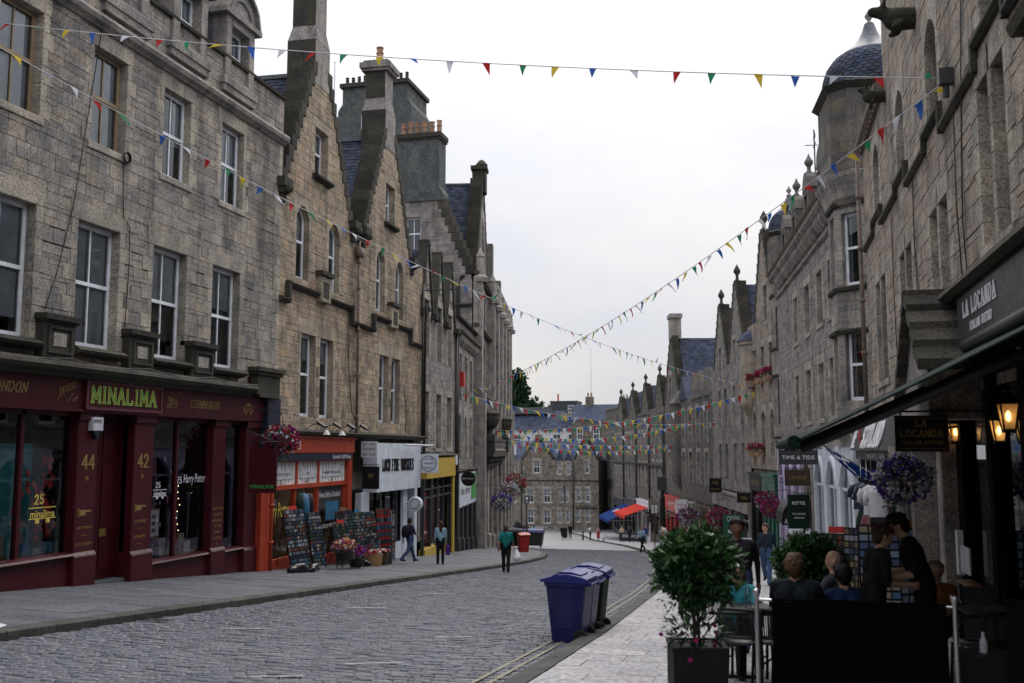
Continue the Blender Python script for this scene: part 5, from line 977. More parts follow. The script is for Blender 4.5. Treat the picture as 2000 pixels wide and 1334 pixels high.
m = MB(); m.box(14.35, 14.9, .1, .2, gr(FR1, 14.6), 2.2); q = m.build('door', 'wood_brown', T); m = MB(); m.box(14.45, 14.8, .08, .1, -.3, .5); m.build('door_notice', 'pink_panel', q)
for i in range(7): m = MB(); z = 2.1 - .2 * i; m.xprism([(-pr + .05 + .07 * i, z), (-pr + .0 + .07 * i, z - .1), (-pr + .1 + .07 * i, z - .2), (.05, z - .2), (.05, z)], 13.95, 14.3); m.build('scalloped_corbel', 'timber_dark', T)

# bistro front
T = thing('shopfront', 'dark timber bistro front with tall windows under the green awning', 'shopfront', FR1)
m = MB(); m.box(16.6, 25.9, -.24, .1, 3.2, 3.95); fas = m.build('fascia', 'dark_grey', T); cornice(T, 15.9, 25.9, 3.93, [(0, 0), (.3, 0), (.38, .08), (.36, .16), (.15, .24), (0, .26)], 'soot_stone', 'shop_cornice')
slab(fas, 'LA LOCANDA', 17.1, 3.58, .21, y=-.245, w=.6, gap=.42, t=.15, mat='white_text', depth=.012); slab(fas, 'ITALIAN BISTRO', 17.5, 3.36, .11, y=-.245, w=.55, gap=.42, t=.14, mat='white_text', depth=.008)
z0 = gr(FR1, 20); m = MB()
for a, b in ((15.3, 15.7), (17.5, 17.75), (19.3, 19.6), (22, 22.3), (25.5, 25.9)): m.box(a, b, -.12, .1, z0 - .6, 3.2)
m.box(15.3, 25.9, -.14, .1, 2.75, 3.2); m.box(15.3, 25.9, -.16, .1, z0 - .7, z0 + .55); m.build('timber_frame', 'awning_under', T)
for a, b in ((15.7, 17.5), (17.75, 19.3), (19.6, 22), (22.3, 25.5)): m = MB(); m.quad((a, 0, z0 + .5), (b, 0, z0 + .5), (b, 0, 2.76), (a, 0, 2.76)); m.build('window_pane', 'window_glass', T)
room(T, 15.3, 25.8, .3, 3, z0 - .5, 3.1)
m = MB(); m.box(17.0, 17.7, -.5, -.3, z0 + .72, z0 + .74); m.build('menu_ledge', 'wood_brown', T); m = MB(); m.box(17.0, 17.6, -.42, -.4, z0 + .85, z0 + 1.2); m.build('menu_card', 'white_paint', T); m = MB(); m.box(15.35, 15.55, -.2, -.12, -.1, .55); m.build('white_dispenser', 'white_text', T)
# folding-arm awning seen nearly edge-on
T = thing('awning', 'dark green folding-arm awning stretched out over the bistro tables', 'awning', FR1)
ua, ub, xf, zf, zw = 15.7, 23.4, 2.72, 1.84, 3.22   # far end, near end, projection, front height, wall height
sl_ = (zw - zf) / xf; m = MB(); n = 10
for i in range(n):
    y0, y1 = -xf * i / n, -xf * (i + 1) / n; s0, s1 = .02 * math.sin(math.pi * i / n), .02 * math.sin(math.pi * (i + 1) / n); q = lambda y, s: zw + y * sl_ - s
    m.add([(ua, y0, q(y0, s0)), (ub, y0, q(y0, s0)), (ub, y1, q(y1, s1)), (ua, y1, q(y1, s1)), (ua, y0, q(y0, s0) - .02), (ub, y0, q(y0, s0) - .02), (ub, y1, q(y1, s1) - .02), (ua, y1, q(y1, s1) - .02)], [(0, 1, 2, 3), (4, 7, 6, 5), (0, 3, 7, 4), (1, 5, 6, 2)])
m.build('canvas', 'awning_green', T); m = MB(); m.tube([(ua - .02, -xf - .03, zf - .02), (ub, -xf - .03, zf - .02)], .055, 14); m.build('front_bar', 'awning_green', T); m = MB(); m.tube([(ua, -.15, zw), (ub, -.15, zw)], .11, 10); m.build('roller_box', 'dark_grey', T, True)
for u in (16.1, 19.4, 22.6): m = MB(); m.tube([(u, -.1, zw - .3), (u + .5, -xf * .5, zw - .3 - sl_ * xf * .42), (u + .1, -xf + .05, zf - .08)], .04, 8); m.build('folding_arm', 'black_pipe', T, True)
for u in (18, 20.5): m = MB(); m.tube([(u, -.3, zw - .25), (u, -.35, zw - .4)], .05, 8); m.build('bracket', 'black_pipe', T)
# projecting bistro sign
S = thing('projecting_sign', 'black square sign with gold lettering hanging below the awning', 'sign', FR1 @ Matrix.Translation((16.85, 0, 0)))
m = MB(); m.box(-.035, .035, -1.18, -.48, 1.735, 2.24); b = m.build('sign_board', 'black_paint', S); m = MB(); m.tube([(0, 0, 2.3), (0, -1.15, 2.3)], .016, 6); m.tube([(0, -.55, 2.3), (0, -.55, 2.23)], .01, 4); m.tube([(0, -1.1, 2.3), (0, -1.1, 2.23)], .01, 4); m.build('bracket', 'black_pipe', S)
def side_text(P, fn, u, y, z, rot):
    q = fn
    if q: q.rotation_euler = (0, 0, rot); q.location = (u, y, z)
    return q
for s, z, h, w_, g_ in (('LA', 2.09, .085, .6, .35), ('LOCANDA', 1.945, .09, .6, .34), ('ITALIAN BISTRO', 1.84, .045, .6, .4)):
    q = slab(b, s, 0, 0, h, w=w_, gap=g_, t=.2, mat='gold', depth=.004)
    xs = [v.co.x for v in q.data.vertices]; side_text(b, q, .038, -.83 - (max(xs) + min(xs)) / 2, z, R(90))
m = MB(); m.box(.035, .038, -1.12, -.54, 2.195, 2.202); m.box(.035, .038, -1.12, -.54, 1.775, 1.782); m.build('rule', 'gold', b)
def lantern(label, u, z, out, s=1.0, F=FR1):
    L = thing('wall_lantern', label, 'lamp', F @ Matrix.Translation((u, -out, z)), 'lit lanterns on the bistro front'); m = MB()
    for k in range(4): a = math.pi / 4 + k * math.pi / 2; m.tube([(.075 * s * math.cos(a), .075 * s * math.sin(a), -.16 * s), (.125 * s * math.cos(a), .125 * s * math.sin(a), .1 * s)], .01 * s, 4)
    m.lathe([(.08 * s, -.19 * s), (.09 * s, -.16 * s), (.06 * s, -.16 * s)], 4, (0, 0, 0), 0, .5, math.pi / 4, math.pi / 4 + 2 * math.pi); m.lathe([(.15 * s, .1 * s), (.13 * s, .13 * s), (.04 * s, .22 * s), (.05 * s, .25 * s), (0, .3 * s)], 4, (0, 0, 0), 0, .5, math.pi / 4, math.pi / 4 + 2 * math.pi); m.build('frame', 'black_paint', L)
    m = MB(); m.tube([(0, out, .05), (0, out * .6, .35 * s), (0, 0, .3 * s)], .014, 6); m.build('arm', 'black_pipe', L); m = MB(); m.lathe([(.073 * s, -.15 * s), (.12 * s, .1 * s)], 4, (0, 0, 0), 0, .5, math.pi / 4, math.pi / 4 + 2 * math.pi); m.build('glass', 'lantern_glass', L); m = MB(); m.lathe([(0, -.08 * s), (.025 * s, -.05 * s), (.025 * s, .0), (0, .04 * s)], 8); m.build('bulb', 'lamp_glow', L)
    lt = bpy.data.lights.new('lantern_light', 'POINT'); lt.energy = 6 * s; lt.color = (1, .6, .28); lt.shadow_soft_size = .03; lo = bpy.data.objects.new('lantern_light', lt); COL.objects.link(lo); lo.parent = L; lo.location = (0, 0, -.02)
m_, t_, b_ = nodes('lantern_glass'); t_.nodes.remove(b_); tr = N(t_, 'ShaderNodeBsdfTransparent'); tr.inputs[0].default_value = (1, .86, .66, 1); tl = N(t_, 'ShaderNodeBsdfTranslucent'); tl.inputs[0].default_value = (.9, .66, .36, 1); ms = N(t_, 'ShaderNodeMixShader'); ms.inputs[0].default_value = .45; t_.links.new(tr.outputs[0], ms.inputs[1]); t_.links.new(tl.outputs[0], ms.inputs[2]); t_.links.new(ms.outputs[0], t_.nodes['Material Output'].inputs[0]); MATS['lantern_glass'] = m_
lantern('lit wall lantern on the stone porch pier beside the black bistro sign', 15.45, 2.05, .14, 1.05); lantern('lit wall lantern on the bistro window frame at the right edge', 19.6, 2.16, .3, 1.1); lantern('added lantern in place of a window reflection, between the porch and the edge of the photo', 18.35, 2.02, .14, 1.0)  # last lantern here is added, standing for a reflection in the bistro glass

# souvenir shop under the far end
T = thing('shopfront', 'souvenir shop front with slanted black signboard and hanging clothes', 'shopfront', FR1)
m = MB(); m.add([(.2, -.45, 1.75), (10.4, -.45, 1.75), (10.4, -.2, 2.55), (.2, -.2, 2.55), (.2, .05, 1.75), (10.4, .05, 1.75), (10.4, .05, 2.55), (.2, .05, 2.55)], [(0, 1, 2, 3), (0, 4, 5, 1), (1, 5, 6, 2), (3, 2, 6, 7), (0, 3, 7, 4)]); b = m.build('sign_board', 'black_paint', T)
q = slab(b, 'WE', 0, 0, .55, w=.7, gap=.3, t=.22, mat='white_text', depth=.03); q2 = slab(b, 'SCOTLAND', 0, 0, .55, w=.75, gap=.32, t=.22, mat='white_text', depth=.03)
for o_, x in ((q, .5), (q2, 3.4)): o_.rotation_euler = (R(-17.4), 0, 0); o_.location = (x, -.43, 1.86)
m = MB(); m.prism([(2.5, 2.0), (2.7, 1.85), (2.95, 2.15), (2.95, 2.35), (2.83, 2.4), (2.7, 2.28), (2.57, 2.4), (2.45, 2.35), (2.4, 2.2)], -.02, 0); q = m.build('heart', 'red_paint', b); q.location = (0, -.38, -.0); q.rotation_euler = (0, 0, 0)
m = MB(); m.box(.2, 10.5, -.3, .1, 1.5, 1.74); m.box(10.4, 11.0, -.2, .1, gr(FR1, 11) - .3, 2.5); m.box(.0, .3, -.2, .1, gr(FR1, 0) - .4, 2.7); m.build('shop_frame', 'dark_grey', T); text(T, 'WHISKY & TARTAN', 3.5, 1.56, .12, y=-.302, width=5)
m = MB(); m.box(11.0, 13.9, -.1, .1, 1.4, 2.4); m.box(13.6, 13.9, -.15, .1, gr(FR1, 13) - .3, 1.4); m.box(11.0, 11.3, -.15, .1, gr(FR1, 11) - .3, 1.4); m.build('shutter_frame', 'dark_grey', T); m = MB()
for z in np.arange(gr(FR1, 12), 1.4, .09): m.xprism([(0, z), (-.03, z + .02), (-.03, z + .065), (0, z + .085)], 11.3, 13.6, 0, rnd.random())
m.build('roller_shutter', 'cream_blind', T)
room(T, .3, 10.4, 1.0, 3.5, gr(FR1, 0) - .3, 1.5, 'room_dark')
m = MB()
for i in range(120): x = rnd.uniform(.5, 10.2); z = rnd.uniform(-2.2, 1.2); m.box(x, x + rnd.uniform(.1, .3), .5, .6, z, z + rnd.uniform(.1, .3), 0, rnd.random())
m.build('shop_stock', 'goods', T)
for i in range(7): m = MB(); m.lathe([(0, -.03), (.03, 0), (0, .03)], 6, (4 + rnd.uniform(-3, 4), .4, rnd.uniform(-.6, 1.2))); m.build('fairy_light', 'bulb_warm', T)
m = MB(); m.box(4.5, 7.5, .3, .4, 1.3, 1.36); m.build('strip_light', 'strip_white', T)
GAR = [(6.0, 'navy_paint', 'navy football shirt with white lettering hanging at the souvenir shop', None), (7.4, 'navy_paint', 'navy jacket with white trim over a dark green kilt at the souvenir shop', 'green_bin'), (8.5, 'cloth_white', 'white blouse over a red tartan kilt at the souvenir shop', 'maroon_pale'), (9.8, 'cloth_white', 'white ruffled shirt over a tartan skirt nearest the roller shutter', 'maroon_pale')]
for k, (u, mt, lb, sk_) in enumerate(GAR):
    L = thing('clothes_dummy', lb, 'clothes dummy', FR1 @ Matrix.Translation((u, -.7, .95)), 'dressed dummies outside the souvenir shop'); m = MB()
    m.lathe([(.07, .05), (.11, .03), (.2, -.03), (.22, -.1), (.18, -.42), (.19, -.62)], 14); m.tube([(0, -.18, -.06), (0, -.25, -.2), (0, -.28, -.34)], [.08, .075, .08], 8); m.tube([(0, .18, -.06), (0, .25, -.2), (0, .28, -.34)], [.08, .075, .08], 8); m.v = [(a * .6, b, c) for a, b, c in m.v]; m.build('shirt', mt, L, True)
    m = MB(); m.lathe([(0, .16), (.06, .14), (.06, .02)], 10); m.build('neck', 'black_paint', L)
    if sk_: m = MB(); n = 24; m.lathe([(.2, -.6), (.25, -.75), (.3, -1.2)], n); m.build('kilt', sk_, L)
    else:
        q = text(L, 'SCOTLAND', 0, 0, .07, mat='white_text', width=.3); q.rotation_euler = (0, 0, R(90)); q.location = (.245, -.15, -.25)
    m = MB(); m.tube([(0, 0, .15), (0, 0, .9)], .008, 4); m.tube([(0, 0, -.6), (0, 0, gr(FR1, u) - .95)], .025, 6); m.build('stand', 'steel', L)
# blue and white flag on a slanted pole
T = thing('flag', 'blue flag with a white cross drooping from a slanted pole over the souvenir shop', 'flag', FR1 @ Matrix.Translation((1.9, 0, 0)))
m = MB(); m.tube([(0, 0, 1.1), (0, -1.45, 2.0)], .018, 6); m.build('pole', 'steel', T); m = MB(); n = 12
def fl_(a, b): q = Vector((0, -.1, 1.17)).lerp(Vector((0, -1.4, 1.97)), a); return q + Vector((.1 * b * math.sin(a * 11 + b * 3), .12 * b, -(.12 + .5 * (1 - a) ** .8) * b))
for i in range(n):
    for j in range(8):
        A, B = i / n, j / 8; m.quad(fl_(A, B), fl_(A + 1 / n, B), fl_(A + 1 / n, B + .125), fl_(A, B + .125), 1 if .46 < A - B * .5 + .12 < .56 or .95 < A + B < 1.06 else 0)
m.build('cloth', ['awning_blue', 'white_text'], T, True)
# ------------------------------------------------------------------ right side: turreted hotel building and the houses beyond
FR2 = frame((.78, 54.3), (3, 31.9)); T = thing('turret_building', 'grey stone building with two bowed corner turrets, corbelled cornice and slate domes', 'building', FR2)
ops = []
for x in (7.6, 11.1, 14.35, 17.0): ops += [Op(x, x + 1.3, 6.55, 8.57, depth=.32, bars=0, blind=.4, blindmat='grey_blind', sill=True, qw=(.2, .42)), Op(x - .15, x + 1.1, 2.95, 5.05, depth=.32, bars=0, blind=.4, blindmat='grey_blind', qw=(.2, .42))]
masonry(T, [(1.35, 18.5, 2.2, 9.7)], ops, 'stone_grey', 'dressed_pale', limit=220, ch=(.2, .3), cw=(.25, .6)); body(T, .9, 18.6, 2, 12.3, 9, 1.0)
cornice(T, 1.6, 18.4, 9.5, [(0, 0), (.12, .02), (.16, .12), (.1, .2)], 'dressed_grey', 'string_course'); cornice(T, 1.6, 18.4, 10.35, [(0, 0), (.34, 0), (.45, .1), (.5, .22), (.42, .3), (0, .34)], 'dressed_grey', 'cornice'); cornice(T, 1.6, 18.4, 10.66, [(0, 0), (.5, 0), (.56, .07), (.5, .14), (0, .16)], 'rust_pipe', 'eaves_gutter')
m = MB(); m.box(1.6, 18.4, -.02, .1, 9.7, 10.36); m.build('frieze', 'dressed_grey', T)
for i in range(53): m = MB(); x = 2.75 + i * .294; m.xprism([(.0, 9.78), (-.14, 9.84), (-.3, 10.1), (-.32, 10.34), (.0, 10.34)], x, x + .17, 0, rnd.random()); m.build('corbel', 'dressed_grey', T)
for k, x in enumerate((3.8, 7.6, 11.4, 15.2)):    # wallhead dormers with ball finials
    m = MB(); c = x + .7; o = Op(c - .42, c + .42, 11.0, 12.3, depth=.2, dress=False, bars=0)
    for r in _sub([(x, x + 1.4, 10.7, 12.5)], [(c - .42, c + .42, 11.0, 12.3)]): m.blk(r[0], r[1], r[2], r[3], .02, .4, .01, 0, rnd.random())
    P = arch_pts(x - .05, x + 1.45, 12.5, .75, 10); m.prism(P[::-1], .0, .4); m.lathe([(.13, 0), (.16, .06), (.08, .15), (.08, .3), (.18, .45), (.18, .55), (.08, .7), (0, .9)], 10, (c, .2, 13.2)); m.build('wallhead_dormer', 'stone_dark', T); sash(T, o); m = MB(); m.box(c - .6, c + .6, .42, 2.4, 10.7, 13.0); m.m[2] = 1; m.build('dormer_roof', ['lead_sheet', 'room_dark'], T)
m = MB(); m.tube([(9.9, .8, 13), (9.9, .8, 15.8)], .03, 6); m.tube([(9.5, .8, 15.1), (10.3, .8, 15.1)], .02, 5); m.tube([(9.9, .4, 15.1), (9.9, 1.2, 15.1)], .02, 5); m.lathe([(.1, 0), (.25, .3), (.2, .5), (.05, .9)], 8, (9.9, .8, 13)); m.add([(9.6, .8, 15.4), (10.3, .8, 15.35), (10.2, .8, 15.6), (9.7, .8, 15.62)], [(0, 1, 2, 3)]); m.build('weather_vane', 'black_pipe', T)
sheet(T, 'roof', (0, .9, 12.2), (22, .9, 12.2), (22, 6, 15.5), (0, 6, 15.5), 'slate')
def turret(cx, cy, ap, zs, zd, zt, sc, faces, r2, cf=.7):
    """half-engaged octagonal bay: zs = (bottom, mid string, top) storeys, corbelled cap stage, ogee slate dome"""
    rr = ap / math.cos(math.pi / 8); a0 = math.pi / 8; n = MB()
    def ring(r, z, cf=None):
        if cf is None: return [(cx + r * math.cos(a0 + k * math.pi / 4), cy + r * math.sin(a0 + k * math.pi / 4), z) for k in range(8)]
        h = r * cf; return [(cx + a, cy + b, z) for a, b in ((r, h), (h, r), (-h, r), (-r, h), (-r, -h), (-h, -r), (h, -r), (r, -h))]
    def prism8(mb, prof, tone=.5, cf=None):
        for (r1, z1), (r2, z2) in zip(prof, prof[1:]):
            A, B = ring(r1, z1, cf), ring(r2, z2, cf)
            for k in range(8): mb.add([A[k], A[(k + 1) % 8], B[(k + 1) % 8], B[k]], [(0, 1, 2, 3)], 0, tone)
    bay = MB(); prism8(bay, [(.2, zs[0] - 2.2), (rr * .45, zs[0] - 1.3), (rr * .5, zs[0] - 1.1), (rr * .75, zs[0] - .7), (rr * .8, zs[0] - .5), (rr * 1.06, zs[0] - .15), (rr * 1.06, zs[0])]); B = bay.build('bay_corbel', 'dressed_grey', T)
    wl = MB(); w8 = 2 * ap * math.tan(math.pi / 8); wins = []
    for k in range(8):    # storeys face by face, with openings in the street faces
        ang = (k + 1) * math.pi / 4; nrm = Vector((math.cos(ang), math.sin(ang), 0)); tx = Vector((-nrm.y, nrm.x, 0)); ctr = Vector((cx, cy, 0)) + nrm * ap
        M = Matrix(((tx.x, -nrm.x, 0, ctr.x), (tx.y, -nrm.y, 0, ctr.y), (0, 0, 1, 0), (0, 0, 0, 1)))
        hol = [(-w8 * .3, w8 * .3, a, b) for a, b in sc] if k in faces else []
        for z0, z1 in ((zs[0], zs[2]),):
            za = z0
            while za < z1 - .05:
                zb_ = min(z1, za + rnd.uniform(.3, .4)); xs = [-w8 / 2, rnd.uniform(-.15, .15), w8 / 2]
                for p, q in zip(xs, xs[1:]):
                    for r in _sub([(p, q, za, zb_)], hol):
                        if r[1] - r[0] > .03 and r[3] - r[2] > .03:
                            t_ = MB(); t_.blk(r[0] + .003, r[1] - .003, r[2] + .003, r[3] - .003, -.012, .24, .008, 0, rnd.random()); wl.add([M @ Vector(v) for v in t_.v], t_.f, 0, t_.t[0])
                za = zb_
        if k in faces:
            for a, b in sc: wins.append((M, Op(-w8 * .3, w8 * .3, a, b, depth=.18, bars=0, blind=.98, blindmat='curtain', dress=False)))
    wo = wl.build('bay_wall', 'dressed_grey', T)
    for M, o in wins:
        w_ = sash(T, o); w_.matrix_local = M
    core = MB(); prism8(core, [(rr * .8, zs[0]), (rr * .8, zs[2])]); core.build('bay_core', 'room_dark', T)
    st = MB()
    for z in zs[:1] + [zs[1] - .5, zs[1] + .9] + [zs[2]]: prism8(st, [(rr, z - .1), (rr * 1.07, z - .06), (rr * 1.09, z + .04), (rr, z + .1)])
    st.build('bay_string', 'soot_stone', T)
    cp = MB(); prism8(cp, [(ap * .9, zs[2] - .1), (ap * 1.05, zs[2] + .15), (ap * 1.08, zs[2] + .35), (r2 * 1.02, zs[2] + .55), (r2 * 1.1, zs[2] + .8), (r2 * 1.12, zs[2] + .92), (r2, zs[2] + 1.0)], cf=.62); cp.build('cap_corbel', 'dressed_grey', T)
    up = MB(); z = zs[2] + .9
    while z < zd - .05:
        z2 = min(zd, z + .36); A, Bq = ring(r2, z, cf), ring(r2, z2, cf)
        for k in range(8): up.add([A[k], A[(k + 1) % 8], Bq[(k + 1) % 8], Bq[k]], [(0, 1, 2, 3)], 0, rnd.random())
        z = z2
    up.build('turret_stage', 'stone_dark', T)
    sl2 = MB()
    for k in (3, 4): 
        ang = (k + 1) * math.pi / 4; c_ = Vector((cx + r2 * .93 * math.cos(ang), cy + r2 * .93 * math.sin(ang), 0)); tx = Vector((-math.sin(ang), math.cos(ang), 0)); nn = Vector((math.cos(ang), math.sin(ang), 0))
        sl2.add([c_ - tx * .16 + Vector((0, 0, zs[2] + 1.3)) + nn * .03, c_ + tx * .16 + Vector((0, 0, zs[2] + 1.3)) + nn * .03, c_ + tx * .16 + Vector((0, 0, zd - .6)) + nn * .03, c_ - tx * .16 + Vector((0, 0, zd - .6)) + nn * .03], [(0, 1, 2, 3)])
    sl2.build('slit_window', 'room_dark', T)
    ev = MB(); prism8(ev, [(r2, zd - .2), (r2 * 1.06, zd - .1), (r2 * 1.12, zd + .0), (r2 * 1.0, zd + .1), (0, zd + .12)], cf=cf); ev.build('dome_eaves', 'soot_stone', T)
    H = zt - zd; prof = [(1.03, .02), (1.0, .1), (.97, .22), (.9, .36), (.77, .48), (.57, .58), (.37, .68), (.24, .77), (.16, .86), (.12, .94), (.1, .98)]
    dm = MB(); dm.lathe([(r2 * a, zd + H * b) for a, b in prof], 32, (cx, cy, 0)); dm.build('dome', 'lead_sheet', T, True)
    sc2 = MB(); rows = 11
    for i in range(rows):
        f0, f1 = .05 + .5 * i / rows, .05 + .5 * (i + 1.35) / rows; ra = np.interp(f1, [p[1] for p in prof], [p[0] for p in prof]) * r2; rb = np.interp(f0, [p[1] for p in prof], [p[0] for p in prof]) * r2; n_ = int(2 * math.pi * rb / .27)
        for j in range(n_):
            t = 2 * math.pi * (j + .5 * (i % 2)) / n_; dt = math.pi / n_ * .95; P = []
            for tt, fr, e in ((-1, 1, .012), (1, 1, .012), (1, .35, .03), (.5, .1, .035), (0, 0, .038), (-.5, .1, .035), (-1, .35, .03)):
                r_ = rb + (ra - rb) * fr + e; P.append((cx + r_ * math.cos(t + tt * dt), cy + r_ * math.sin(t + tt * dt), zd + H * (f0 + (f1 - f0) * fr)))
            sc2.add(P, [tuple(range(7))], 0, rnd.random())
    tag(sc2.build('fish_scale_slates', 'slate', T), kind='stuff')
    fn = MB(); fn.lathe([(.1, 0), (.14, .03), (.14, .07), (.06, .12), (.05, .17), (.13, .28), (.14, .35), (.08, .45), (.03, .52), (0, .6)], 10, (cx, cy, zt - .1)); fn.build('finial', 'dressed_grey', T, True)
turret(19.75, 1.2, 1.47, [2.4, 6.1, 9.8], 13.7, 16.35, [(3.35, 5.6), (7.1, 9.5)], (4, 5, 6), 1.62); turret(.5, .88, 1.05, [2.4, 6.1, 9.8], 13.1, 15.3, [(3.1, 5.45), (6.95, 9.2)], (4, 5, 6), 1.12)
# shops under the turret building
T = thing('shopfront', 'shopfront with white and lilac arched windows under the turret building', 'shopfront', FR2)
m = MB(); m.box(0, 22.3, -.1, .1, 1.9, 2.25); m.build('shop_cornice', 'dressed_grey', T); P = [(.4, 'lilac_paint'), (3.2, 'lilac_paint'), (6.0, 'lilac_paint'), (9.5, 'stone'), (12.6, 'white_paint'), (15.4, 'white_paint'), (18.2, 'white_paint')]
for x, mt in P:
    mt2 = 'dressed_grey' if mt == 'stone' else mt; g0 = gr(FR2, x + 1.3); m = MB(); A = arch_pts(x + .35, x + 2.4, .55, .85, 10); B = arch_pts(x + .2, x + 2.55, .55, 1.0, 10)
    for i in range(10): m.prism([A[i], A[i + 1], (A[i + 1][0], 1.9), (A[i][0], 1.9)], -.04, .1); m.prism([A[i], A[i + 1], B[i + 1], B[i]], -.14, -.04)
    m.box(x, x + .35, -.1, .1, g0 - .5, 1.9); m.box(x + 2.4, x + 2.8, -.1, .1, g0 - .5, 1.9); m.box(x + .35, x + 2.4, -.06, .1, g0 - .5, g0 + .5); m.box(x + 1.34, x + 1.42, -.02, .08, g0 + .5, 1.35); m.box(x + .35, x + 2.4, -.02, .08, .4, .5); wn = m.build('arched_window', mt2, T); m = MB(); m.add([(x + .35, .03, g0 + .45), (x + 2.4, .03, g0 + .45)] + [(a, .03, b) for a, b in A[::-1]], [tuple(range(13))]); m.build('pane', 'shop_glass', wn)
room(T, 0, 22.2, .2, 2.2, -4.6, 1.9)
for i in range(10): m = MB(); m.lathe([(0, -.03), (.03, 0), (0, .03)], 6, (rnd.uniform(3.5, 8), .25, rnd.uniform(-2, .2))); m.build('fairy_light', 'bulb_warm', T)
L = thing('dome_awning', 'black dome canopy with antiques lettering in front of the lilac windows', 'awning', FR2 @ Matrix.Translation((10.2, -.1, -1.0))); m = MB(); n = 8
for i in range(n):
    t0, t1 = math.pi / 2 * i / n, math.pi / 2 * (i + 1) / n; m.quad((-1.1, -1.1 * math.sin(t0), .9 * math.cos(t0)), (1.1, -1.1 * math.sin(t0), .9 * math.cos(t0)), (1.1, -1.1 * math.sin(t1), .9 * math.cos(t1)), (-1.1, -1.1 * math.sin(t1), .9 * math.cos(t1)))
for s in (-1, 1): m.add([(s * 1.1, 0, 0)] + [(s * 1.1, -1.1 * math.sin(math.pi / 2 * i / n), .9 * math.cos(math.pi / 2 * i / n)) for i in range(n + 1)], [tuple(range(n + 2))])
m.box(-1.1, 1.1, -1.12, -1.09, -.25, 0); m.box(1.08, 1.1, -1.1, 0, -.3, 0); q = m.build('canopy', 'black_paint', L); q = text(q, 'ANTIQUES', 0, 0, .2, width=.95); q.rotation_euler = (0, 0, R(90)); q.location = (1.105, -1.02, -.24)
def psign_r(name, label, u, out, wd, z0, z1, mat, lines, tm='white_text', F=None, th=.06):
    S = thing(name, label, 'sign', (F or FR2) @ Matrix.Translation((u, 0, 0))); m = MB(); m.box(-th / 2, th / 2, -out - wd, -out, z0, z1); b = m.build('sign_board', mat, S); m = MB(); m.tube([(0, 0, z1 + .05), (0, -out - wd, z1 + .05)], .018, 5); m.tube([(0, -out - .05, z1 + .06), (0, -out - .05, z1 - .02)], .012, 4); m.build('bracket', 'black_pipe', S)
    for s, z, h, tw in lines:
        q = text(b, s, 0, 0, h, mat=tm, width=tw); q.rotation_euler = (0, 0, R(90)); q.location = (th / 2 + .001, -out - wd / 2 - tw / 2, z)
    return S
psign_r('projecting_sign', 'wide dark projecting sign with spaced white capitals below the turret', 14.6, .2, 1.45, 1.22, 1.78, 'dark_grey', [('TIME & TIDE', 1.42, .15, 1.2)]); psign_r('projecting_sign', 'tilted brown board sign under the wide dark sign', 12.5, .2, 1.0, .35, 1.0, 'timber_dark', [('CANAGE', .6, .16, .7)], 'gold')
S = psign_r('sale_board', 'dark green and white for sale board beside the antiques canopy', 12.4, .25, .85, -1.35, .0, 'green_bin', [('RETTIE', -.4, .13, .5), ('0131 220 4160', -.8, .08, .5), ('rettie.co.uk', -.95, .08, .4)]); m = MB(); m.box(-.035, .035, -1.1, -.25, -1.6, -1.35); q = m.build('white_strip', 'white_text', S); q = text(S, 'FOR SALE', 0, 0, .1, mat='dark_grey', width=.5); q.rotation_euler = (0, 0, R(90)); q.location = (.037, -.95, -1.52)

# ---- plainer houses further down
def house(name, label, F, L, zt, ops, mat, dmat, gab=(), limit=40, zbot=0, roof=None, ch=(.26, .38), cw=(.35, .8), depth=8):
    T = thing(name, label, 'building', F); zs = [(0, L, zbot, zt)] + [(gable_fn(a, b, zt, z2, .35), None, zt, z2) for a, b, z2 in gab]
    masonry(T, zs, ops, mat, dmat, limit=limit, ch=ch, cw=cw); body(T, 0, L, zbot - .2, zt - .1, depth)
    for a, b, z2 in gab:
        c = (a + b) / 2; m = MB(); m.prism([(a + .2, zt), (b - .2, zt), (c + .2, z2 - .1), (c - .2, z2 - .1)], .62, .75); m.build('gable_back', 'room_dark', T); crowsteps(T, a, b, zt, z2, .35, 9, d=.6)
        for s in (-1, 1): sheet(T, 'roof', (c, .3, z2 - .1), (c, depth, z2 - .1), (c + s * (b - a) / 2, depth, zt), (c + s * (b - a) / 2, .3, zt), 'slate'); slates(T, (c, .3, z2 - .08), (0, 1, 0), (s * (b - a) / 2, 0, -(z2 - zt)), depth - .5, math.hypot((b - a) / 2, z2 - zt), .4, .28)
        m = MB(); m.lathe([(.24, 0), (.26, .15), (.11, .28), (.09, .55), (.23, .75), (.22, .9), (.08, 1.15), (0, 1.3)], 8, (c, .15, z2)); m.build('finial', 'soot_stone', T, True)
    if roof:
        zr2, d = roof; sheet(T, 'roof', (0, .4, zt), (L, .4, zt), (L, d, zr2), (0, d, zr2), 'slate'); slates(T, (0, d, zr2 + .02), (1, 0, 0), (0, .4 - d, zt - zr2), L, math.hypot(d, zr2 - zt), .4, .3); m = MB(); m.box(0, L, d - .1, d + .1, zr2, zr2 + .15); m.build('ridge', 'lead_sheet', T)
    return T
def W(x, w_, z0, z1, **k): d = dict(depth=.26, bars=0, sill=False, blind=.35, blindmat='grey_blind'); d.update(k); return Op(x, x + w_, z0, z1, **d)
FR3 = frame((-.69, 62), (.78, 54.3)); ops = []
for x in (1.0, 3.6, 6.0): ops += [W(x, 1.05, 1.5, 3.6, rise=.4), W(x + .2, 1.05, 5.6, 7.6)]
ops.append(W(5.1, .9, 9.0, 10.9))
T = house('flowerbox_house', 'warm buff house with arched windows and red flower boxes', FR3, 7.8, 9.2, ops, 'stone_brown_buff', 'dressed_pale', [(2.2, 7.8, 14.0)], 90, .7)
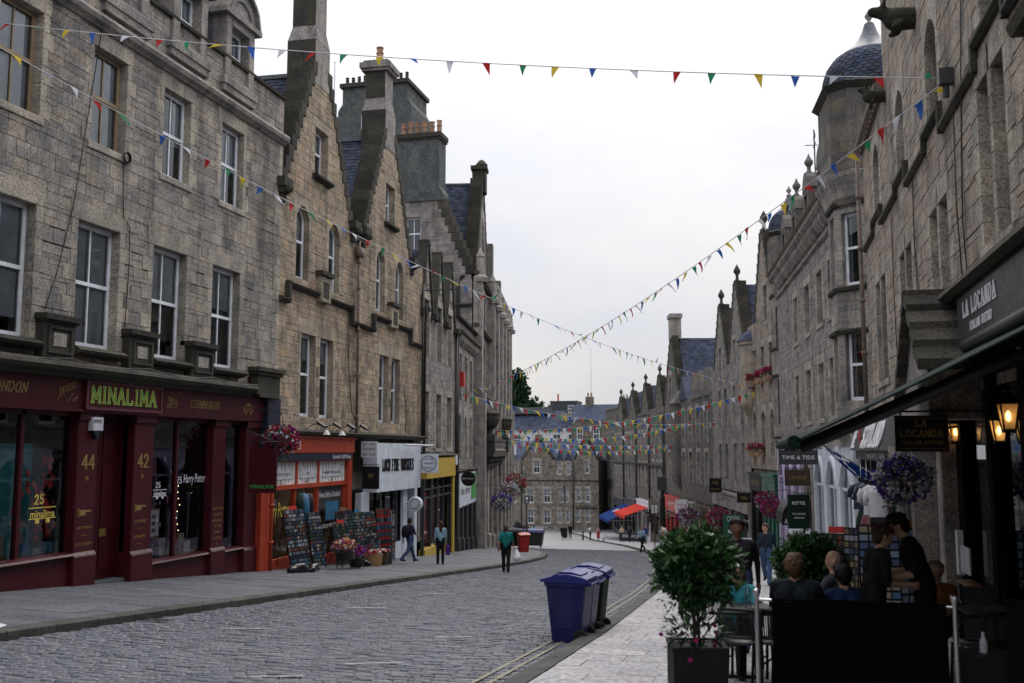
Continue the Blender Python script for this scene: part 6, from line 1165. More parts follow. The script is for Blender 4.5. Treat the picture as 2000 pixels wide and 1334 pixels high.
m = MB(); m.lathe([(.85, 4.4), (.9, 4.6), (.9, 8.0), (1.0, 8.1), (1.0, 8.3)], 14, (.4, .3, 0)); m.build('corner_oriel', 'stone_brown_buff', T); m = MB(); m.lathe([(1.08, 8.3), (.8, 8.7), (0, 9.3)], 14, (.4, .3, 0)); m.build('oriel_cap', 'slate', T); m = MB(); m.lathe([(.1, 2.9), (.4, 3.6), (.65, 4.0), (.9, 4.4)], 14, (.4, .3, 0)); m.build('oriel_corbel', 'dressed_ochre', T)
pots(T, (.6, 1.5), 3, 10.6, 1.0, .3); m = MB(); m.box(.1, 2.0, 2.5, 3.5, 9, 10.6); m.build('chimney', 'stone_grey', T)
FR4 = frame((-3.61, 76.4), (-.69, 62)); ops = []
for x in (2.9, 5.5, 8.8, 11.6): ops += [W(x, 1.1, -.2, 2.2), W(x, 1.1, 3.4, 6.0)]
ops += [W(3.6, 1.0, 7.4, 9.0), W(9.4, 1.0, 7.4, 9.0)]
house('twin_gable_house', 'grey house with two crow-stepped gables topped by ball finials', FR4, 14.6, 7.6, ops, 'stone_grey', 'dressed_grey', [(1.2, 7.4, 12.0), (7.6, 13.8, 12.6)], 40, -.9)
FR5 = frame((-9.44, 100.9), (-3.61, 76.4)); ops = []
for x in (10.5, 14.2, 18, 21.6): ops += [W(x, 1.6, -1.0, 1.6), W(x, 1.6, 2.4, 5.2)]
ops += [W(3.2, 1.4, 4.8, 8.4, rise=.7, pointed=True), W(2.2, 1.2, -1, 1.6), W(5.2, 1.2, -1, 1.6)]
T = house('chapel_house', 'dark church-like house with a tall plain gable and steep slate roof', FR5, 25.1, 6.2, ops, 'stone_dark', 'dressed_grey', [(.0, 9.6, 12.6)], 20, -2.4, (10.2, 4.2))
m = MB(); m.blk(4.0, 5.6, 12.4, 14.4, -.1, .9, .04); m.box(3.8, 5.8, -.2, 1.0, 14.4, 14.8); m.build('chimney', 'dressed_grey', T); m = MB(); m.prism([(9, 6.2), (14, 6.2), (11.5, 8.3)], -.1, 4); m.build('roof_hip', 'slate', T)
for x in (16, 19, 22): m = MB(); m.prism([(x, 6.0), (x + 1.8, 6.0), (x + .9, 8.2)], -.1, 2.5); m.build('wallhead_gablet', 'stone_dark', T)
m = MB(); m.lathe([(.2, -1.0), (.6, -.5), (.9, 0), (1.05, .4), (1.05, .7)], 8, (9.2, .2, -.9)); m.build('oriel_corbel', 'stone_dark', T); m = MB(); m.lathe([(1.0, 0), (1.0, 6.0), (1.15, 6.2), (.3, 7.4)], 8, (9.2, .2, -.2)); m.build('oriel', 'stone_dark', T)
SEG = [(-20, 138, -17.2, 128, 1), (-17.2, 128, -14.4, 118.3, 2), (-14.4, 118.3, -11.9, 109.5, 3), (-11.9, 109.5, -9.5, 101, 4)]
for x0, y0, x1, y1, k in SEG:
    F = frame((x0, y0), (x1, y1)); L = math.hypot(x1 - x0, y1 - y0); ops = []
    for x in (1.0, 3.6, 6.2): ops += [W(x, 1.25, -3.2 + k * .3, -.7 + k * .3), W(x, 1.25, 1.2, 3.8)]
    T = house('tenement', ['far grey tenement with a gable, closest to the end of the street', 'far grey tenement with a gable beside the blue awning', 'far grey tenement with a gable above the red awning', 'dark tenement with tall finial gable next to the chapel-like house'][k - 1], F, L, 5.4 + .2 * k, ops, 'stone_dark', 'dressed_grey', [(L * .35, L * .95, 8.4 + .25 * k)], 12, -4.6 + k * .35, (8.2, 4.0)); m = MB(); m.tube([(L - .2, -.15, 5.5), (L - .2, -.15, -6)], .1, 6); m.build('downpipe', 'black_pipe', T, True); cornice(T, 0, L, .1, [(0, 0), (.2, 0), (.25, .2), (0, .3)], name='string_course')
    if k == 4: pots(T, (1.5, 2.3, 3.1), 3, 8.6, .9, .22); m = MB(); m.box(3.8, 5, 2.5, 3.5, 6, 10); m.build('chimney', 'stone_dark', T); pots(T, (4.4,), 3, 10, .9, .25)
# end of the street
FE = frame((-39.2, 150.5), (-24.3, 150.5)); ops = []
def W2(x, w_, z0, z1): return Op(x, x + w_, z0, z1, depth=.2, bars=1, sill=True, blind=.4, blindmat='grey_blind', qw=(.15, .3))
for x, z0, z1 in ((.9, -2.2, -.9), (1.1, -6.2, -4.3), (4.9, -1.7, .2), (3.9, -6.2, -4.1), (6.5, -6.2, -4.1), (3.9, -9.3, -7.3), (6.5, -9.3, -7.3), (6.4, -11.5, -10.4), (8.75, -1.9, -.1), (10.1, -1.9, -.1), (9.1, -6.1, -4.0), (9.75, -6.1, -4.0), (8.7, -9.2, -7.2), (10.0, -9.2, -7.2), (8.5, -12.4, -10.3), (9.15, -12.4, -10.3), (9.8, -12.4, -10.3), (12.9, -1.7, .2), (11.6, -6.0, -4.0), (13.0, -6.0, -4.0), (11.5, -9.0, -7.1), (13.0, -9.0, -7.1), (13.0, -12.0, -10.2)): ops.append(W2(x, 1.0 if x < 8 else .5 if x < 11 else .62, z0, z1))
T = thing('end_house', 'rubble stone house with two crow-stepped gables closing the street', 'building', FE)
ga, gb_ = (3.0, 8.2, 3.3), (11.2, 15.0, 3.1)
masonry(T, [(0, 15.0, -12.2, .3), (gable_fn(ga[0], ga[1], .3, ga[2], .4), None, .3, ga[2]), (gable_fn(gb_[0], gb_[1], .3, gb_[2], .4), None, .3, gb_[2])], ops, 'stone_rubble', 'dressed_pale', limit=60, ch=(.3, .45), cw=(.4, .9), proud=.03); body(T, 0, 15, -12.5, .2, 8)
for a, b, z2 in (ga, gb_):
    c = (a + b) / 2; m = MB(); m.prism([(a + .2, .2), (b - .2, .2), (c + .2, z2 - .1), (c - .2, z2 - .1)], .62, .75); m.build('gable_back', 'room_dark', T); crowsteps(T, a, b, .3, z2, .4, 8, d=.6); m = MB(); m.blk(c - .5, c + .5, z2 - .2, z2 + .9, -.05, 1, .03); m.build('chimney', 'stone_dark', T); pots(T, (c,), .5, z2 + .9, .6, .2)
    for s in (-1, 1): sheet(T, 'roof', (c, .3, z2), (c, 8, z2), (c + s * (b - a) / 2, 8, .2), (c + s * (b - a) / 2, .3, .2), 'slate')
sheet(T, 'roof', (0, .2, .2), (15, .2, .2), (15, 5, 3.3), (0, 5, 3.3), 'slate')
for x in (9.0, 10.35): m = MB(); m.prism([(x - .55, .2), (x + .55, .2), (x, 1.9)], -.05, 1.5); m.build('gablet', 'slate', T)
m = MB(); m.box(.9, 1.8, .3, 1.4, 1.1, 2.6); m.build('skylight', 'white_frame', T); m = MB(); m.box(11.4, 14.8, -.12, .02, -7.0, -6.85)
for i in range(12): m.box(11.5 + i * .27, 11.58 + i * .27, -.1, .02, -6.85, -6.5)
m.build('iron_rail', 'black_pipe', T); m = MB(); m.tube([(11.1, -.15, .2), (11.1, -.15, -12.5)], .09, 6); m.tube([(3.0, -.15, .2), (3.0, -.15, -10)], .08, 6); m.build('downpipe', 'black_pipe', T, True); cornice(T, 3, 15, -2.9, [(0, 0), (.1, 0), (.12, .15), (0, .2)], name='string_course'); m = MB(); m.box(11.2, 12.4, .1, .2, -12.3, -9.8); m.build('door', 'black_paint', T); text(T, 'LODGING', 4.6, -10.0, .3, y=-.03, width=2.6)
# dark side street wall on the right of the end house
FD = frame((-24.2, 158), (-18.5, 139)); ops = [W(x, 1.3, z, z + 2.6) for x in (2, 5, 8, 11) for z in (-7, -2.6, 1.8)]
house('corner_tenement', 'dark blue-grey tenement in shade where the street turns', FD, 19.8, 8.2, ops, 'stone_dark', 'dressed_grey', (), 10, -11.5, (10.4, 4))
T = thing('rear_tenement', 'dark slate-roofed house rising behind the corner where the street turns', 'building', place(-33.5, 178, 0)); m = MB(); m.box(0, 12, 0, 8, -12, 7.2); m.build('wall', 'stone_dark', T); m = MB(); m.xprism([(-.2, 7.2), (4, 10.2), (8.2, 7.2)], -.1, 12.1); m.build('roof', 'slate', T); m = MB(); m.box(2, 3.4, 3.4, 4.6, 9.6, 11.6); m.box(8.6, 10, 3.4, 4.6, 9.6, 11.2); m.build('chimney', 'stone_dark', T); pots(T, (2.4, 3.0), 4, 11.6, .8, .2); pots(T, (9.0, 9.6), 4, 11.2, .8, .2)
for x in (1, 4, 7, 10): sash(T, Op(x, x + 1.1, 3.6, 5.8, depth=-.08)); m = MB(); m.box(x, x + 1.1, -.02, 0, 3.6, 5.8); m.build('window_void', 'room_dark', T)
# background across the valley
T = thing('long_roofed_hall', 'long hall with grey slate roof and pale wall behind the end house', 'building', place(0, 205, 0)); m = MB(); m.quad((-54, 0, 6), (-37.5, 0, 6), (-41, 6, 10.2), (-54, 6, 10.2)); m.build('roof', 'slate', T); slates(T, (-54, 6, 10.25), (1, 0, 0), (0, -6, -4.2), 16, 7.3, .6, .4, clip=lambda a, b: a < 13 + b * .48); m = MB(); m.box(-54, -37.6, .1, 8, -12, 6); m.build('wall', 'pale_wall', T); m = MB(); m.box(-54, -44, 4, 6, 9.6, 11); m.build('ridge_glazing', 'lead_sheet', T)
for x in (-51, -46.5, -42.5, -39.3): sash(T, Op(x, x + 1.6, 2.8, 5.2, depth=-.06, bars=1)); m = MB(); m.box(x, x + 1.6, .0, .05, 2.8, 5.2); m.build('window_void', 'room_dark', T)
T = thing('flat_roof_block', 'dark flat-roofed block with a red flue on the skyline', 'building', place(-45.2, 215, 0)); m = MB(); m.box(0, 6, 0, 6, -10, 12.3); m.box(-.1, 6.1, -.1, 6.1, 12.3, 12.6); m.build('wall', 'far_dark', T); m = MB(); m.tube([(1.6, 1, 12.6), (1.6, 1, 14.2)], .18, 8); m.build('flue', 'red_paint', T); sash(T, Op(4, 5.2, 10, 11.6, depth=-.05))
T = thing('tan_house', 'pale tan flat-topped house with battlements beside the flat-roofed block', 'building', place(-41.4, 208, 0)); m = MB(); m.box(0, 7.0, 0, 6, -12, 9.6); m.build('wall', 'tan_wall', T); m = MB(); m.box(-4, 3, -1.5, -.1, -12, 5.2)
for i in range(5): m.box(-4 + i * 1.4, -3.2 + i * 1.4, -1.5, -.6, 5.2, 6.0)
m.build('battlement_wall', 'stone_dark', T); m = MB(); m.box(2.5, 7.0, -.2, 6.2, 9.6, 9.9)
for i in range(8): m.box(2.6 + i * .55, 2.75 + i * .55, -.1, 0, 9.9, 10.7)
m.box(2.5, 7.0, -.15, .05, 10.7, 10.85); m.build('roof_terrace', 'dark_grey', T); m = MB(); m.quad((-4, -1, 5.2), (1, -1, 5.2), (0, 4, 9.5), (-3, 4, 9.5)); m.build('roof', 'slate', T)
m = MB(); m.tube([(0, 0, 0), (0, 0, 13)], [.07, .03], 5); m.tube([(-.5, 0, 5), (.5, 0, 5)], .03, 4); q = tag(m.build('radio_mast', 'steel'), 'thin radio mast rising above the tan house', 'mast'); q.location = (-35.2, 210, 10.5)

# the street goes on behind the camera: plain tenements that shade the near pavement
for k, (p0, p1, lb) in enumerate((((-14.6, -32), (-14.6, 11.9), 'stone tenement continuing the left side beyond the edge of the photo'), ((3.0, 5.9), (3.0, -32), 'stone building continuing the right side beyond the edge of the photo'))):
    F = frame(p0, p1); L = math.hypot(p1[0] - p0[0], p1[1] - p0[1]); T = thing('tenement', lb, 'building', F); m = MB(); m.box(0, L, 0, 9, -2, 13.5, 0, .5); m.build('wall', 'stone_grey_buff', T)
    for i in range(int(L / 3)):
        for z in (1.0, 4.5, 8.6): x = 1 + i * 3; m = MB(); m.box(x, x + 1.3, -.02, 0, z, z + 2.3); m.build('window', 'white_frame', T); m = MB(); m.box(x + .08, x + 1.22, -.03, -.021, z + .08, z + 2.22); m.build('pane', 'far_dark', T)
# ------------------------------------------------------------------ ground-floor shops further down the right side
def shop(label, F, u0, u1, z1, mat, fas=None, words=None, tm='gold', ztop=None, fz=.9, mull=3, lit=False):
    T = thing('shopfront', label, 'shopfront', F); g0 = min(gr(F, u0), gr(F, u1)) - .3; g1 = max(gr(F, u0), gr(F, u1)); m = MB(); m.box(u0, u1, -.22, .1, z1 - fz, z1); m.box(u0 - .05, u1 + .05, -.3, .1, z1, z1 + .15); f = m.build('fascia', fas or mat, T)
    if words: text(f, words, (u0 + u1) / 2, z1 - fz * .68, fz * .36, y=-.222, mat=tm, center=True, width=(u1 - u0) * .6)
    m = MB(); xs = np.linspace(u0 + .15, u1 - .15, mull + 1)
    for x in xs: m.box(x - .13, x + .13, -.14, .1, g0, z1 - fz)
    m.box(u0, u1, -.12, .1, g0, g1 + .45); m.box(u0, u1, -.1, .08, z1 - fz - .5, z1 - fz - .42); m.build('shop_frame', mat, T)
    for a, b in zip(xs, xs[1:]): m = MB(); m.quad((a + .12, 0, g1 + .4), (b - .12, 0, g1 + .4), (b - .12, 0, z1 - fz), (a + .12, 0, z1 - fz)); m.build('window_pane', 'shop_glass', T)
    room(T, u0, u1, .12, 1.6, g0, z1 - fz, 'room_dark'); m = MB()
    for i in range(14): x = rnd.uniform(u0 + .2, u1 - .5); m.box(x, x + rnd.uniform(.1, .4), .4, .6, g1 + .45, g1 + .45 + rnd.uniform(.2, .9), 0, rnd.random())
    m.build('display_goods', 'goods', T); m = MB(); m.box(u0, u1, .1, .5, z1 + .12, max(ztop or z1 + .3, z1 + .3)); m.build('wall_strip', 'stone_grey', T)
    if lit: m = MB(); m.box((u0 + u1) / 2 - .5, (u0 + u1) / 2 + .5, .5, .6, z1 - fz - .15, z1 - fz - .08); m.build('strip_light', 'shop_light', T)
    return T
shop('black shopfront with lit gold lettering under the flowerbox house', FR3, .3, 4.0, .35, 'black_paint', None, 'THE HOUSE', 'gold', .75, .9, 2, True)
shop('dark green shopfront under the flowerbox house beside the turret building', FR3, 4.2, 7.7, .35, 'green_paint', None, None, ztop=.75)
shop('stone and green shopfront under the twin gable house', FR4, .4, 7.0, -1.2, 'green_paint', 'dressed_grey', 'OLD TOWN', 'dark_grey', -.85); shop('pale stone shopfront with a black hanging sign under the twin gable house', FR4, 7.3, 14.3, -1.2, 'dressed_grey', None, None, ztop=-.85)
shop('bright red shopfront under the chapel-like house', FR5, .5, 9.2, -2.7, 'red_paint', None, 'GIFTS', 'paper', -2.35, 1.2); shop('grey stone shopfront with a small white sign right of the red one', FR5, 9.4, 17, -2.7, 'dressed_grey', None, None, ztop=-2.35, lit=True); shop('dark shopfront with warm light at the end of the chapel-like house', FR5, 17.4, 24.8, -2.7, 'timber_dark', None, None, ztop=-2.35, lit=True)
for k, (mt, lb) in enumerate((('navy_paint', 'dark blue shopfront at the far end of the right side'), ('dark_grey', 'dark shopfront behind the blue awning'), ('white_paint', 'white painted shopfront behind the red awning'), ('timber_dark', 'brown shopfront with lit sign between white and red shops'))):
    x0, y0, x1, y1, kk = SEG[k]; F = frame((x0, y0), (x1, y1)); L = math.hypot(x1 - x0, y1 - y0); shop(lb, F, .2, L - .2, -5.0 + .35 * kk, mt, None, None, ztop=-4.5 + .35 * kk, lit=k > 0)
def pitched_awning(label, F, u0, u1, z0, out, drop, mat, words=None, tm='white_text'):
    T = thing('awning', label, 'awning', F); m = MB(); m.add([(u0, -.1, z0), (u1, -.1, z0), (u1, -out, z0 - drop), (u0, -out, z0 - drop), (u0, -.1, z0 - .05), (u1, -.1, z0 - .05), (u1, -out, z0 - drop - .05), (u0, -out, z0 - drop - .05)], [(0, 1, 2, 3), (7, 6, 5, 4), (0, 3, 7, 4), (1, 5, 6, 2), (3, 2, 6, 7)]); c = m.build('canvas', mat, T); m = MB(); m.box(u0, u1, -out - .02, -out, z0 - drop - .4, z0 - drop); v = m.build('valance', mat, T)
    m = MB()
    for u in (u0 + .1, u1 - .1): m.tube([(u, 0, z0 - drop), (u, -out, z0 - drop - .05)], .03, 5)
    m.build('arm', 'steel', T)
    if words: q = text(c, words, 0, 0, .8, mat=tm, width=(u1 - u0) * .4); q.rotation_euler = (math.atan2(drop, out) - math.pi / 2, 0, 0); q.location = ((u0 + u1) / 2 - (u1 - u0) * .2, -out * .62, z0 - drop * .56)
FA = frame((-17.2, 128), (-14.4, 118.3)); FB = frame((-14.4, 118.3), (-11.9, 109.5))
pitched_awning('wide blue shop awning with white lettering far down the right side', FA, .3, 9.8, -4.9, 3.4, 1.5, 'awning_blue', 'BREWERY'); pitched_awning('red-orange shop awning beside the blue one', FB, .2, 8.4, -4.4, 2.8, .9, 'awning_red')
# small hanging signs on the right
psign_r('projecting_sign', 'black square sign with gold emblem hanging by the dark green shop', 6.0, .4, .85, -1.1, -.15, 'black_paint', [('WEE', -.55, .22, .4), ('GALLERY', -.95, .14, .6)], 'gold', FR4); psign_r('projecting_sign', 'small black hanging sign at the black and gold shop', 1.2, .3, .8, -1.3, -.7, 'black_paint', [('18a', -1.1, .2, .35)], 'gold', FR3)
S = psign_r('projecting_sign', 'green sign with a white tree beside the green doors', 12.6, .2, 1.2, -4.2, -2.2, 'green_paint', [('ODEN', -2.6, .35, .8)], 'paper', FR4); m = MB(); m.lathe([(0, -3.0), (.4, -3.1), (.35, -3.3), (.06, -3.35), (.06, -3.8)], 10, (.03, -.8, 0)); m.build('tree_emblem', 'paper', S)
psign_r('projecting_sign', 'white square sign with red lettering above the grey stone shop', 14.5, .2, 1.1, -3.6, -2.4, 'white_text', [('Maison', -2.95, .25, .8), ('MILK', -3.35, .25, .7)], 'red_paint', FR5); psign_r('projecting_sign', 'pale sign with a faint grey name beside the red awning', 20.5, .3, 1.4, -4.6, -3.5, 'paper', [('Quay', -4.2, .4, 1.0)], 'dark_grey', FR5)
# ------------------------------------------------------------------ plants
def leaves(m, c, r, n, size, squash=(1, 1, 1), shell=.55, tone=(0, 1), thick=.3):
    c = Vector(c)
    for i in range(n):
        d = Vector((rnd.gauss(0, 1), rnd.gauss(0, 1), rnd.gauss(0, 1))).normalized(); rad = r * (shell + (1 - shell) * rnd.random() ** .6) * (1 + .16 * math.sin(d.x * 7 + d.z * 5) + .1 * math.sin(d.y * 9 + d.x * 4)); p = c + Vector((d.x * rad * squash[0], d.y * rad * squash[1], d.z * rad * squash[2]))
        ax = (d + Vector((rnd.gauss(0, .5), rnd.gauss(0, .5), rnd.gauss(.15, .5)))).normalized(); sd_ = ax.cross(Vector((rnd.gauss(0, 1), rnd.gauss(0, 1), rnd.gauss(0, 1)))).normalized(); s = size * rnd.uniform(.65, 1.3); nn = ax.cross(sd_); b = p + ax * s * .45 - nn * s * .06
        m.add([p, b + sd_ * s * thick * .5, p + ax * s, b - sd_ * s * thick * .5], [(0, 1, 2), (0, 2, 3)], 0, min(1, max(0, tone[0] + (tone[1] - tone[0]) * rnd.random() * (.6 + .55 * math.sin(d.x * 6.1 + 1) * math.sin(d.y * 5.3) * math.sin(d.z * 5.7 + 2)))))
def topiary(label, x, y, box, crown_z, r, box_h):
    z = zr(x, y); T = thing('topiary_tree', label, 'plant', place(x, y, z, R(12)), 'bay trees in planters'); m = MB(); b, h = box / 2, box_h; m.box(-b, b, -b, b, 0, h - .03); m.add([(-b - .01, -b - .01, h - .03), (b + .01, -b - .01, h - .03), (b + .01, b + .01, h - .03), (-b - .01, b + .01, h - .03), (-b - .01, -b - .01, h), (b + .01, -b - .01, h), (b + .01, b + .01, h), (-b - .01, b + .01, h), (-b + .03, -b + .03, h), (b - .03, -b + .03, h), (b - .03, b - .03, h), (-b + .03, b - .03, h)], [(0, 1, 5, 4), (1, 2, 6, 5), (2, 3, 7, 6), (3, 0, 4, 7), (4, 5, 9, 8), (5, 6, 10, 9), (6, 7, 11, 10), (7, 4, 8, 11)]); m.build('planter', 'planter_black', T); m = MB(); m.box(-b + .02, b - .02, -b + .02, b - .02, h - .1, h - .05); m.build('soil', 'soil', T)
    cz = crown_z - z; m = MB()
    for i in range(4): a = i * 1.7; m.tube([(.05 * math.cos(a), .05 * math.sin(a), h - .08), (.03 * math.cos(a + 2), .03 * math.sin(a + 2), (h + cz) / 2 - .1), (.14 * math.cos(a), .14 * math.sin(a), cz)], [.016, .014, .008], 6)
    m.build('trunk', 'bark', T, True); m = MB(); leaves(m, (0, 0, cz), r, 9000, .064, (1, 1, .96), .3, thick=.45)
    for i in range(16): a = rnd.uniform(0, 6.28); t = rnd.uniform(-.5, 1); leaves(m, (r * .72 * math.cos(a) * math.sqrt(1 - t * t), r * .72 * math.sin(a) * math.sqrt(1 - t * t), cz + r * .72 * t), r * .36, 170, .062, shell=.2, tone=(.1, 1), thick=.42)
    for i in range(70):   # sprigs that break the outline
        d = Vector((rnd.gauss(0, 1), rnd.gauss(0, 1), rnd.gauss(.2, 1))).normalized(); k0 = rnd.uniform(.92, 1.06)
        for j in range(7): leaves(m, (d.x * r * (k0 + .035 * j), d.y * r * (k0 + .035 * j), cz + d.z * r * (k0 + .035 * j)), .02, 1, .085, shell=.5, tone=(.35, 1.1), thick=.4)
    m.build('crown', 'leaf_green', T); m = MB(); leaves(m, (0, 0, h + .08), .26, 260, .11, (1.05, 1.05, .8), .3, (.1, .9), .2); m.build('underplanting', 'leaf_green', T); m = MB()
    for i in range(26): a = rnd.uniform(0, 6.28); rr = rnd.uniform(.1, .33); flower(m, (rr * math.cos(a), rr * math.sin(a), h + rnd.uniform(-.12, .16)), .024, rnd.choice((.05, .25, .5)))
    m.build('blossom', 'petal', T)
def flower(m, c, r, tone):
    d = Vector((rnd.gauss(0, 1), rnd.gauss(0, 1), rnd.gauss(.3, .8))).normalized(); a = d.cross(Vector((0, 0, 1)) if abs(d.z) < .9 else Vector((1, 0, 0))).normalized(); b = d.cross(a); c = Vector(c)
    m.add([c - d * r * .3] + [c + (a * math.cos(k * 1.2566) + b * math.sin(k * 1.2566)) * r for k in range(5)], [(0, k + 1, (k + 1) % 5 + 1) for k in range(5)], 0, tone)
topiary('round clipped bay tree in a black planter in front of the cafe barrier', -.62, 9.25, .47, .68, .335, .6)
topiary('round leafy bush in a planter behind the seated diners', .5, 12.9, .47, .32, .38, .6)
def basket(label, M, r, tones, arm=None, n=1.0, grp='hanging flower baskets', dens=260):
    T = thing('hanging_basket', label, 'flower basket', M, grp); m = MB(); m.lathe([(0, -.3 * r), (.35 * r, -.26 * r), (.55 * r, 0), (.58 * r, .05 * r)], 12); m.build('bowl', 'wicker', T)
    m = MB(); leaves(m, (0, 0, .02), r * .92, int(dens * 1.6), r * .2, (1, 1, .8), .3, (.1, .9), .5)
    for i in range(9): a = rnd.uniform(0, 6.28); leaves(m, (.6 * r * math.cos(a), .6 * r * math.sin(a), -r * rnd.uniform(.5, 1.1)), r * .22, 22, r * .16, shell=.1)
    m.build('foliage', 'leaf_green', T); m = MB()
    for i in range(int(dens * 1.5)):
        d = Vector((rnd.gauss(0, 1), rnd.gauss(0, 1), rnd.gauss(.1, .8))).normalized(); rr = r * rnd.uniform(.82, 1.08); k = min(len(tones) - 1, int((math.sin(d.x * 3 + d.z * 2.2 + len(label)) + 1) / 2 * len(tones) * .999)); flower(m, (d.x * rr, d.y * rr, d.z * rr * .85), r * .085, tones[k] if rnd.random() < .8 else rnd.choice(tones))
    m.build('blossom', 'petal', T); m = MB()
    for k in range(3): a = k * 2.1; m.tube([(.5 * r * math.cos(a), .5 * r * math.sin(a), .03), (0, 0, r * 1.5)], .006, 4)
    if arm: m.tube([arm, (arm[0] * .5, arm[1] * .5, r * 1.5 + .1), (0, 0, r * 1.5)], .018, 6)
    m.build('hanger', 'black_pipe', T); return T
PK, VI, WH, RD, PU = .1, .3, .5, .7, .9
basket('big magenta and white flower basket between the maroon and orange shops', place(-13.65, 26.7, 2.06, R(90)), .52, (PK, VI, PK, WH, RD), (0, .9, .9), dens=420)
basket('big purple and white flower basket beside the black bistro sign', FR1 @ Matrix.Translation((15.6, -.95, 1.32)), .42, (PU, PU, WH), (0, .85, .8), dens=380)
basket('magenta flower basket outside the black and gold shop', FR2 @ Matrix.Translation((4.3, -1.1, -.65)), .55, (PK, PK, VI, WH), (0, 1.1, .8)); basket('magenta flower basket beside the lilac windows', FR2 @ Matrix.Translation((7.4, -1.2, -.85)), .5, (PK, PK, VI), (0, 1.2, .7))
basket('magenta and white flower basket over the green doors', FR4 @ Matrix.Translation((8.6, -1.1, -2.6)), .75, (PK, WH, PK, RD), (0, 1.1, .8)); basket('violet and white flower basket by the grey stone shop lamp', FR5 @ Matrix.Translation((20.5, -1.2, -3.4)), .85, (VI, WH, VI), (0, 1.2, .8)); basket('small green hanging basket beside the red shop', FR5 @ Matrix.Translation((9.2, -1.2, -3.9)), .5, (WH,), (0, 1.2, .8), dens=60)
basket('purple flower basket, closest of three on the gothic tenement', FL5 @ Matrix.Translation((3.0, -1.5, -1.55)), .66, (PU, PU, WH), (0, 1.3, .9)); basket('white and pink flower basket, middle of three on the gothic tenement', FL5 @ Matrix.Translation((8.5, -1.6, -1.1)), .75, (WH, PK, WH), (0, 1.3, .9)); basket('red and white flower basket, farthest of three on the gothic tenement', FL5 @ Matrix.Translation((13.5, -1.8, -.7)), .85, (RD, WH, RD), (0, 1.3, .9))
for k, (u, z, lb) in enumerate(((1.4, 1.4, 'lower, left'), (3.9, 1.4, 'lower, right'), (1.6, 5.5, 'upper, left'), (4.1, 5.5, 'upper, middle'), (6.6, 5.5, 'upper, right'))):
    T = thing('window_box', 'terracotta window box with red flowers on the flowerbox house, ' + lb, 'window box', FR3 @ Matrix.Translation((u, -.2, z)), 'flower boxes'); m = MB(); m.add([(-.45, -.15, 0), (.45, -.15, 0), (.45, .1, 0), (-.45, .1, 0), (-.5, -.2, .28), (.5, -.2, .28), (.5, .12, .28), (-.5, .12, .28)], [(3, 2, 1, 0), (0, 1, 5, 4), (1, 2, 6, 5), (2, 3, 7, 6), (3, 0, 4, 7), (4, 5, 6, 7)]); m.build('trough', 'terracotta', T); m = MB(); leaves(m, (0, 0, .42), .36, 160, .12, (1.2, .7, .7), .2); m.build('foliage', 'leaf_green', T); m = MB()
    for i in range(70): flower(m, (rnd.gauss(0, .25), rnd.gauss(-.02, .14), .5 + rnd.uniform(-.1, .25)), .06, rnd.choice((PK, RD, RD)))
    m.build('blossom', 'petal', T)
def tree(label, x, y, z0, h, r, n=2600):
    T = thing('tree', label, 'tree', place(x, y, z0), 'trees on the skyline'); m = MB(); m.tube([(0, 0, 0), (.3, 0, h * .35), (.1, .2, h * .7)], [h * .03, h * .022, h * .01], 7)
    for k in range(6): a = k * 1.05; m.tube([(.2, 0, h * (.3 + .05 * k)), (r * .6 * math.cos(a), r * .6 * math.sin(a), h * (.55 + .06 * k))], [h * .012, h * .004], 5)
    m.build('trunk', 'bark', T, True); m = MB()
    for k in range(26): a = rnd.uniform(0, 6.28); t = rnd.uniform(0, 1); q = r * math.sin(math.pi * min(1, .2 + .75 * t)) * rnd.uniform(.25, .85); leaves(m, (q * math.cos(a), q * math.sin(a), h * (.38 + .55 * t)), r * rnd.uniform(.28, .42), n // 26, r * .15, shell=.2, tone=(0, 1), thick=.8)
    m.build('crown', 'tree_leaf', T); return T
tree('tall dark green tree on the skyline beside the gothic tenement', -58.5, 232, -8, 28.5, 7.2, 9000); tree('smaller round tree on the skyline right of the tall one', -49.5, 238, -2, 15.2, 3.6, 2200)
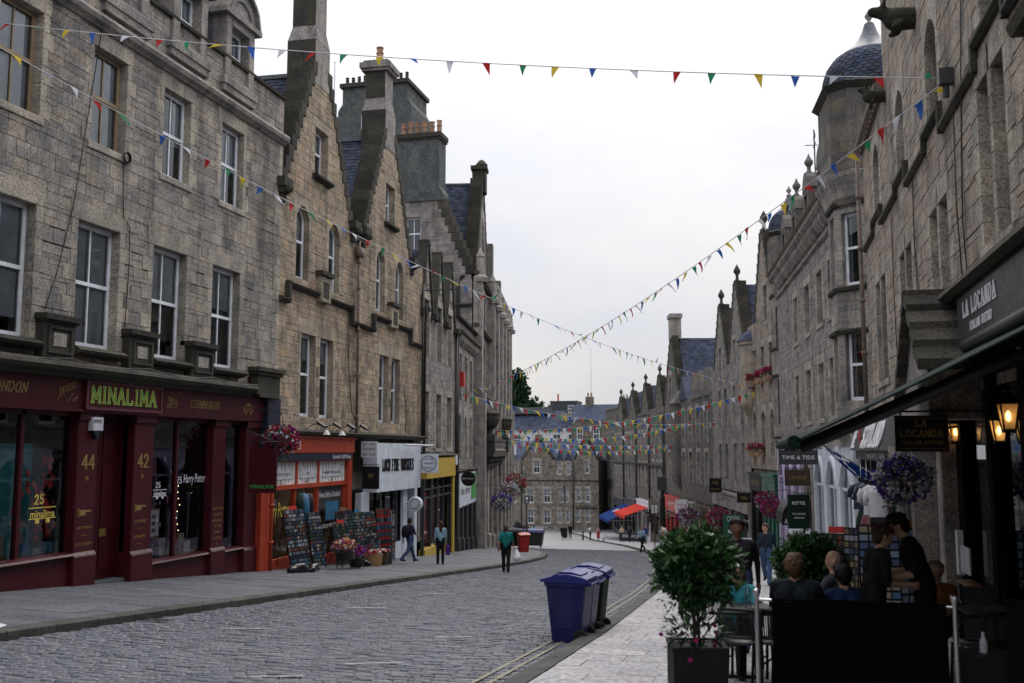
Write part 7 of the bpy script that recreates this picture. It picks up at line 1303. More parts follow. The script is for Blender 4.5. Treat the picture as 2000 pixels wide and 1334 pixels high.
# ------------------------------------------------------------------ wheelie bins, furniture, racks
def wheelie(label, x, y, rz, body_m, lid_m, s=1.0, grp='wheeled bins at the kerb', zf=zb, notch=True):
    """front of the bin faces local -y; hinge, handle and wheels at +y"""
    sl2 = -.075; T = thing('wheelie_bin', label, 'bin', place(x, y, zf(y) + .01, rz), grp); W_, D = .29 * s, .36 * s; H = .96 * s; m = MB()
    P = [(-W_ * .88, -D * .74, .02), (W_ * .88, -D * .74, .02), (W_ * .88, D * .62, .02), (-W_ * .88, D * .62, .02)]; Q = [(-W_, -D, H), (W_, -D, H), (W_, D * .9, H), (-W_, D * .9, H)]; k = .05
    def ringp(S, z):  # rounded rectangle
        (x0, y0, _), (x1, _, _), (_, y1, _), _ = S; r = .05; out = []
        for cx, cy, a in ((x1 - r, y0 + r, -90), (x1 - r, y1 - r, 0), (x0 + r, y1 - r, 90), (x0 + r, y0 + r, 180)):
            for j in range(4): t = R(a + 30 * j); out.append((cx + r * math.cos(t), cy + r * math.sin(t), z))
        return out
    rings = []
    for f in (0, .04, .5, .92, .93, 1.0):
        S = [tuple(P[i][j] + (Q[i][j] - P[i][j]) * f for j in range(3)) for i in range(4)]; e = .02 if f >= .93 else 0; S = [(p[0] + (e if p[0] > 0 else -e), p[1] + (e if p[1] > 0 else -e), p[2]) for p in S]; rings.append(ringp(S, S[0][2]))
    vs = sum(rings, []); n = 16; m.add(vs, [(i * n + j, i * n + (j + 1) % n, (i + 1) * n + (j + 1) % n, (i + 1) * n + j) for i in range(5) for j in range(n)] + [tuple(range(n - 1, -1, -1)), tuple(range(80, 96))]); b = m.build('bin_body', body_m, T, False)
    for q in (-1, 1): m = MB(); a_, b_ = sorted((q * W_ * .94, q * W_ * .975)); m.xprism([(-D * .4, .22), (-D * .4, .6), (D * .35, .6), (D * .35, .22)], a_, b_); m.build('side_panel', body_m, b)
    m = MB(); pr = [(-D - .06, H + .0), (-D - .07, H + .035), (-D * .9, H + .06), (-D * .4, H + .115), (D * .2, H + .12), (D * .8, H + .085), (D * 1.0, H + .06), (D * 1.0, H)]; m.xprism(pr[::-1], -W_ - .03, W_ + .03); m.xprism([(a * .8, z + .03) for a, z in pr[2:6]] + [(D * .6, H + .02), (-D * .6, H + .02)], -W_ * .7, W_ * .7); m.build('lid', lid_m, T)
    m = MB(); m.tube([(-W_ * .8, D * 1.12, H - .02), (W_ * .8, D * 1.12, H - .02)], .018, 8)
    for q in (-.8, 0, .8): m.box(W_ * q - .02, W_ * q + .02, D * .85, D * 1.14, H - .05, H + .01)
    m.build('handle', lid_m, T)
    for q in (-1, 1): m = MB(); m.lathe([(0, -.03), (.07, -.03), (.1, -.028), (.11, 0), (.1, .028), (.07, .03), (0, .03)], 18); o = m.build('wheel', 'rubber', T); o.rotation_euler = (0, R(90), 0); o.location = (q * W_ * .86, D * .62, .105)
    m = MB(); m.tube([(-W_ * .9, D * .62, .105), (W_ * .9, D * .62, .105)], .014, 6); m.build('axle', 'steel', T); return T
wheelie('blue-purple wheeled bin standing closest to the camera at the right kerb', -2.93, 15.45, R(-96), 'purple_bin', 'purple_lid', .94)
wheelie('blue-purple wheeled bin in the middle of the three at the right kerb', -2.92, 16.08, R(-93), 'purple_bin', 'purple_lid', .94)
T = wheelie('green wheeled bin with a blue lid at the back of the kerb row', -2.9, 16.85, R(-92), 'green_bin', 'purple_lid', 1.0); m = MB(); m.box(.312, .317, -.16, .16, .32, .62); m.build('sticker', 'wood_brown', T); m = MB(); m.box(.318, .321, -.12, .1, .4, .5); m.build('sticker_print', 'paper', T)
# cafe barrier
def barrier_post(label, x, y):
    T = thing('barrier_post', label, 'barrier post', place(x, y, zr(x, y)), 'steel barrier posts'); m = MB(); m.lathe([(.0, 1.02), (.035, 1.01), (.04, .98), (.024, .94), (.022, .92)], 14); m.build('cap', 'steel', T, True); m = MB(); m.lathe([(.022, .02), (.022, .94)], 14); m.build('shaft', 'steel', T, True); m = MB(); m.lathe([(0, .03), (.14, .025), (.15, .0), (0, 0)], 18); m.build('base', 'steel', T, True)
PA, PB = (-.1, 10.45), (1.66, 10.0)
barrier_post('brushed steel barrier post at the left end of the black screen', *PA); barrier_post('brushed steel barrier post at the right end of the black screen', *PB)
def screen(label, A, B, gap0, gap1):
    A, B = Vector((*A, zr(*A))), Vector((*B, zr(*B))); d = (B - A); L = d.length; d.normalize(); rz = math.atan2(d.y, d.x); T = thing('barrier_screen', label, 'barrier', place(A.x, A.y, A.z, rz)); dz = (B.z - A.z) / L; m = MB(); n = 14; x0, x1 = gap0, L - gap1
    for i in range(n):
        a, b = x0 + (x1 - x0) * i / n, x0 + (x1 - x0) * (i + 1) / n; ya, yb_ = .012 * math.sin(i * .9), .012 * math.sin((i + 1) * .9); m.add([(a, ya, .06 + a * dz), (b, yb_, .06 + b * dz), (b, yb_, .92 + b * dz), (a, ya, .92 + a * dz), (a, ya + .01, .06 + a * dz), (b, yb_ + .01, .06 + b * dz), (b, yb_ + .01, .92 + b * dz), (a, ya + .01, .92 + a * dz)], [(0, 1, 2, 3), (7, 6, 5, 4), (3, 2, 6, 7), (0, 4, 5, 1)])
    m.tube([(x0, .004, .915 + x0 * dz), (x1, .004, .915 + x1 * dz)], .02, 8); m.build('cloth', 'screen_cloth', T); m = MB(); m.tube([(.02, 0, .91), (L - .02, 0, .91 + dz * L)], .013, 8); m.tube([(.02, 0, .07), (L - .02, 0, .07 + dz * L)], .013, 8); m.build('rail', 'steel', T)
screen('black cloth cafe screen between the two steel posts', PA, PB, .15, .07)
m = MB(); m.box(-.45, .45, -.3, .3, 0, 1.0); m.box(-.47, .47, -.32, .32, .96, 1.0); q = tag(m.build('host_stand', 'awning_under'), 'black waist-high host stand at the right edge of the terrace', 'stand'); q.matrix_world = place(2.62, 10.3, zr(2.6, 10.3), R(-14))
m = MB(); m.box(-.2, .2, -.14, .14, 0, .06); m.build('tray', 'wood_brown', q).location = (0, 0, 1.0)
T = thing('side_box', 'low black serving box with a small bottle on it behind the screen', 'box', place(2.0, 10.6, zr(2, 10.6), R(-10))); m = MB(); m.box(-.25, .25, -.2, .2, 0, .42); m.box(-.27, .27, -.22, .22, .42, .45); m.build('box', 'black_paint', T)
m = MB(); m.lathe([(0, 0), (.035, 0), (.035, .1), (.014, .15), (.014, .19), (0, .19)], 12); q = tag(m.build('glass_bottle', 'paper'), 'small pale bottle standing on the low black box', 'bottle'); q.location = (2.0, 10.6, zr(2, 10.6) + .452)
def chair(label, x, y, rz):
    """round-backed rope terrace chair, sitter faces local +y"""
    T = thing('terrace_chair', label, 'chair', place(x, y, zr(x, y), rz), 'black rope terrace chairs'); m = MB()
    for sx in (-.21, .21):
        m = MB(); m.tube([(sx * 1.08, .22, 0), (sx, .2, .45)], .016, 6); m.build('leg', 'black_paint', T, True); m = MB(); m.tube([(sx * 1.05, -.24, 0), (sx, -.2, .45), (sx * 1.02, -.25, .8)], .016, 6); m.build('leg', 'black_paint', T, True)
    m = MB(); m.lathe([(0, .44), (.24, .44), (.25, .455), (.24, .47), (0, .475)], 18); m.build('seat', 'dark_grey', T, True); m = MB(); P = [(.27 * math.cos(t), -.02 - .26 * math.sin(t), .74 + .06 * math.sin(t)) for t in np.linspace(.05, math.pi - .05, 14)]; m.tube(P, .02, 6); m.tube([(p[0], p[1], .52) for p in P], .014, 6); m.build('back_frame', 'black_paint', T, True); m = MB()
    for t in np.linspace(.1, math.pi - .1, 30): m.tube([(.27 * math.cos(t), -.02 - .26 * math.sin(t), .52), (.27 * math.cos(t + .05), -.02 - .26 * math.sin(t + .05), .74 + .06 * math.sin(t))], .005, 4)
    m.build('rope_back', 'dark_grey', T); m = MB(); m.tube([(-.21, .2, .25), (-.21, -.21, .25)], .01, 5); m.tube([(.21, .2, .25), (.21, -.21, .25)], .01, 5); m.build('stretcher', 'black_paint', T)
def table(label, x, y):
    T = thing('bistro_table', label, 'table', place(x, y, zr(x, y), R(5)), 'square bistro tables'); m = MB(); m.box(-.34, .34, -.34, .34, .72, .75); m.build('table_top', 'black_paint', T); m = MB(); m.tube([(0, 0, .03), (0, 0, .72)], .03, 8); m.build('pedestal', 'black_paint', T); m = MB(); m.box(-.22, .22, -.03, .03, 0, .03); m.box(-.03, .03, -.22, .22, .001, .032); m.build('foot', 'black_paint', T)
chair('black rope chair just right of the clipped bay tree', -.22, 11.0, R(-15)); chair('black rope chair half hidden by the left end of the screen', .12, 11.0, R(-20)); chair('black rope chair at the right of the screen in front of the bistro', 2.15, 11.4, R(35)); chair('black rope chair under the seated man in the dark suit', .3, 11.25, R(-12)); chair('black rope chair under the balding diner', .75, 12.1, R(40)); chair('black rope chair under the dark-haired diner in blue', .82, 11.25, R(20)); chair('black rope chair under the person in the turquoise top', -.32, 11.95, R(170))
table('bistro table beside the person in the turquoise top', -.3, 11.45); table('bistro table between the seated diners', .58, 11.75); table('empty bistro table close to the bistro windows', 2.4, 12.0)
m = MB(); m.lathe([(0, 0), (.035, 0), (.035, .16), (.014, .22), (.014, .29), (0, .29)], 12); q = tag(m.build('wine_bottle', 'shop_glass'), 'clear bottle on the table beside the turquoise top', 'bottle'); q.location = (-.2, 11.4, zr(-.2, 11.4) + .752)
for k, (dx, dy) in enumerate(((-.1, -.1), (.05, -.16))): m = MB(); m.lathe([(.03, 0), (.036, .13), (.032, .13), (.028, .01), (0, .01)], 12); q = tag(m.build('drinking_glass', 'shop_glass'), ('clear tumbler on the diners table, left one', 'clear tumbler on the diners table, right one')[k], 'glass', 'tumblers'); q.location = (.58 + dx, 11.75 + dy, zr(.58, 11.7) + .752)
# ---- display racks
def rack(label, M, wd, h, tilt, cols, rows, mat='goods', back='dark_grey', grp='souvenir racks outside the gift shop', foot=True, head=None, seed=0):
    """tilted wire rack full of small goods; faces local -y"""
    T = thing('souvenir_rack', label, 'display rack', M, grp); r_ = random.Random(seed); c, s = math.cos(tilt), math.sin(tilt)
    def q(x, z, y=0): return (x, z * s + y * c, z * c - y * s + .12)
    m = MB()
    for x in (-wd / 2, wd / 2): m.tube([q(x, 0), q(x, h)], .014, 5)
    for z in (0, h): m.tube([q(-wd / 2, z), q(wd / 2, z)], .014, 5)
    if foot:
        for x in (-wd / 2, wd / 2): m.tube([q(x, h * .9), (x, .55 * h * s + .35, 0)], .012, 5); m.tube([q(x, 0), (x, 0, 0)], .012, 5)
    fr = m.build('frame', 'black_paint', T); m = MB(); m.add([q(-wd / 2, 0, .01), q(wd / 2, 0, .01), q(wd / 2, h, .01), q(-wd / 2, h, .01)], [(0, 1, 2, 3)]); m.build('back_panel', back, T); m = MB(); cw_, rh = wd / cols, h / rows
    for j in range(rows):
        tn = r_.random()
        for i in range(cols):
            x0, z0 = -wd / 2 + cw_ * (i + .1), rh * (j + .12); x1, z1 = x0 + cw_ * .8, z0 + rh * .72; t = r_.random() if r_.random() < .5 else tn; y0 = -.015 - .02 * r_.random(); k = len(m.v); m.add([q(x0, z0, 0), q(x1, z0, 0), q(x1, z1, 0), q(x0, z1, 0), q(x0, z0, y0), q(x1, z0, y0), q(x1, z1, y0 * 1.3), q(x0, z1, y0 * 1.3)], [(4, 5, 6, 7), (0, 1, 5, 4), (1, 2, 6, 5), (2, 3, 7, 6), (3, 0, 4, 7)], 0, t)
    tag(m.build('magnets_and_cards', mat, T), kind='stuff')
    if head: m = MB(); m.add([q(-wd * .2, h + .02, -.01), q(wd * .2, h + .02, -.01), q(wd * .2, h + .13, -.01), q(-wd * .2, h + .13, -.01)], [(0, 1, 2, 3)]); m.build('price_card', head, T)
    return T
def rk(u, out, rot): q = FL2 @ Vector((u, -out, 0)); return FL2 @ Matrix.Translation((u, -out, zl(q.x, q.y))) @ Matrix.Rotation(R(rot), 4, 'Z')
RK = [(.9, .55, -14, 1.0, 1.75, 7, 11, 'leaning magnet rack nearest the maroon shop', 'red_paint'), (1.95, .75, -20, .62, 1.7, 5, 11, 'narrow magnet rack second from the maroon shop', None), (3.9, .9, -16, 1.0, 1.35, 6, 9, 'low dark rack below the shop doorway', 'red_paint'), (5.1, .6, -14, 1.0, 1.8, 6, 12, 'tall magnet rack right of the doorway', 'wood_brown'), (6.2, .7, -14, .8, 1.75, 5, 11, 'tall magnet rack with white cards beside the orange frame', 'cover_blue'), (7.2, .8, -12, .75, 1.8, 4, 12, 'postcard rack in front of the black hanging sign', None)]
for k, (u, out_, rot, wd, h, c_, r_, lb, hd) in enumerate(RK): rack(lb, rk(u, out_, rot), wd, h, R(12), int(c_ * 1.5), int(r_ * 1.4), head=hd, seed=k + 3)
rack('bright red pegboard rack with small packets beside the whisky shop', rk(8.15, .8, -30), .75, 1.9, R(4), 4, 7, back='red_paint', seed=31); rack('blue and white packet rack at the whisky shop corner', rk(8.8, .7, -65), .55, 1.85, R(3), 4, 10, back='paper', seed=37)
def rk1(x, y, rot): return place(x, y, zr(x, y), R(rot))
RR = [(1.2, 18.3, -8, .7, 1.4, 6, 11, 'dark souvenir rack left of the postcard stand', 'red_paint'), (1.45, 17.6, -25, .42, 1.5, 4, 11, 'narrow souvenir rack touching the postcard stand', None), (1.78, 17.2, 5, .62, 1.55, 3, 9, 'tall postcard stand with bright pictures outside the souvenir shop', 'dark_grey'), (2.25, 17.6, 12, .55, 1.5, 3, 8, 'postcard rack behind the two standing waiters', 'wood_brown')]
for k, (x, y, rot, wd, h, c_, r_, lb, hd) in enumerate(RR): rack(lb, rk1(x, y, rot), wd, h, R(3), int(c_ * 1.4), int(r_ * 1.35), mat='cards' if k > 1 else 'goods', grp='souvenir racks outside the souvenir shop', head=hd, seed=50 + k)
# bags, baskets and pots outside the gift shop
def on2(u, out_): q = FL2 @ Vector((u, -out_, 0)); return q.x, q.y, zl(q.x, q.y)
for k, (u, o_, s, lb) in enumerate(((-.5, 1.1, 1.0, 'slumped black sandbag nearest the maroon pilaster'), (.35, 1.25, .8, 'slumped black sandbag second from the maroon pilaster'), (4.0, 1.3, .75, 'black bag behind the flower buckets'), (4.8, 1.25, .7, 'black bag left of the wicker basket'))):
    x, y, z = on2(u, o_); q = blob('sandbag', [((-.3 * s, 0, .1), (.3 * s, .05, .1), .13 * s, .12 * s, 0), ((-.1 * s, .05, .14), (.15 * s, 0, .17), .14 * s, .12 * s, 0), ((.3 * s, 0, .06), (.48 * s, -.05, .04), .08 * s, .03 * s, 0)], 'bag_black', .03, None, place(x, y, z, R(70 + 25 * k))); tag(q, lb, 'bag', 'black bags on the pavement')
for k, (u, o_, mt, lb) in enumerate(((5.4, 1.35, 'wicker', 'brown wicker basket outside the gift shop'), (6.2, 1.3, 'timber_dark', 'dark slatted basket filled with red knitwear, middle'), (6.9, 1.25, 'dark_grey', 'dark wire basket of folded goods, farthest'))):
    x, y, z = on2(u, o_); T = thing('shop_basket', lb, 'basket', place(x, y, z), 'baskets outside the gift shop'); m = MB(); m.lathe([(0, .02), (.26, .02), (.3, .4), (.31, .42), (.27, .42), (.24, .06)], 16); m.build('basket', mt, T); m = MB()
    for i in range(26): a = rnd.uniform(0, 6.28); r_ = rnd.uniform(0, .22); m.lathe([(0, -.06), (.08, 0), (0, .07)], 6, (r_ * math.cos(a), r_ * math.sin(a), .42 + rnd.uniform(0, .12)), 0, rnd.choice((.02, .12, .3, .7)))
    m.build('goods', 'book_tones', T)
for k, (u, o_, h, lb) in enumerate(((2.6, 1.3, .55, 'stand of orange and white paper flowers outside the gift shop'), (3.4, 1.45, .3, 'low bucket of heather bunches in front of the shop doorway'))):
    x, y, z = on2(u, o_); T = thing('flower_stand', lb, 'flowers', place(x, y, z), 'flower stands outside the gift shop'); m = MB(); m.lathe([(.2, h - .25), (.3, h), (.26, h)], 12)
    for a in range(3): m.tube([(.2 * math.cos(a * 2.1), .2 * math.sin(a * 2.1), h - .2), (.28 * math.cos(a * 2.1), .28 * math.sin(a * 2.1), 0)], .015, 5)
    m.build('stand', 'black_pipe', T); m = MB(); leaves(m, (0, 0, h + .1), .36, 200, .1, (1, 1, .6), .2); m.build('foliage', 'leaf_green', T); m = MB()
    for i in range(170): a = rnd.uniform(0, 6.28); r_ = .42 * math.sqrt(rnd.random()); flower(m, (r_ * math.cos(a), r_ * math.sin(a), h + .15 + rnd.uniform(0, .35) * (1 - r_)), .05, rnd.random())
    m.build('blossom', 'bright_goods' if k == 0 else 'petal', T)
# ---- lamp post, bins, car down the street
def lamp_post(label, x, y, z, h=4.2):
    T = thing('lamp_post', label, 'street lamp', place(x, y, z)); m = MB(); m.lathe([(.14, 0), (.14, .9), (.09, 1.0), (.07, 1.1), (.06, h), (.0, h)], 10); m.build('post', 'dark_grey', T, True); m = MB(); m.box(-.28, .28, -.12, .12, h, h + .16); m.lathe([(.1, -.5), (.16, -.4), (.16, -.1), (.1, 0)], 8, (0, 0, h)); m.build('lamp_head', 'steel', T)
lamp_post('grey lamp post at the tip of the left pavement', -15.05, 64.0, zb(64) + .13, 3.4)
wheelie('red wheeled bin near the grey lamp post', -13.9, 58.2, R(30), 'red_bin', 'red_bin', 1.05, 'bins down the street', lambda y: zb(y) + .13)
def skip_bin(label, x, y, rz, bm_, lm_):
    T = thing('wheeled_skip', label, 'bin', place(x, y, zb(y) + .02, rz), 'large communal bins'); m = MB(); m.add([(-.6, -.42, .15), (.6, -.42, .15), (.6, .42, .15), (-.6, .42, .15), (-.72, -.55, 1.15), (.72, -.55, 1.15), (.72, .55, 1.15), (-.72, .55, 1.15)], [(3, 2, 1, 0), (0, 1, 5, 4), (1, 2, 6, 5), (2, 3, 7, 6), (3, 0, 4, 7)]); m.box(-.76, .76, -.59, .59, 1.13, 1.19); m.build('bin_body', bm_, T); m = MB(); m.xprism([(-.58, 1.2), (-.4, 1.36), (.2, 1.42), (.58, 1.3), (.58, 1.2)][::-1], -.74, .74); m.build('lid', lm_, T)
    for a in (-.5, .5):
        for b in (-.35, .35): m = MB(); m.lathe([(0, -.03), (.09, -.03), (.09, .03), (0, .03)], 12); o = m.build('wheel', 'rubber', T); o.rotation_euler = (0, R(90), 0); o.location = (a, b, .09)
skip_bin('black communal bin left of the purple-lidded one', -18.6, 74.5, R(10), 'black_paint', 'black_paint'); skip_bin('black communal bin with purple lid beyond the lamp post', -17.6, 77.5, R(5), 'dark_grey', 'purple_lid')
def car(label, x, y, rz):
    T = thing('parked_car', label, 'car', place(x, y, zb(y) - .01, rz)); secs = [(-2.2, .35, .8, .78), (-2.25, .45, 1.0, .84), (-2.1, .3, 1.05, .88), (-1.9, .28, 1.58, .74), (-1.2, .28, 1.66, .74), (.2, .28, 1.64, .74), (.9, .28, 1.15, .85), (1.9, .3, .98, .84), (2.2, .4, .8, .78)]; m = MB(); n = 0; R_ = []
    for X, z0, z1, w2 in secs: zm = min(z1 - .02, 1.02); R_ += [(X, -.88, z0), (X, -.92, .6), (X, -.9, zm), (X, -w2, z1), (X, w2, z1), (X, .9, zm), (X, .92, .6), (X, .88, z0)]
    m.add(R_, [(i * 8 + j, i * 8 + (j + 1) % 8, (i + 1) * 8 + (j + 1) % 8, (i + 1) * 8 + j) for i in range(8) for j in range(8)] + [tuple(range(7, -1, -1)), tuple(range(64, 72))]); m.build('body', 'car_paint', T, False)
    m = MB(); m.add([(-2.06, -.68, 1.1), (-2.06, .68, 1.1), (-1.93, .62, 1.5), (-1.93, -.62, 1.5)], [(0, 1, 2, 3)]); m.build('rear_window', 'room_dark', T)
    for s in (-1, 1):
        m = MB(); m.add([(-1.75, s * .905, 1.06), (.75, s * .905, 1.06), (.15, s * .78, 1.58), (-1.6, s * .78, 1.58)], [(0, 1, 2, 3)]); m.build('side_window', 'room_dark', T); m = MB(); m.box(-2.27, -2.2, s * .62 - .14, s * .62 + .14, .82, 1.0); m.build('tail_light', 'red_paint', T)
        for wx in (-1.35, 1.35): m = MB(); m.lathe([(0, -.1), (.2, -.11), (.3, -.1), (.33, -.06), (.33, .06), (.3, .1), (0, .1)], 20); o = m.build('wheel', 'rubber', T); o.rotation_euler = (R(90), 0, 0); o.location = (wx, s * .84, .33); m = MB(); m.lathe([(0, 0), (.19, 0)], 12); o2 = m.build('rim', 'steel', o); o2.location = (0, 0, -.115 if s > 0 else .115)
    m = MB(); m.box(-2.29, -2.26, -.26, .26, .62, .73); m.build('number_plate', 'plate_yellow', T)
car('dark estate car parked at the foot of the street', -32.6, 131, R(62))
def litter_bin(label, x, y, z):
    T = thing('litter_bin', label, 'bin', place(x, y, z), 'street litter bins'); m = MB(); m.box(-.3, .3, -.3, .3, 0, 1.05); m.box(-.33, .33, -.33, .33, 1.05, 1.12); m.lathe([(.3, 0), (.28, .12), (.1, .22), (0, .24)], 12, (0, 0, 1.12)); m.build('housing', 'black_paint', T); m = MB(); m.box(-.2, .2, -.31, -.3, .75, .95); m.build('slot', 'room_dark', T)
litter_bin('black litter bin at the tip of the right pavement', -24.0, 122.5, zb(122.5) + .1); litter_bin('black litter bin behind the man in the pale denim shirt', -6.0, 64.5, zr(-6, 64.5))
T = thing('signal_post', 'tall black camera post in front of the red shop', 'post', place(-8.1, 83, zr(-8.1, 83))); m = MB(); m.lathe([(.22, 0), (.22, 3.9), (.16, 4.0), (.0, 4.05)], 10); m.build('post', 'black_paint', T, True); m = MB(); m.box(-.35, .35, -.35, .35, 4.6, 5.7); m.tube([(0, 0, 4), (0, 0, 4.6)], .12, 6); m.build('camera_housing', 'dark_grey', T)
T = thing('sign_post', 'slim grey sign post behind the litter bin on the right', 'post', place(-7.6, 72, zr(-7.6, 72))); m = MB(); m.tube([(0, 0, 0), (0, 0, 3.2)], .04, 6); m.build('post', 'dark_grey', T); m = MB(); m.box(-.2, .2, -.02, .02, 2.6, 3.15); m.build('plate', 'paper', T)
T = thing('bollard', 'thin black bollard on the right pavement beyond the red skirt', 'bollard', place(-20.2, 114, zr(-20, 114))); m = MB(); m.lathe([(.1, 0), (.08, .9), (.1, .95), (0, 1.05)], 8); m.build('post', 'black_paint', T, True)
T = thing('cafe_board', 'dark blue cafe windbreak with white lettering under the blue awning', 'barrier', place(-13.3, 104.5, zr(-13.3, 104.5), R(-14))); m = MB(); m.box(-1.5, 1.5, -.03, .03, .1, .95); q = m.build('screen', 'navy_paint', T); text(q, 'BASEMENT CAFE', 0, .5, .3, y=-.03, center=True, width=2.2); m = MB()
for x in (-1.5, 0, 1.5): m.tube([(x, .03, 0), (x, .03, 1.15)], .03, 6)
m.build('post', 'steel', T)
# ------------------------------------------------------------------ people
def fab(c, rough=.85):
    k = 'fabric_%02x%02x%02x' % tuple(int(min(1, x) * 255) for x in c)
    if k not in MATS:   # cloth with soft fold relief
        m = paint(k, c, rough, .3, .15, 0, 9); t = m.node_tree; bump(t, t.nodes['Principled BSDF'], noise(t, 9, 3, (1, 1, .45), .5, 'World'), .9, .03)
    return k
SKIN = {'light': (.42, .25, .18), 'tan': (.30, .17, .11), 'brown': (.13, .07, .045)}
def person(label, x, y, z, face, pose='stand', top=(.1, .1, .1), bottom=(.03, .03, .04), shoes=(.02, .02, .02), hair=(.03, .02, .015), skin='light', H=1.74, hairstyle='short', sleeve='long', bag=None, skirt=None, shorts=False, lean=0, head=(0, 0), vox=.022, detail=False, arms=None, coat=0, legs=None, group=None, wide=1.0):
    """one continuous body skin; face: heading in degrees (0 looks away from the camera up the street axis, 180 towards it)"""
    s = H / 1.75; C = []
    def rx(p, o, a): p = Vector(p) - Vector(o); c, sn = math.cos(a), math.sin(a); return Vector((p.x, p.y * c - p.z * sn, p.y * sn + p.z * c)) + Vector(o)
    sit = pose == 'sit'; hz = .50 if sit else .93
    lg = legs or {'stand': ((2, 2), (-3, 3)), 'walk': ((24, 6), (-20, 26)), 'sit': ((86, 86), (84, 80))}[pose]
    ar = arms or {'stand': ((2, 12, 0), (4, 14, 0)), 'walk': ((-22, 15, 0), (20, 30, 0)), 'sit': ((35, 60, 5), (30, 65, 5))}[pose]
    up = lambda p: rx((p[0], p[1], p[2] + hz - .93), (0, 0, hz), -R(lean))
    BT, TP = 2, 1
    for sx in (-1, 1):    # pelvis, torso
        C.append((up((sx * .07 * wide, 0, .93)), up((sx * .06 * wide, .0, 1.1)), .115 * wide, .105 * wide, TP if coat else BT)); C.append((up((sx * .06 * wide, 0, 1.1)), up((sx * .085 * wide, .0, 1.32)), .108 * wide, .118 * wide, TP)); C.append((up((sx * .03, 0, 1.4)), up((sx * .165 * wide, -.01, 1.41)), .085, .068, TP))
    C.append((up((0, -.01, 1.0)), up((0, -.01, 1.12)), .12 * wide, .12 * wide, TP))
    for i, sx in enumerate((-1, 1)):
        f, k = lg[i]; f, k = R(f), R(k); hp = Vector((sx * .09, 0, hz - .02)); kn = hp + Vector((sx * .01, math.sin(f) * .43, -math.cos(f) * .43)); an = kn + Vector((0, math.sin(f - k) * .42, -math.cos(f - k) * .42)); toe = an + Vector((sx * .02, .16 * math.cos(f * .4), -.045 + .05 * math.sin(f - k + .2)))
        C.append((hp, kn, .1 * wide, .076, BT)); C.append((kn, an, .074 if not (shorts or skirt) else .052, .062 if not (shorts or skirt) else .036, 0 if (shorts or skirt) else BT)); C.append((an + Vector((0, -.04, -.03)), toe, .045, .036, 3))
        a, e, ab = ar[i]; a, e, ab = R(a), R(e), R(ab); sh = Vector(up((sx * .185 * wide, -.01, 1.41))); a2 = a - R(lean) * .5
        el = sh + Vector((sx * (.04 + .28 * math.sin(ab)), math.sin(a2) * .29, -math.cos(a2) * .29 * math.cos(ab))); wr = el + Vector((-sx * .03 * (e > .6), math.sin(a2 + e) * .25, -math.cos(a2 + e) * .25)); hd = (wr - el).normalized()
        C.append((sh, el, .056, .044, TP)); C.append((el, wr, .042, .031, TP if sleeve == 'long' else 0)); C.append((wr, wr + hd * .085, .03, .036, 0))
        if detail:
            side = hd.cross(Vector((1, 0, 0))).normalized(); pb = wr + hd * .085
            for q in range(4): o = side * (.024 * (q - 1.5)); L = (.062, .075, .07, .052)[q]; m1 = pb + o + hd * L * .55; C.append((pb + o * .9, m1, .012, .011, 0)); C.append((m1, m1 + (hd * .75 + Vector((-sx * .6, 0, 0))).normalized() * L * .5, .011, .009, 0))
            C.append((wr + hd * .03 + side * .03, wr + hd * .075 + side * .062, .014, .011, 0))
        else:
            C.append((wr + hd * .08, wr + hd * .15, .03, .02, 0)); C.append((wr + hd * .03, wr + hd * .08 + Vector((0, .03, 0)), .018, .014, 0))
    if skirt: C.append((Vector((0, 0, hz - .02)), Vector((0, .02, hz - skirt)), .16, .2, BT))
    if coat: C += [(up((sx * .06, -.01, .95)), Vector((sx * .07, -.01, hz - coat)), .125, .13, TP) for sx in (-1, 1)]
    # head: turns and nods on the neck
    yaw, nod = R(head[0]), R(head[1]); base = Vector(up((0, .0, 1.48))); nod2 = nod - R(lean) * .6
    def hp_(p):
        p = Vector(p) * .93; q = Matrix.Rotation(yaw, 3, 'Z') @ (Matrix.Rotation(nod2, 3, 'X') @ Vector(p)); return base + q
    C += [(up((0, -.005, 1.42)), hp_((0, .01, .05)), .058, .052, 0), (hp_((0, .0, .14)), hp_((0, .015, .17)), .086, .088, 0), (hp_((0, .03, .08)), hp_((0, .045, .13)), .058, .07, 0), (hp_((0, .1, .125)), hp_((0, .085, .155)), .016, .012, 0)]
    C += [(hp_((sx * .085, -.005, .12)), hp_((sx * .088, -.008, .15)), .018, .02, 0) for sx in (-1, 1)]
    if hairstyle == 'bald': C += [(hp_((sx * .06, -.04, .12)), hp_((sx * .055, -.05, .15)), .05, .05, 4) for sx in (-1, 1)]
    else:
        C += [(hp_((0, -.015, .2)), hp_((0, -.04, .15)), .092, .092, 4), (hp_((-.04, .03, .235)), hp_((.04, .03, .235)), .055, .055, 4), (hp_((0, -.05, .1)), hp_((0, -.04, .15)), .07, .08, 4)] + [(hp_((sx * .075, -.01, .17)), hp_((sx * .07, -.03, .2)), .03, .04, 4) for sx in (-1, 1)]
        if hairstyle == 'long': C += [(hp_((sx * .05, -.05, .12)), hp_((sx * .06, -.08, -.12)), .06, .055, 4) for sx in (-1, 1)]
        if hairstyle == 'bun': C.append((hp_((0, -.12, .2)), hp_((0, -.14, .22)), .05, .045, 4))
        if hairstyle == 'beard': C += [(hp_((0, .055, .05)), hp_((0, .05, .07)), .05, .05, 4)]
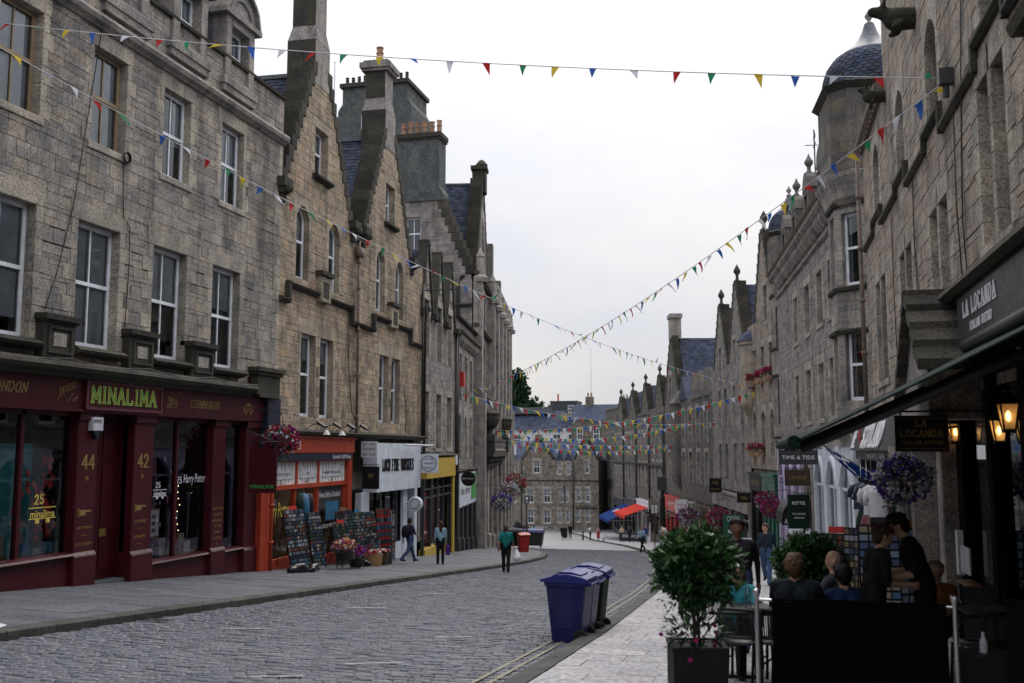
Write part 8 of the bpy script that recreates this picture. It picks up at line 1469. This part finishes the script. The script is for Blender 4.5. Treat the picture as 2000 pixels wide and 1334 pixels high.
    if detail and hairstyle != 'bald':   # uneven locks so the hair has a broken outline
        rr_ = random.Random(len(label))
        for i in range(70):
            t, ph = rr_.uniform(0, 6.28), rr_.uniform(-.25, 1.5); d = Vector((math.cos(t) * math.cos(ph), math.sin(t) * math.cos(ph), math.sin(ph)))
            if d.y > .35 and d.z < .55: continue
            p = Vector((0, -.012, .165)) + Vector((d.x * .1, d.y * .112, d.z * .112)); C.append((hp_(p * .98), hp_(p + d * .014 + Vector((rr_.gauss(0, .014), rr_.gauss(0, .014), -.012))), .019, .011, 4))
    C = [(Vector(a) * s, Vector(b) * s, ra * s, rb * s, mi) for a, b, ra, rb, mi in C]
    mats = [fab(SKIN[skin], .6), fab(top), fab(bottom), fab(shoes), fab(hair, .6)]; T = thing('person', label, 'person', place(x, y, z, R(face)), group)
    b = blob('body', C, None, vox, T, None, 2 if not detail else 3, mats)
    if detail:   # eyes and mouth
        for sx in (-1, 1):
            m = MB(); c = hp_((sx * .032, .088, .145)) * s; m.lathe([(0, -.008), (.011, -.004), (.012, .003), (0, .008)], 8, c); m.build('eye', fab((.02, .015, .012), .3), T, True)
        m = MB(); p0, p1, p2 = (hp_((-.024, .098, .083)) * s, hp_((0, .106, .08)) * s, hp_((.024, .098, .083)) * s); m.tube([p0, p1, p2], [.003, .006, .003], 5); m.build('mouth', fab((.22, .09, .07), .5), T, True)
    if bag:
        kind, col = bag; m = MB()
        if kind == 'backpack': m.lathe([(0, .98), (.14, 1.0), (.17, 1.15), (.15, 1.36), (.08, 1.44), (0, 1.45)], 10, (0, -.2, 0)); m.build('backpack', fab(col), T, True)
        elif kind == 'shoulder': m.box(-.3, -.2, -.14, .14, .82, 1.08); m.tube([(-.26, 0, 1.05), (-.05, .12, 1.35), (.1, 0, 1.47)], .012, 5); m.build('shoulder_bag', fab(col), T)
        elif kind == 'hand': m.add([(.2, -.12, .35), (.38, -.12, .35), (.38, .16, .35), (.2, .16, .35), (.24, -.08, .7), (.34, -.08, .7), (.34, .12, .7), (.24, .12, .7)], [(3, 2, 1, 0), (0, 1, 5, 4), (1, 2, 6, 5), (2, 3, 7, 6), (3, 0, 4, 7), (4, 5, 6, 7)]); m.tube([(.29, -.05, .7), (.28, 0, .82), (.29, .08, .7)], .008, 4); m.build('handbag', fab(col), T)
        elif kind == 'plastic': m.lathe([(.02, .75), (.05, .7), (.14, .5), (.15, .42), (.1, .33), (0, .3)], 9, (.32, .12, 0)); m.build('carrier_bag', fab(col), T, True)
    return T
ZL, ZR = zl, zr
person('man in a teal polo shirt and dark trousers with a shoulder bag on the road', -9.35, 36.4, zb(36.4), 8, 'walk', (.012, .15, .15), (.012, .012, .014), (.02, .018, .018), (.05, .04, .035), 'tan', 1.74, 'short', 'short', ('shoulder', (.02, .02, .025)), legs=((10, 4), (-8, 12)), wide=1.12)
m = MB(); m.lathe([(.02, .42), (.05, .36), (.15, .16), (.16, .08), (.1, .0), (0, -.02)], 10); q = tag(m.build('carrier_bag', 'white_text', None, True), 'white carrier bag held by the man in teal', 'bag'); q.matrix_world = place(-8.97, 36.55, zb(36.5) + .42)
person('man with a dark backpack and jeans walking past the white whisky shop', -13.2, 36.6, ZL(-13.2, 36.6), -35, 'walk', (.03, .03, .055), (.045, .07, .14), (.02, .02, .02), (.02, .015, .012), 'tan', 1.74, 'short', 'short', ('backpack', (.012, .012, .015)))
person('long-haired woman in a pale blue top with a purple bag by the whisky shop', -12.3, 37.6, ZL(-12.3, 37.6), 20, 'stand', (.22, .36, .44), (.012, .012, .014), (.02, .02, .02), (.04, .022, .015), 'light', 1.66, 'long', 'long', ('hand', (.06, .02, .14)), head=(45, 0))
person('man in a dark jacket and jeans walking up beside the clipped bay tree', -.37, 14.0, ZR(-.37, 14), 172, 'walk', (.014, .012, .014), (.03, .05, .1), (.02, .02, .02), (.008, .007, .006), 'brown', 1.74, 'short', 'long', None, vox=.012, detail=True, wide=1.12, legs=((10, 6), (-8, 14)), head=(14, 0))
person('grey-haired man in a navy gilet and jeans walking past the green shop', .02, 29.8, ZR(0, 29.8), 172, 'walk', (.02, .03, .05), (.05, .09, .17), (.015, .015, .018), (.09, .07, .06), 'light', 1.76, 'short', 'long', None, head=(-60, 0), vox=.018)
person('woman in a white blouse and blue skirt reading by the green shop', -1.55, 33.5, ZR(-1.5, 33.5), 110, 'stand', (.5, .5, .54), (.10, .16, .30), (.05, .04, .03), (.05, .03, .02), 'light', 1.64, 'long', 'long', arms=((30, 70, 0), (35, 75, 0)), skirt=.55)
person('person in a pale top with back turned beside the woman in white', -2.2, 34.5, ZR(-2.2, 34.5), 10, 'stand', (.42, .43, .46), (.05, .06, .09), hair=(.2, .17, .14), H=1.7)
person('person in an olive top half hidden above the bay tree', -2.8, 37.0, ZR(-2.8, 37), 170, 'stand', (.10, .10, .05), (.03, .03, .04), hair=(.05, .035, .025), H=1.68)
person('white-haired person behind the bay tree top', -3.0, 31.0, ZR(-3, 31), 100, 'stand', (.30, .30, .32), (.04, .04, .05), hair=(.42, .40, .38), H=1.62)
# terrace
person('seated man in a dark suit with curly fair hair seen from behind', .3, 11.28, ZR(.3, 11.3), -12, 'sit', (.012, .016, .02), (.012, .013, .016), hair=(.085, .05, .028), skin='light', H=1.8, vox=.014, detail=True, wide=1.12, head=(6, 6))
person('balding diner in a grey jacket turned sideways', .76, 12.12, ZR(.76, 12.1), 62, 'sit', (.055, .06, .07), (.02, .02, .025), hair=(.10, .085, .075), skin='light', H=1.84, hairstyle='bald', vox=.014, detail=True, wide=1.12, head=(12, 4))
person('dark-haired diner in a blue top leaning over the table', .83, 11.27, ZR(.8, 11.3), 10, 'sit', (.012, .022, .065), (.02, .02, .03), hair=(.015, .012, .011), skin='tan', H=1.66, vox=.014, detail=True, lean=14, head=(10, -8), hairstyle='bun')
person('diner in a turquoise top behind the bay tree', -.33, 11.98, ZR(-.3, 12), 172, 'sit', (.03, .19, .22), (.03, .03, .04), hair=(.06, .035, .02), skin='light', H=1.64, vox=.016, detail=True, hairstyle='long')
person('tall young waiter in a black shirt bending over beside the bistro', 1.62, 11.45, ZR(1.6, 11.4), 78, 'stand', (.010, .010, .011), (.010, .010, .012), hair=(.016, .011, .009), skin='light', H=1.83, sleeve='short', vox=.011, detail=True, lean=17, head=(4, -24), arms=((-4, 92, 0), (4, 88, 2)), legs=((4, 2), (-6, 4)))
person('woman in a black sleeveless top standing with the waiter', 1.08, 11.3, ZR(1.08, 11.3), -70, 'stand', (.009, .009, .010), (.010, .010, .012), hair=(.045, .024, .014), skin='light', H=1.68, sleeve='short', vox=.012, detail=True, lean=10, head=(-10, -16), arms=((0, 90, 0), (4, 86, 0)), hairstyle='bun')
person('diner with an orange scarf half hidden behind the waiter', 1.95, 12.9, ZR(1.95, 12.9), 160, 'sit', (.14, .05, .02), (.03, .03, .035), hair=(.2, .15, .11), skin='light', H=1.66, vox=.016, detail=True)
chair('black rope chair under the diner with the orange scarf', 1.95, 12.9, R(160))
# further down the street
FAR = [('man in a pale denim shirt crossing near the right kerb', -8.1, 68.6, zb(68.6), 150, 'walk', (.26, .38, .48), (.015, .016, .02), (.12, .07, .05), 'light', 1.8, {}),
 ('man in black shorts and jacket walking in the middle of the road', -23.4, 118, zb(118), 175, 'walk', (.012, .012, .014), (.012, .012, .014), (.03, .02, .02), 'light', 1.74, {'shorts': True}),
 ('woman in a white top and black trousers at the tip of the right pavement', -19.7, 116, ZR(-19.7, 116), 120, 'stand', (.5, .5, .54), (.012, .012, .014), (.02, .015, .012), 'tan', 1.68, {'arms': ((60, 80, 0), (50, 80, 0))}),
 ('woman in a red skirt beside the thin bollard', -18.6, 115, ZR(-18.6, 115), 200, 'stand', (.30, .22, .2), (.34, .03, .04), (.06, .03, .02), 'light', 1.64, {'skirt': .5}),
 ('person in black by the litter bin at the pavement tip', -23.0, 121, ZR(-23, 121), 200, 'stand', (.014, .014, .016), (.014, .014, .018), (.02, .02, .02), 'light', 1.76, {}),
 ('woman in a white and yellow top near the blue awning', -14.9, 108, ZR(-14.9, 108), 170, 'stand', (.52, .44, .26), (.05, .06, .09), (.22, .14, .06), 'light', 1.68, {'hairstyle': 'long'}),
 ('person in dark clothes left of the man in the blue coat', -13.3, 102, ZR(-13.3, 102), 170, 'walk', (.03, .03, .035), (.02, .02, .025), (.03, .02, .02), 'tan', 1.7, {}),
 ('man in a bright blue jacket under the blue awning', -11.3, 98, ZR(-11.3, 98), 175, 'stand', (.03, .05, .22), (.015, .015, .02), (.05, .03, .02), 'light', 1.78, {}),
 ('person crouching in white beside the cafe windbreak', -17.2, 112, ZR(-17.2, 112), 60, 'sit', (.52, .52, .55), (.5, .5, .53), (.03, .02, .02), 'tan', 1.66, {'lean': 25}),
 ('person in grey behind the pale denim shirt', -7.2, 73, ZR(-7.2, 73), 170, 'stand', (.22, .24, .28), (.03, .03, .04), (.25, .2, .16), 'light', 1.7, {}),
 ('person in maroon near the red shop door', -6.0, 77, ZR(-6, 77), 190, 'stand', (.14, .05, .06), (.03, .03, .04), (.03, .02, .02), 'light', 1.68, {}),
 ('person in a bright blue top beyond the communal bins', -21.8, 88, zb(88), 20, 'stand', (.06, .22, .42), (.03, .04, .06), (.06, .04, .03), 'light', 1.74, {}),
 ('person in a blue jacket with a dark bag left of the communal bins', -22.4, 86, zb(86), 10, 'stand', (.08, .16, .26), (.04, .06, .1), (.03, .02, .02), 'light', 1.72, {'bag': ('backpack', (.02, .02, .03))}),
 ('person in violet behind the man in teal', -22.3, 94, zb(94), 0, 'stand', (.16, .06, .2), (.03, .03, .04), (.05, .03, .02), 'light', 1.7, {}),
 ('person in turquoise beside the parked car', -24.6, 108, zb(108), 0, 'stand', (.10, .28, .34), (.05, .06, .08), (.08, .05, .03), 'light', 1.76, {})]
for lb, x, y, z, f, po, tp, bt, hr, sk_, h, kw in FAR: person(lb, x, y, z, f, po, tp, bt, hair=hr, skin=sk_, H=h, vox=.03, **kw)
# tiled lectern-like menu stand by the white blouse
m = MB(); m.box(-.2, .2, -.15, .15, 0, .35); m.tube([(0, 0, .35), (0, 0, 1.05)], .02, 6); m.box(-.22, .22, -.02, .02, 1.0, 1.3); q = tag(m.build('menu_stand', 'paper'), 'pale menu stand on a square foot by the black and gold shop', 'stand'); q.matrix_world = place(-.65, 34.2, zr(-.6, 34.2), R(15))
# ------------------------------------------------------------------ bunting
def bunting(label, A, B, sag, n, size, wind=.25, seed=1, first=0):
    r_ = random.Random(seed); A, B = Vector(A), Vector(B); T = thing('bunting', label, 'bunting', Matrix.Translation(A), 'strings of coloured bunting'); D = B - A; L = D.length; k = 48
    def P(t): p = D * t; p = Vector(p); p.z -= sag * 4 * t * (1 - t); return p
    m = MB(); m.tube([P(i / k) for i in range(k + 1)], .009, 5); m.build('string', 'string', T, True)
    for i in range(n):
        t = (i + .5) / n + r_.uniform(-.12, .12) / n; p = P(t); d = (P(min(1, t + .004)) - P(max(0, t - .004))).normalized(); nrm = d.cross(Vector((0, 0, 1))).normalized(); s = size * r_.uniform(.9, 1.08); w_ = s * .68
        ph = r_.uniform(-1, 1); lift = min(1.25, abs(r_.gauss(0, 1)) * wind * 1.4) * (1 if r_.random() < .8 else 1.8); sw = r_.choice((-1, 1)) if wind > .5 else (1 if r_.random() < .75 else -1)
        hang = Vector((0, 0, -math.cos(lift))) + nrm * math.sin(lift) * sw + d * r_.gauss(0, .22 + wind * .3); m = MB(); rows = 4; vs = []
        for j in range(rows + 1):
            f = j / rows; c = p + hang * s * f + nrm * (.12 * s * math.sin(f * 3.2 + ph * 2)); hw = w_ / 2 * (1 - f) + .002
            for q in (-1, 0, 1): vs.append(c + d * hw * q + nrm * .05 * s * math.sin(q * 2 + ph * 3 + f * 3))
        fs = [(j * 3 + q, j * 3 + q + 1, j * 3 + q + 4, j * 3 + q + 3) for j in range(rows) for q in range(2)]; m.add(vs, fs, 0, ((i + first) % 5 + .5) / 5); m.build('flag', 'flag_cloth', T, True)
bunting('closest bunting string crossing high over the road, flags widely spaced', (-14.55, 15.9, 10.2), (2.95, 16.3, 7.56), .22, 27, .215, .35, 3)
bunting('long bunting string from the bistro wall down to the parapet house', (2.95, 16.25, 7.52), (-16.2, 53.2, 4.95), .8, 82, .28, .3, 5, 2)
bunting('long bunting string from the grey tenement down to the flowerbox house', (-14.55, 15.4, 9.75), (-.1, 57.8, 5.3), 1.15, 76, .28, .45, 9, 1)
bunting('bunting string from the parapet house across to the twin gable house', (-16.2, 53.2, 4.9), (-3.0, 74, 3.8), .75, 52, .38, .25, 12)
bunting('bunting string from the stone urn balcony up to the flowerbox house', (-18.9, 68, 3.2), (-.3, 60, 5.2), .75, 50, .38, .15, 14, 3)
bunting('bunting string from the gothic tenement to the middle of the chapel-like house', (-19.6, 72, 3.2), (-5.4, 84, 4.2), 1.0, 46, .42, .15, 15, 1)
bunting('bunting string from the gothic tenement to the oriel of the chapel-like house', (-20.2, 76, 2.6), (-7.4, 92, 2.3), .3, 44, .44, .15, 17, 4)
bunting('lowest bunting string from the gothic tenement to the chapel-like house', (-20.8, 80, 2.5), (-7.8, 94, 2.2), .7, 44, .44, .15, 19, 2)
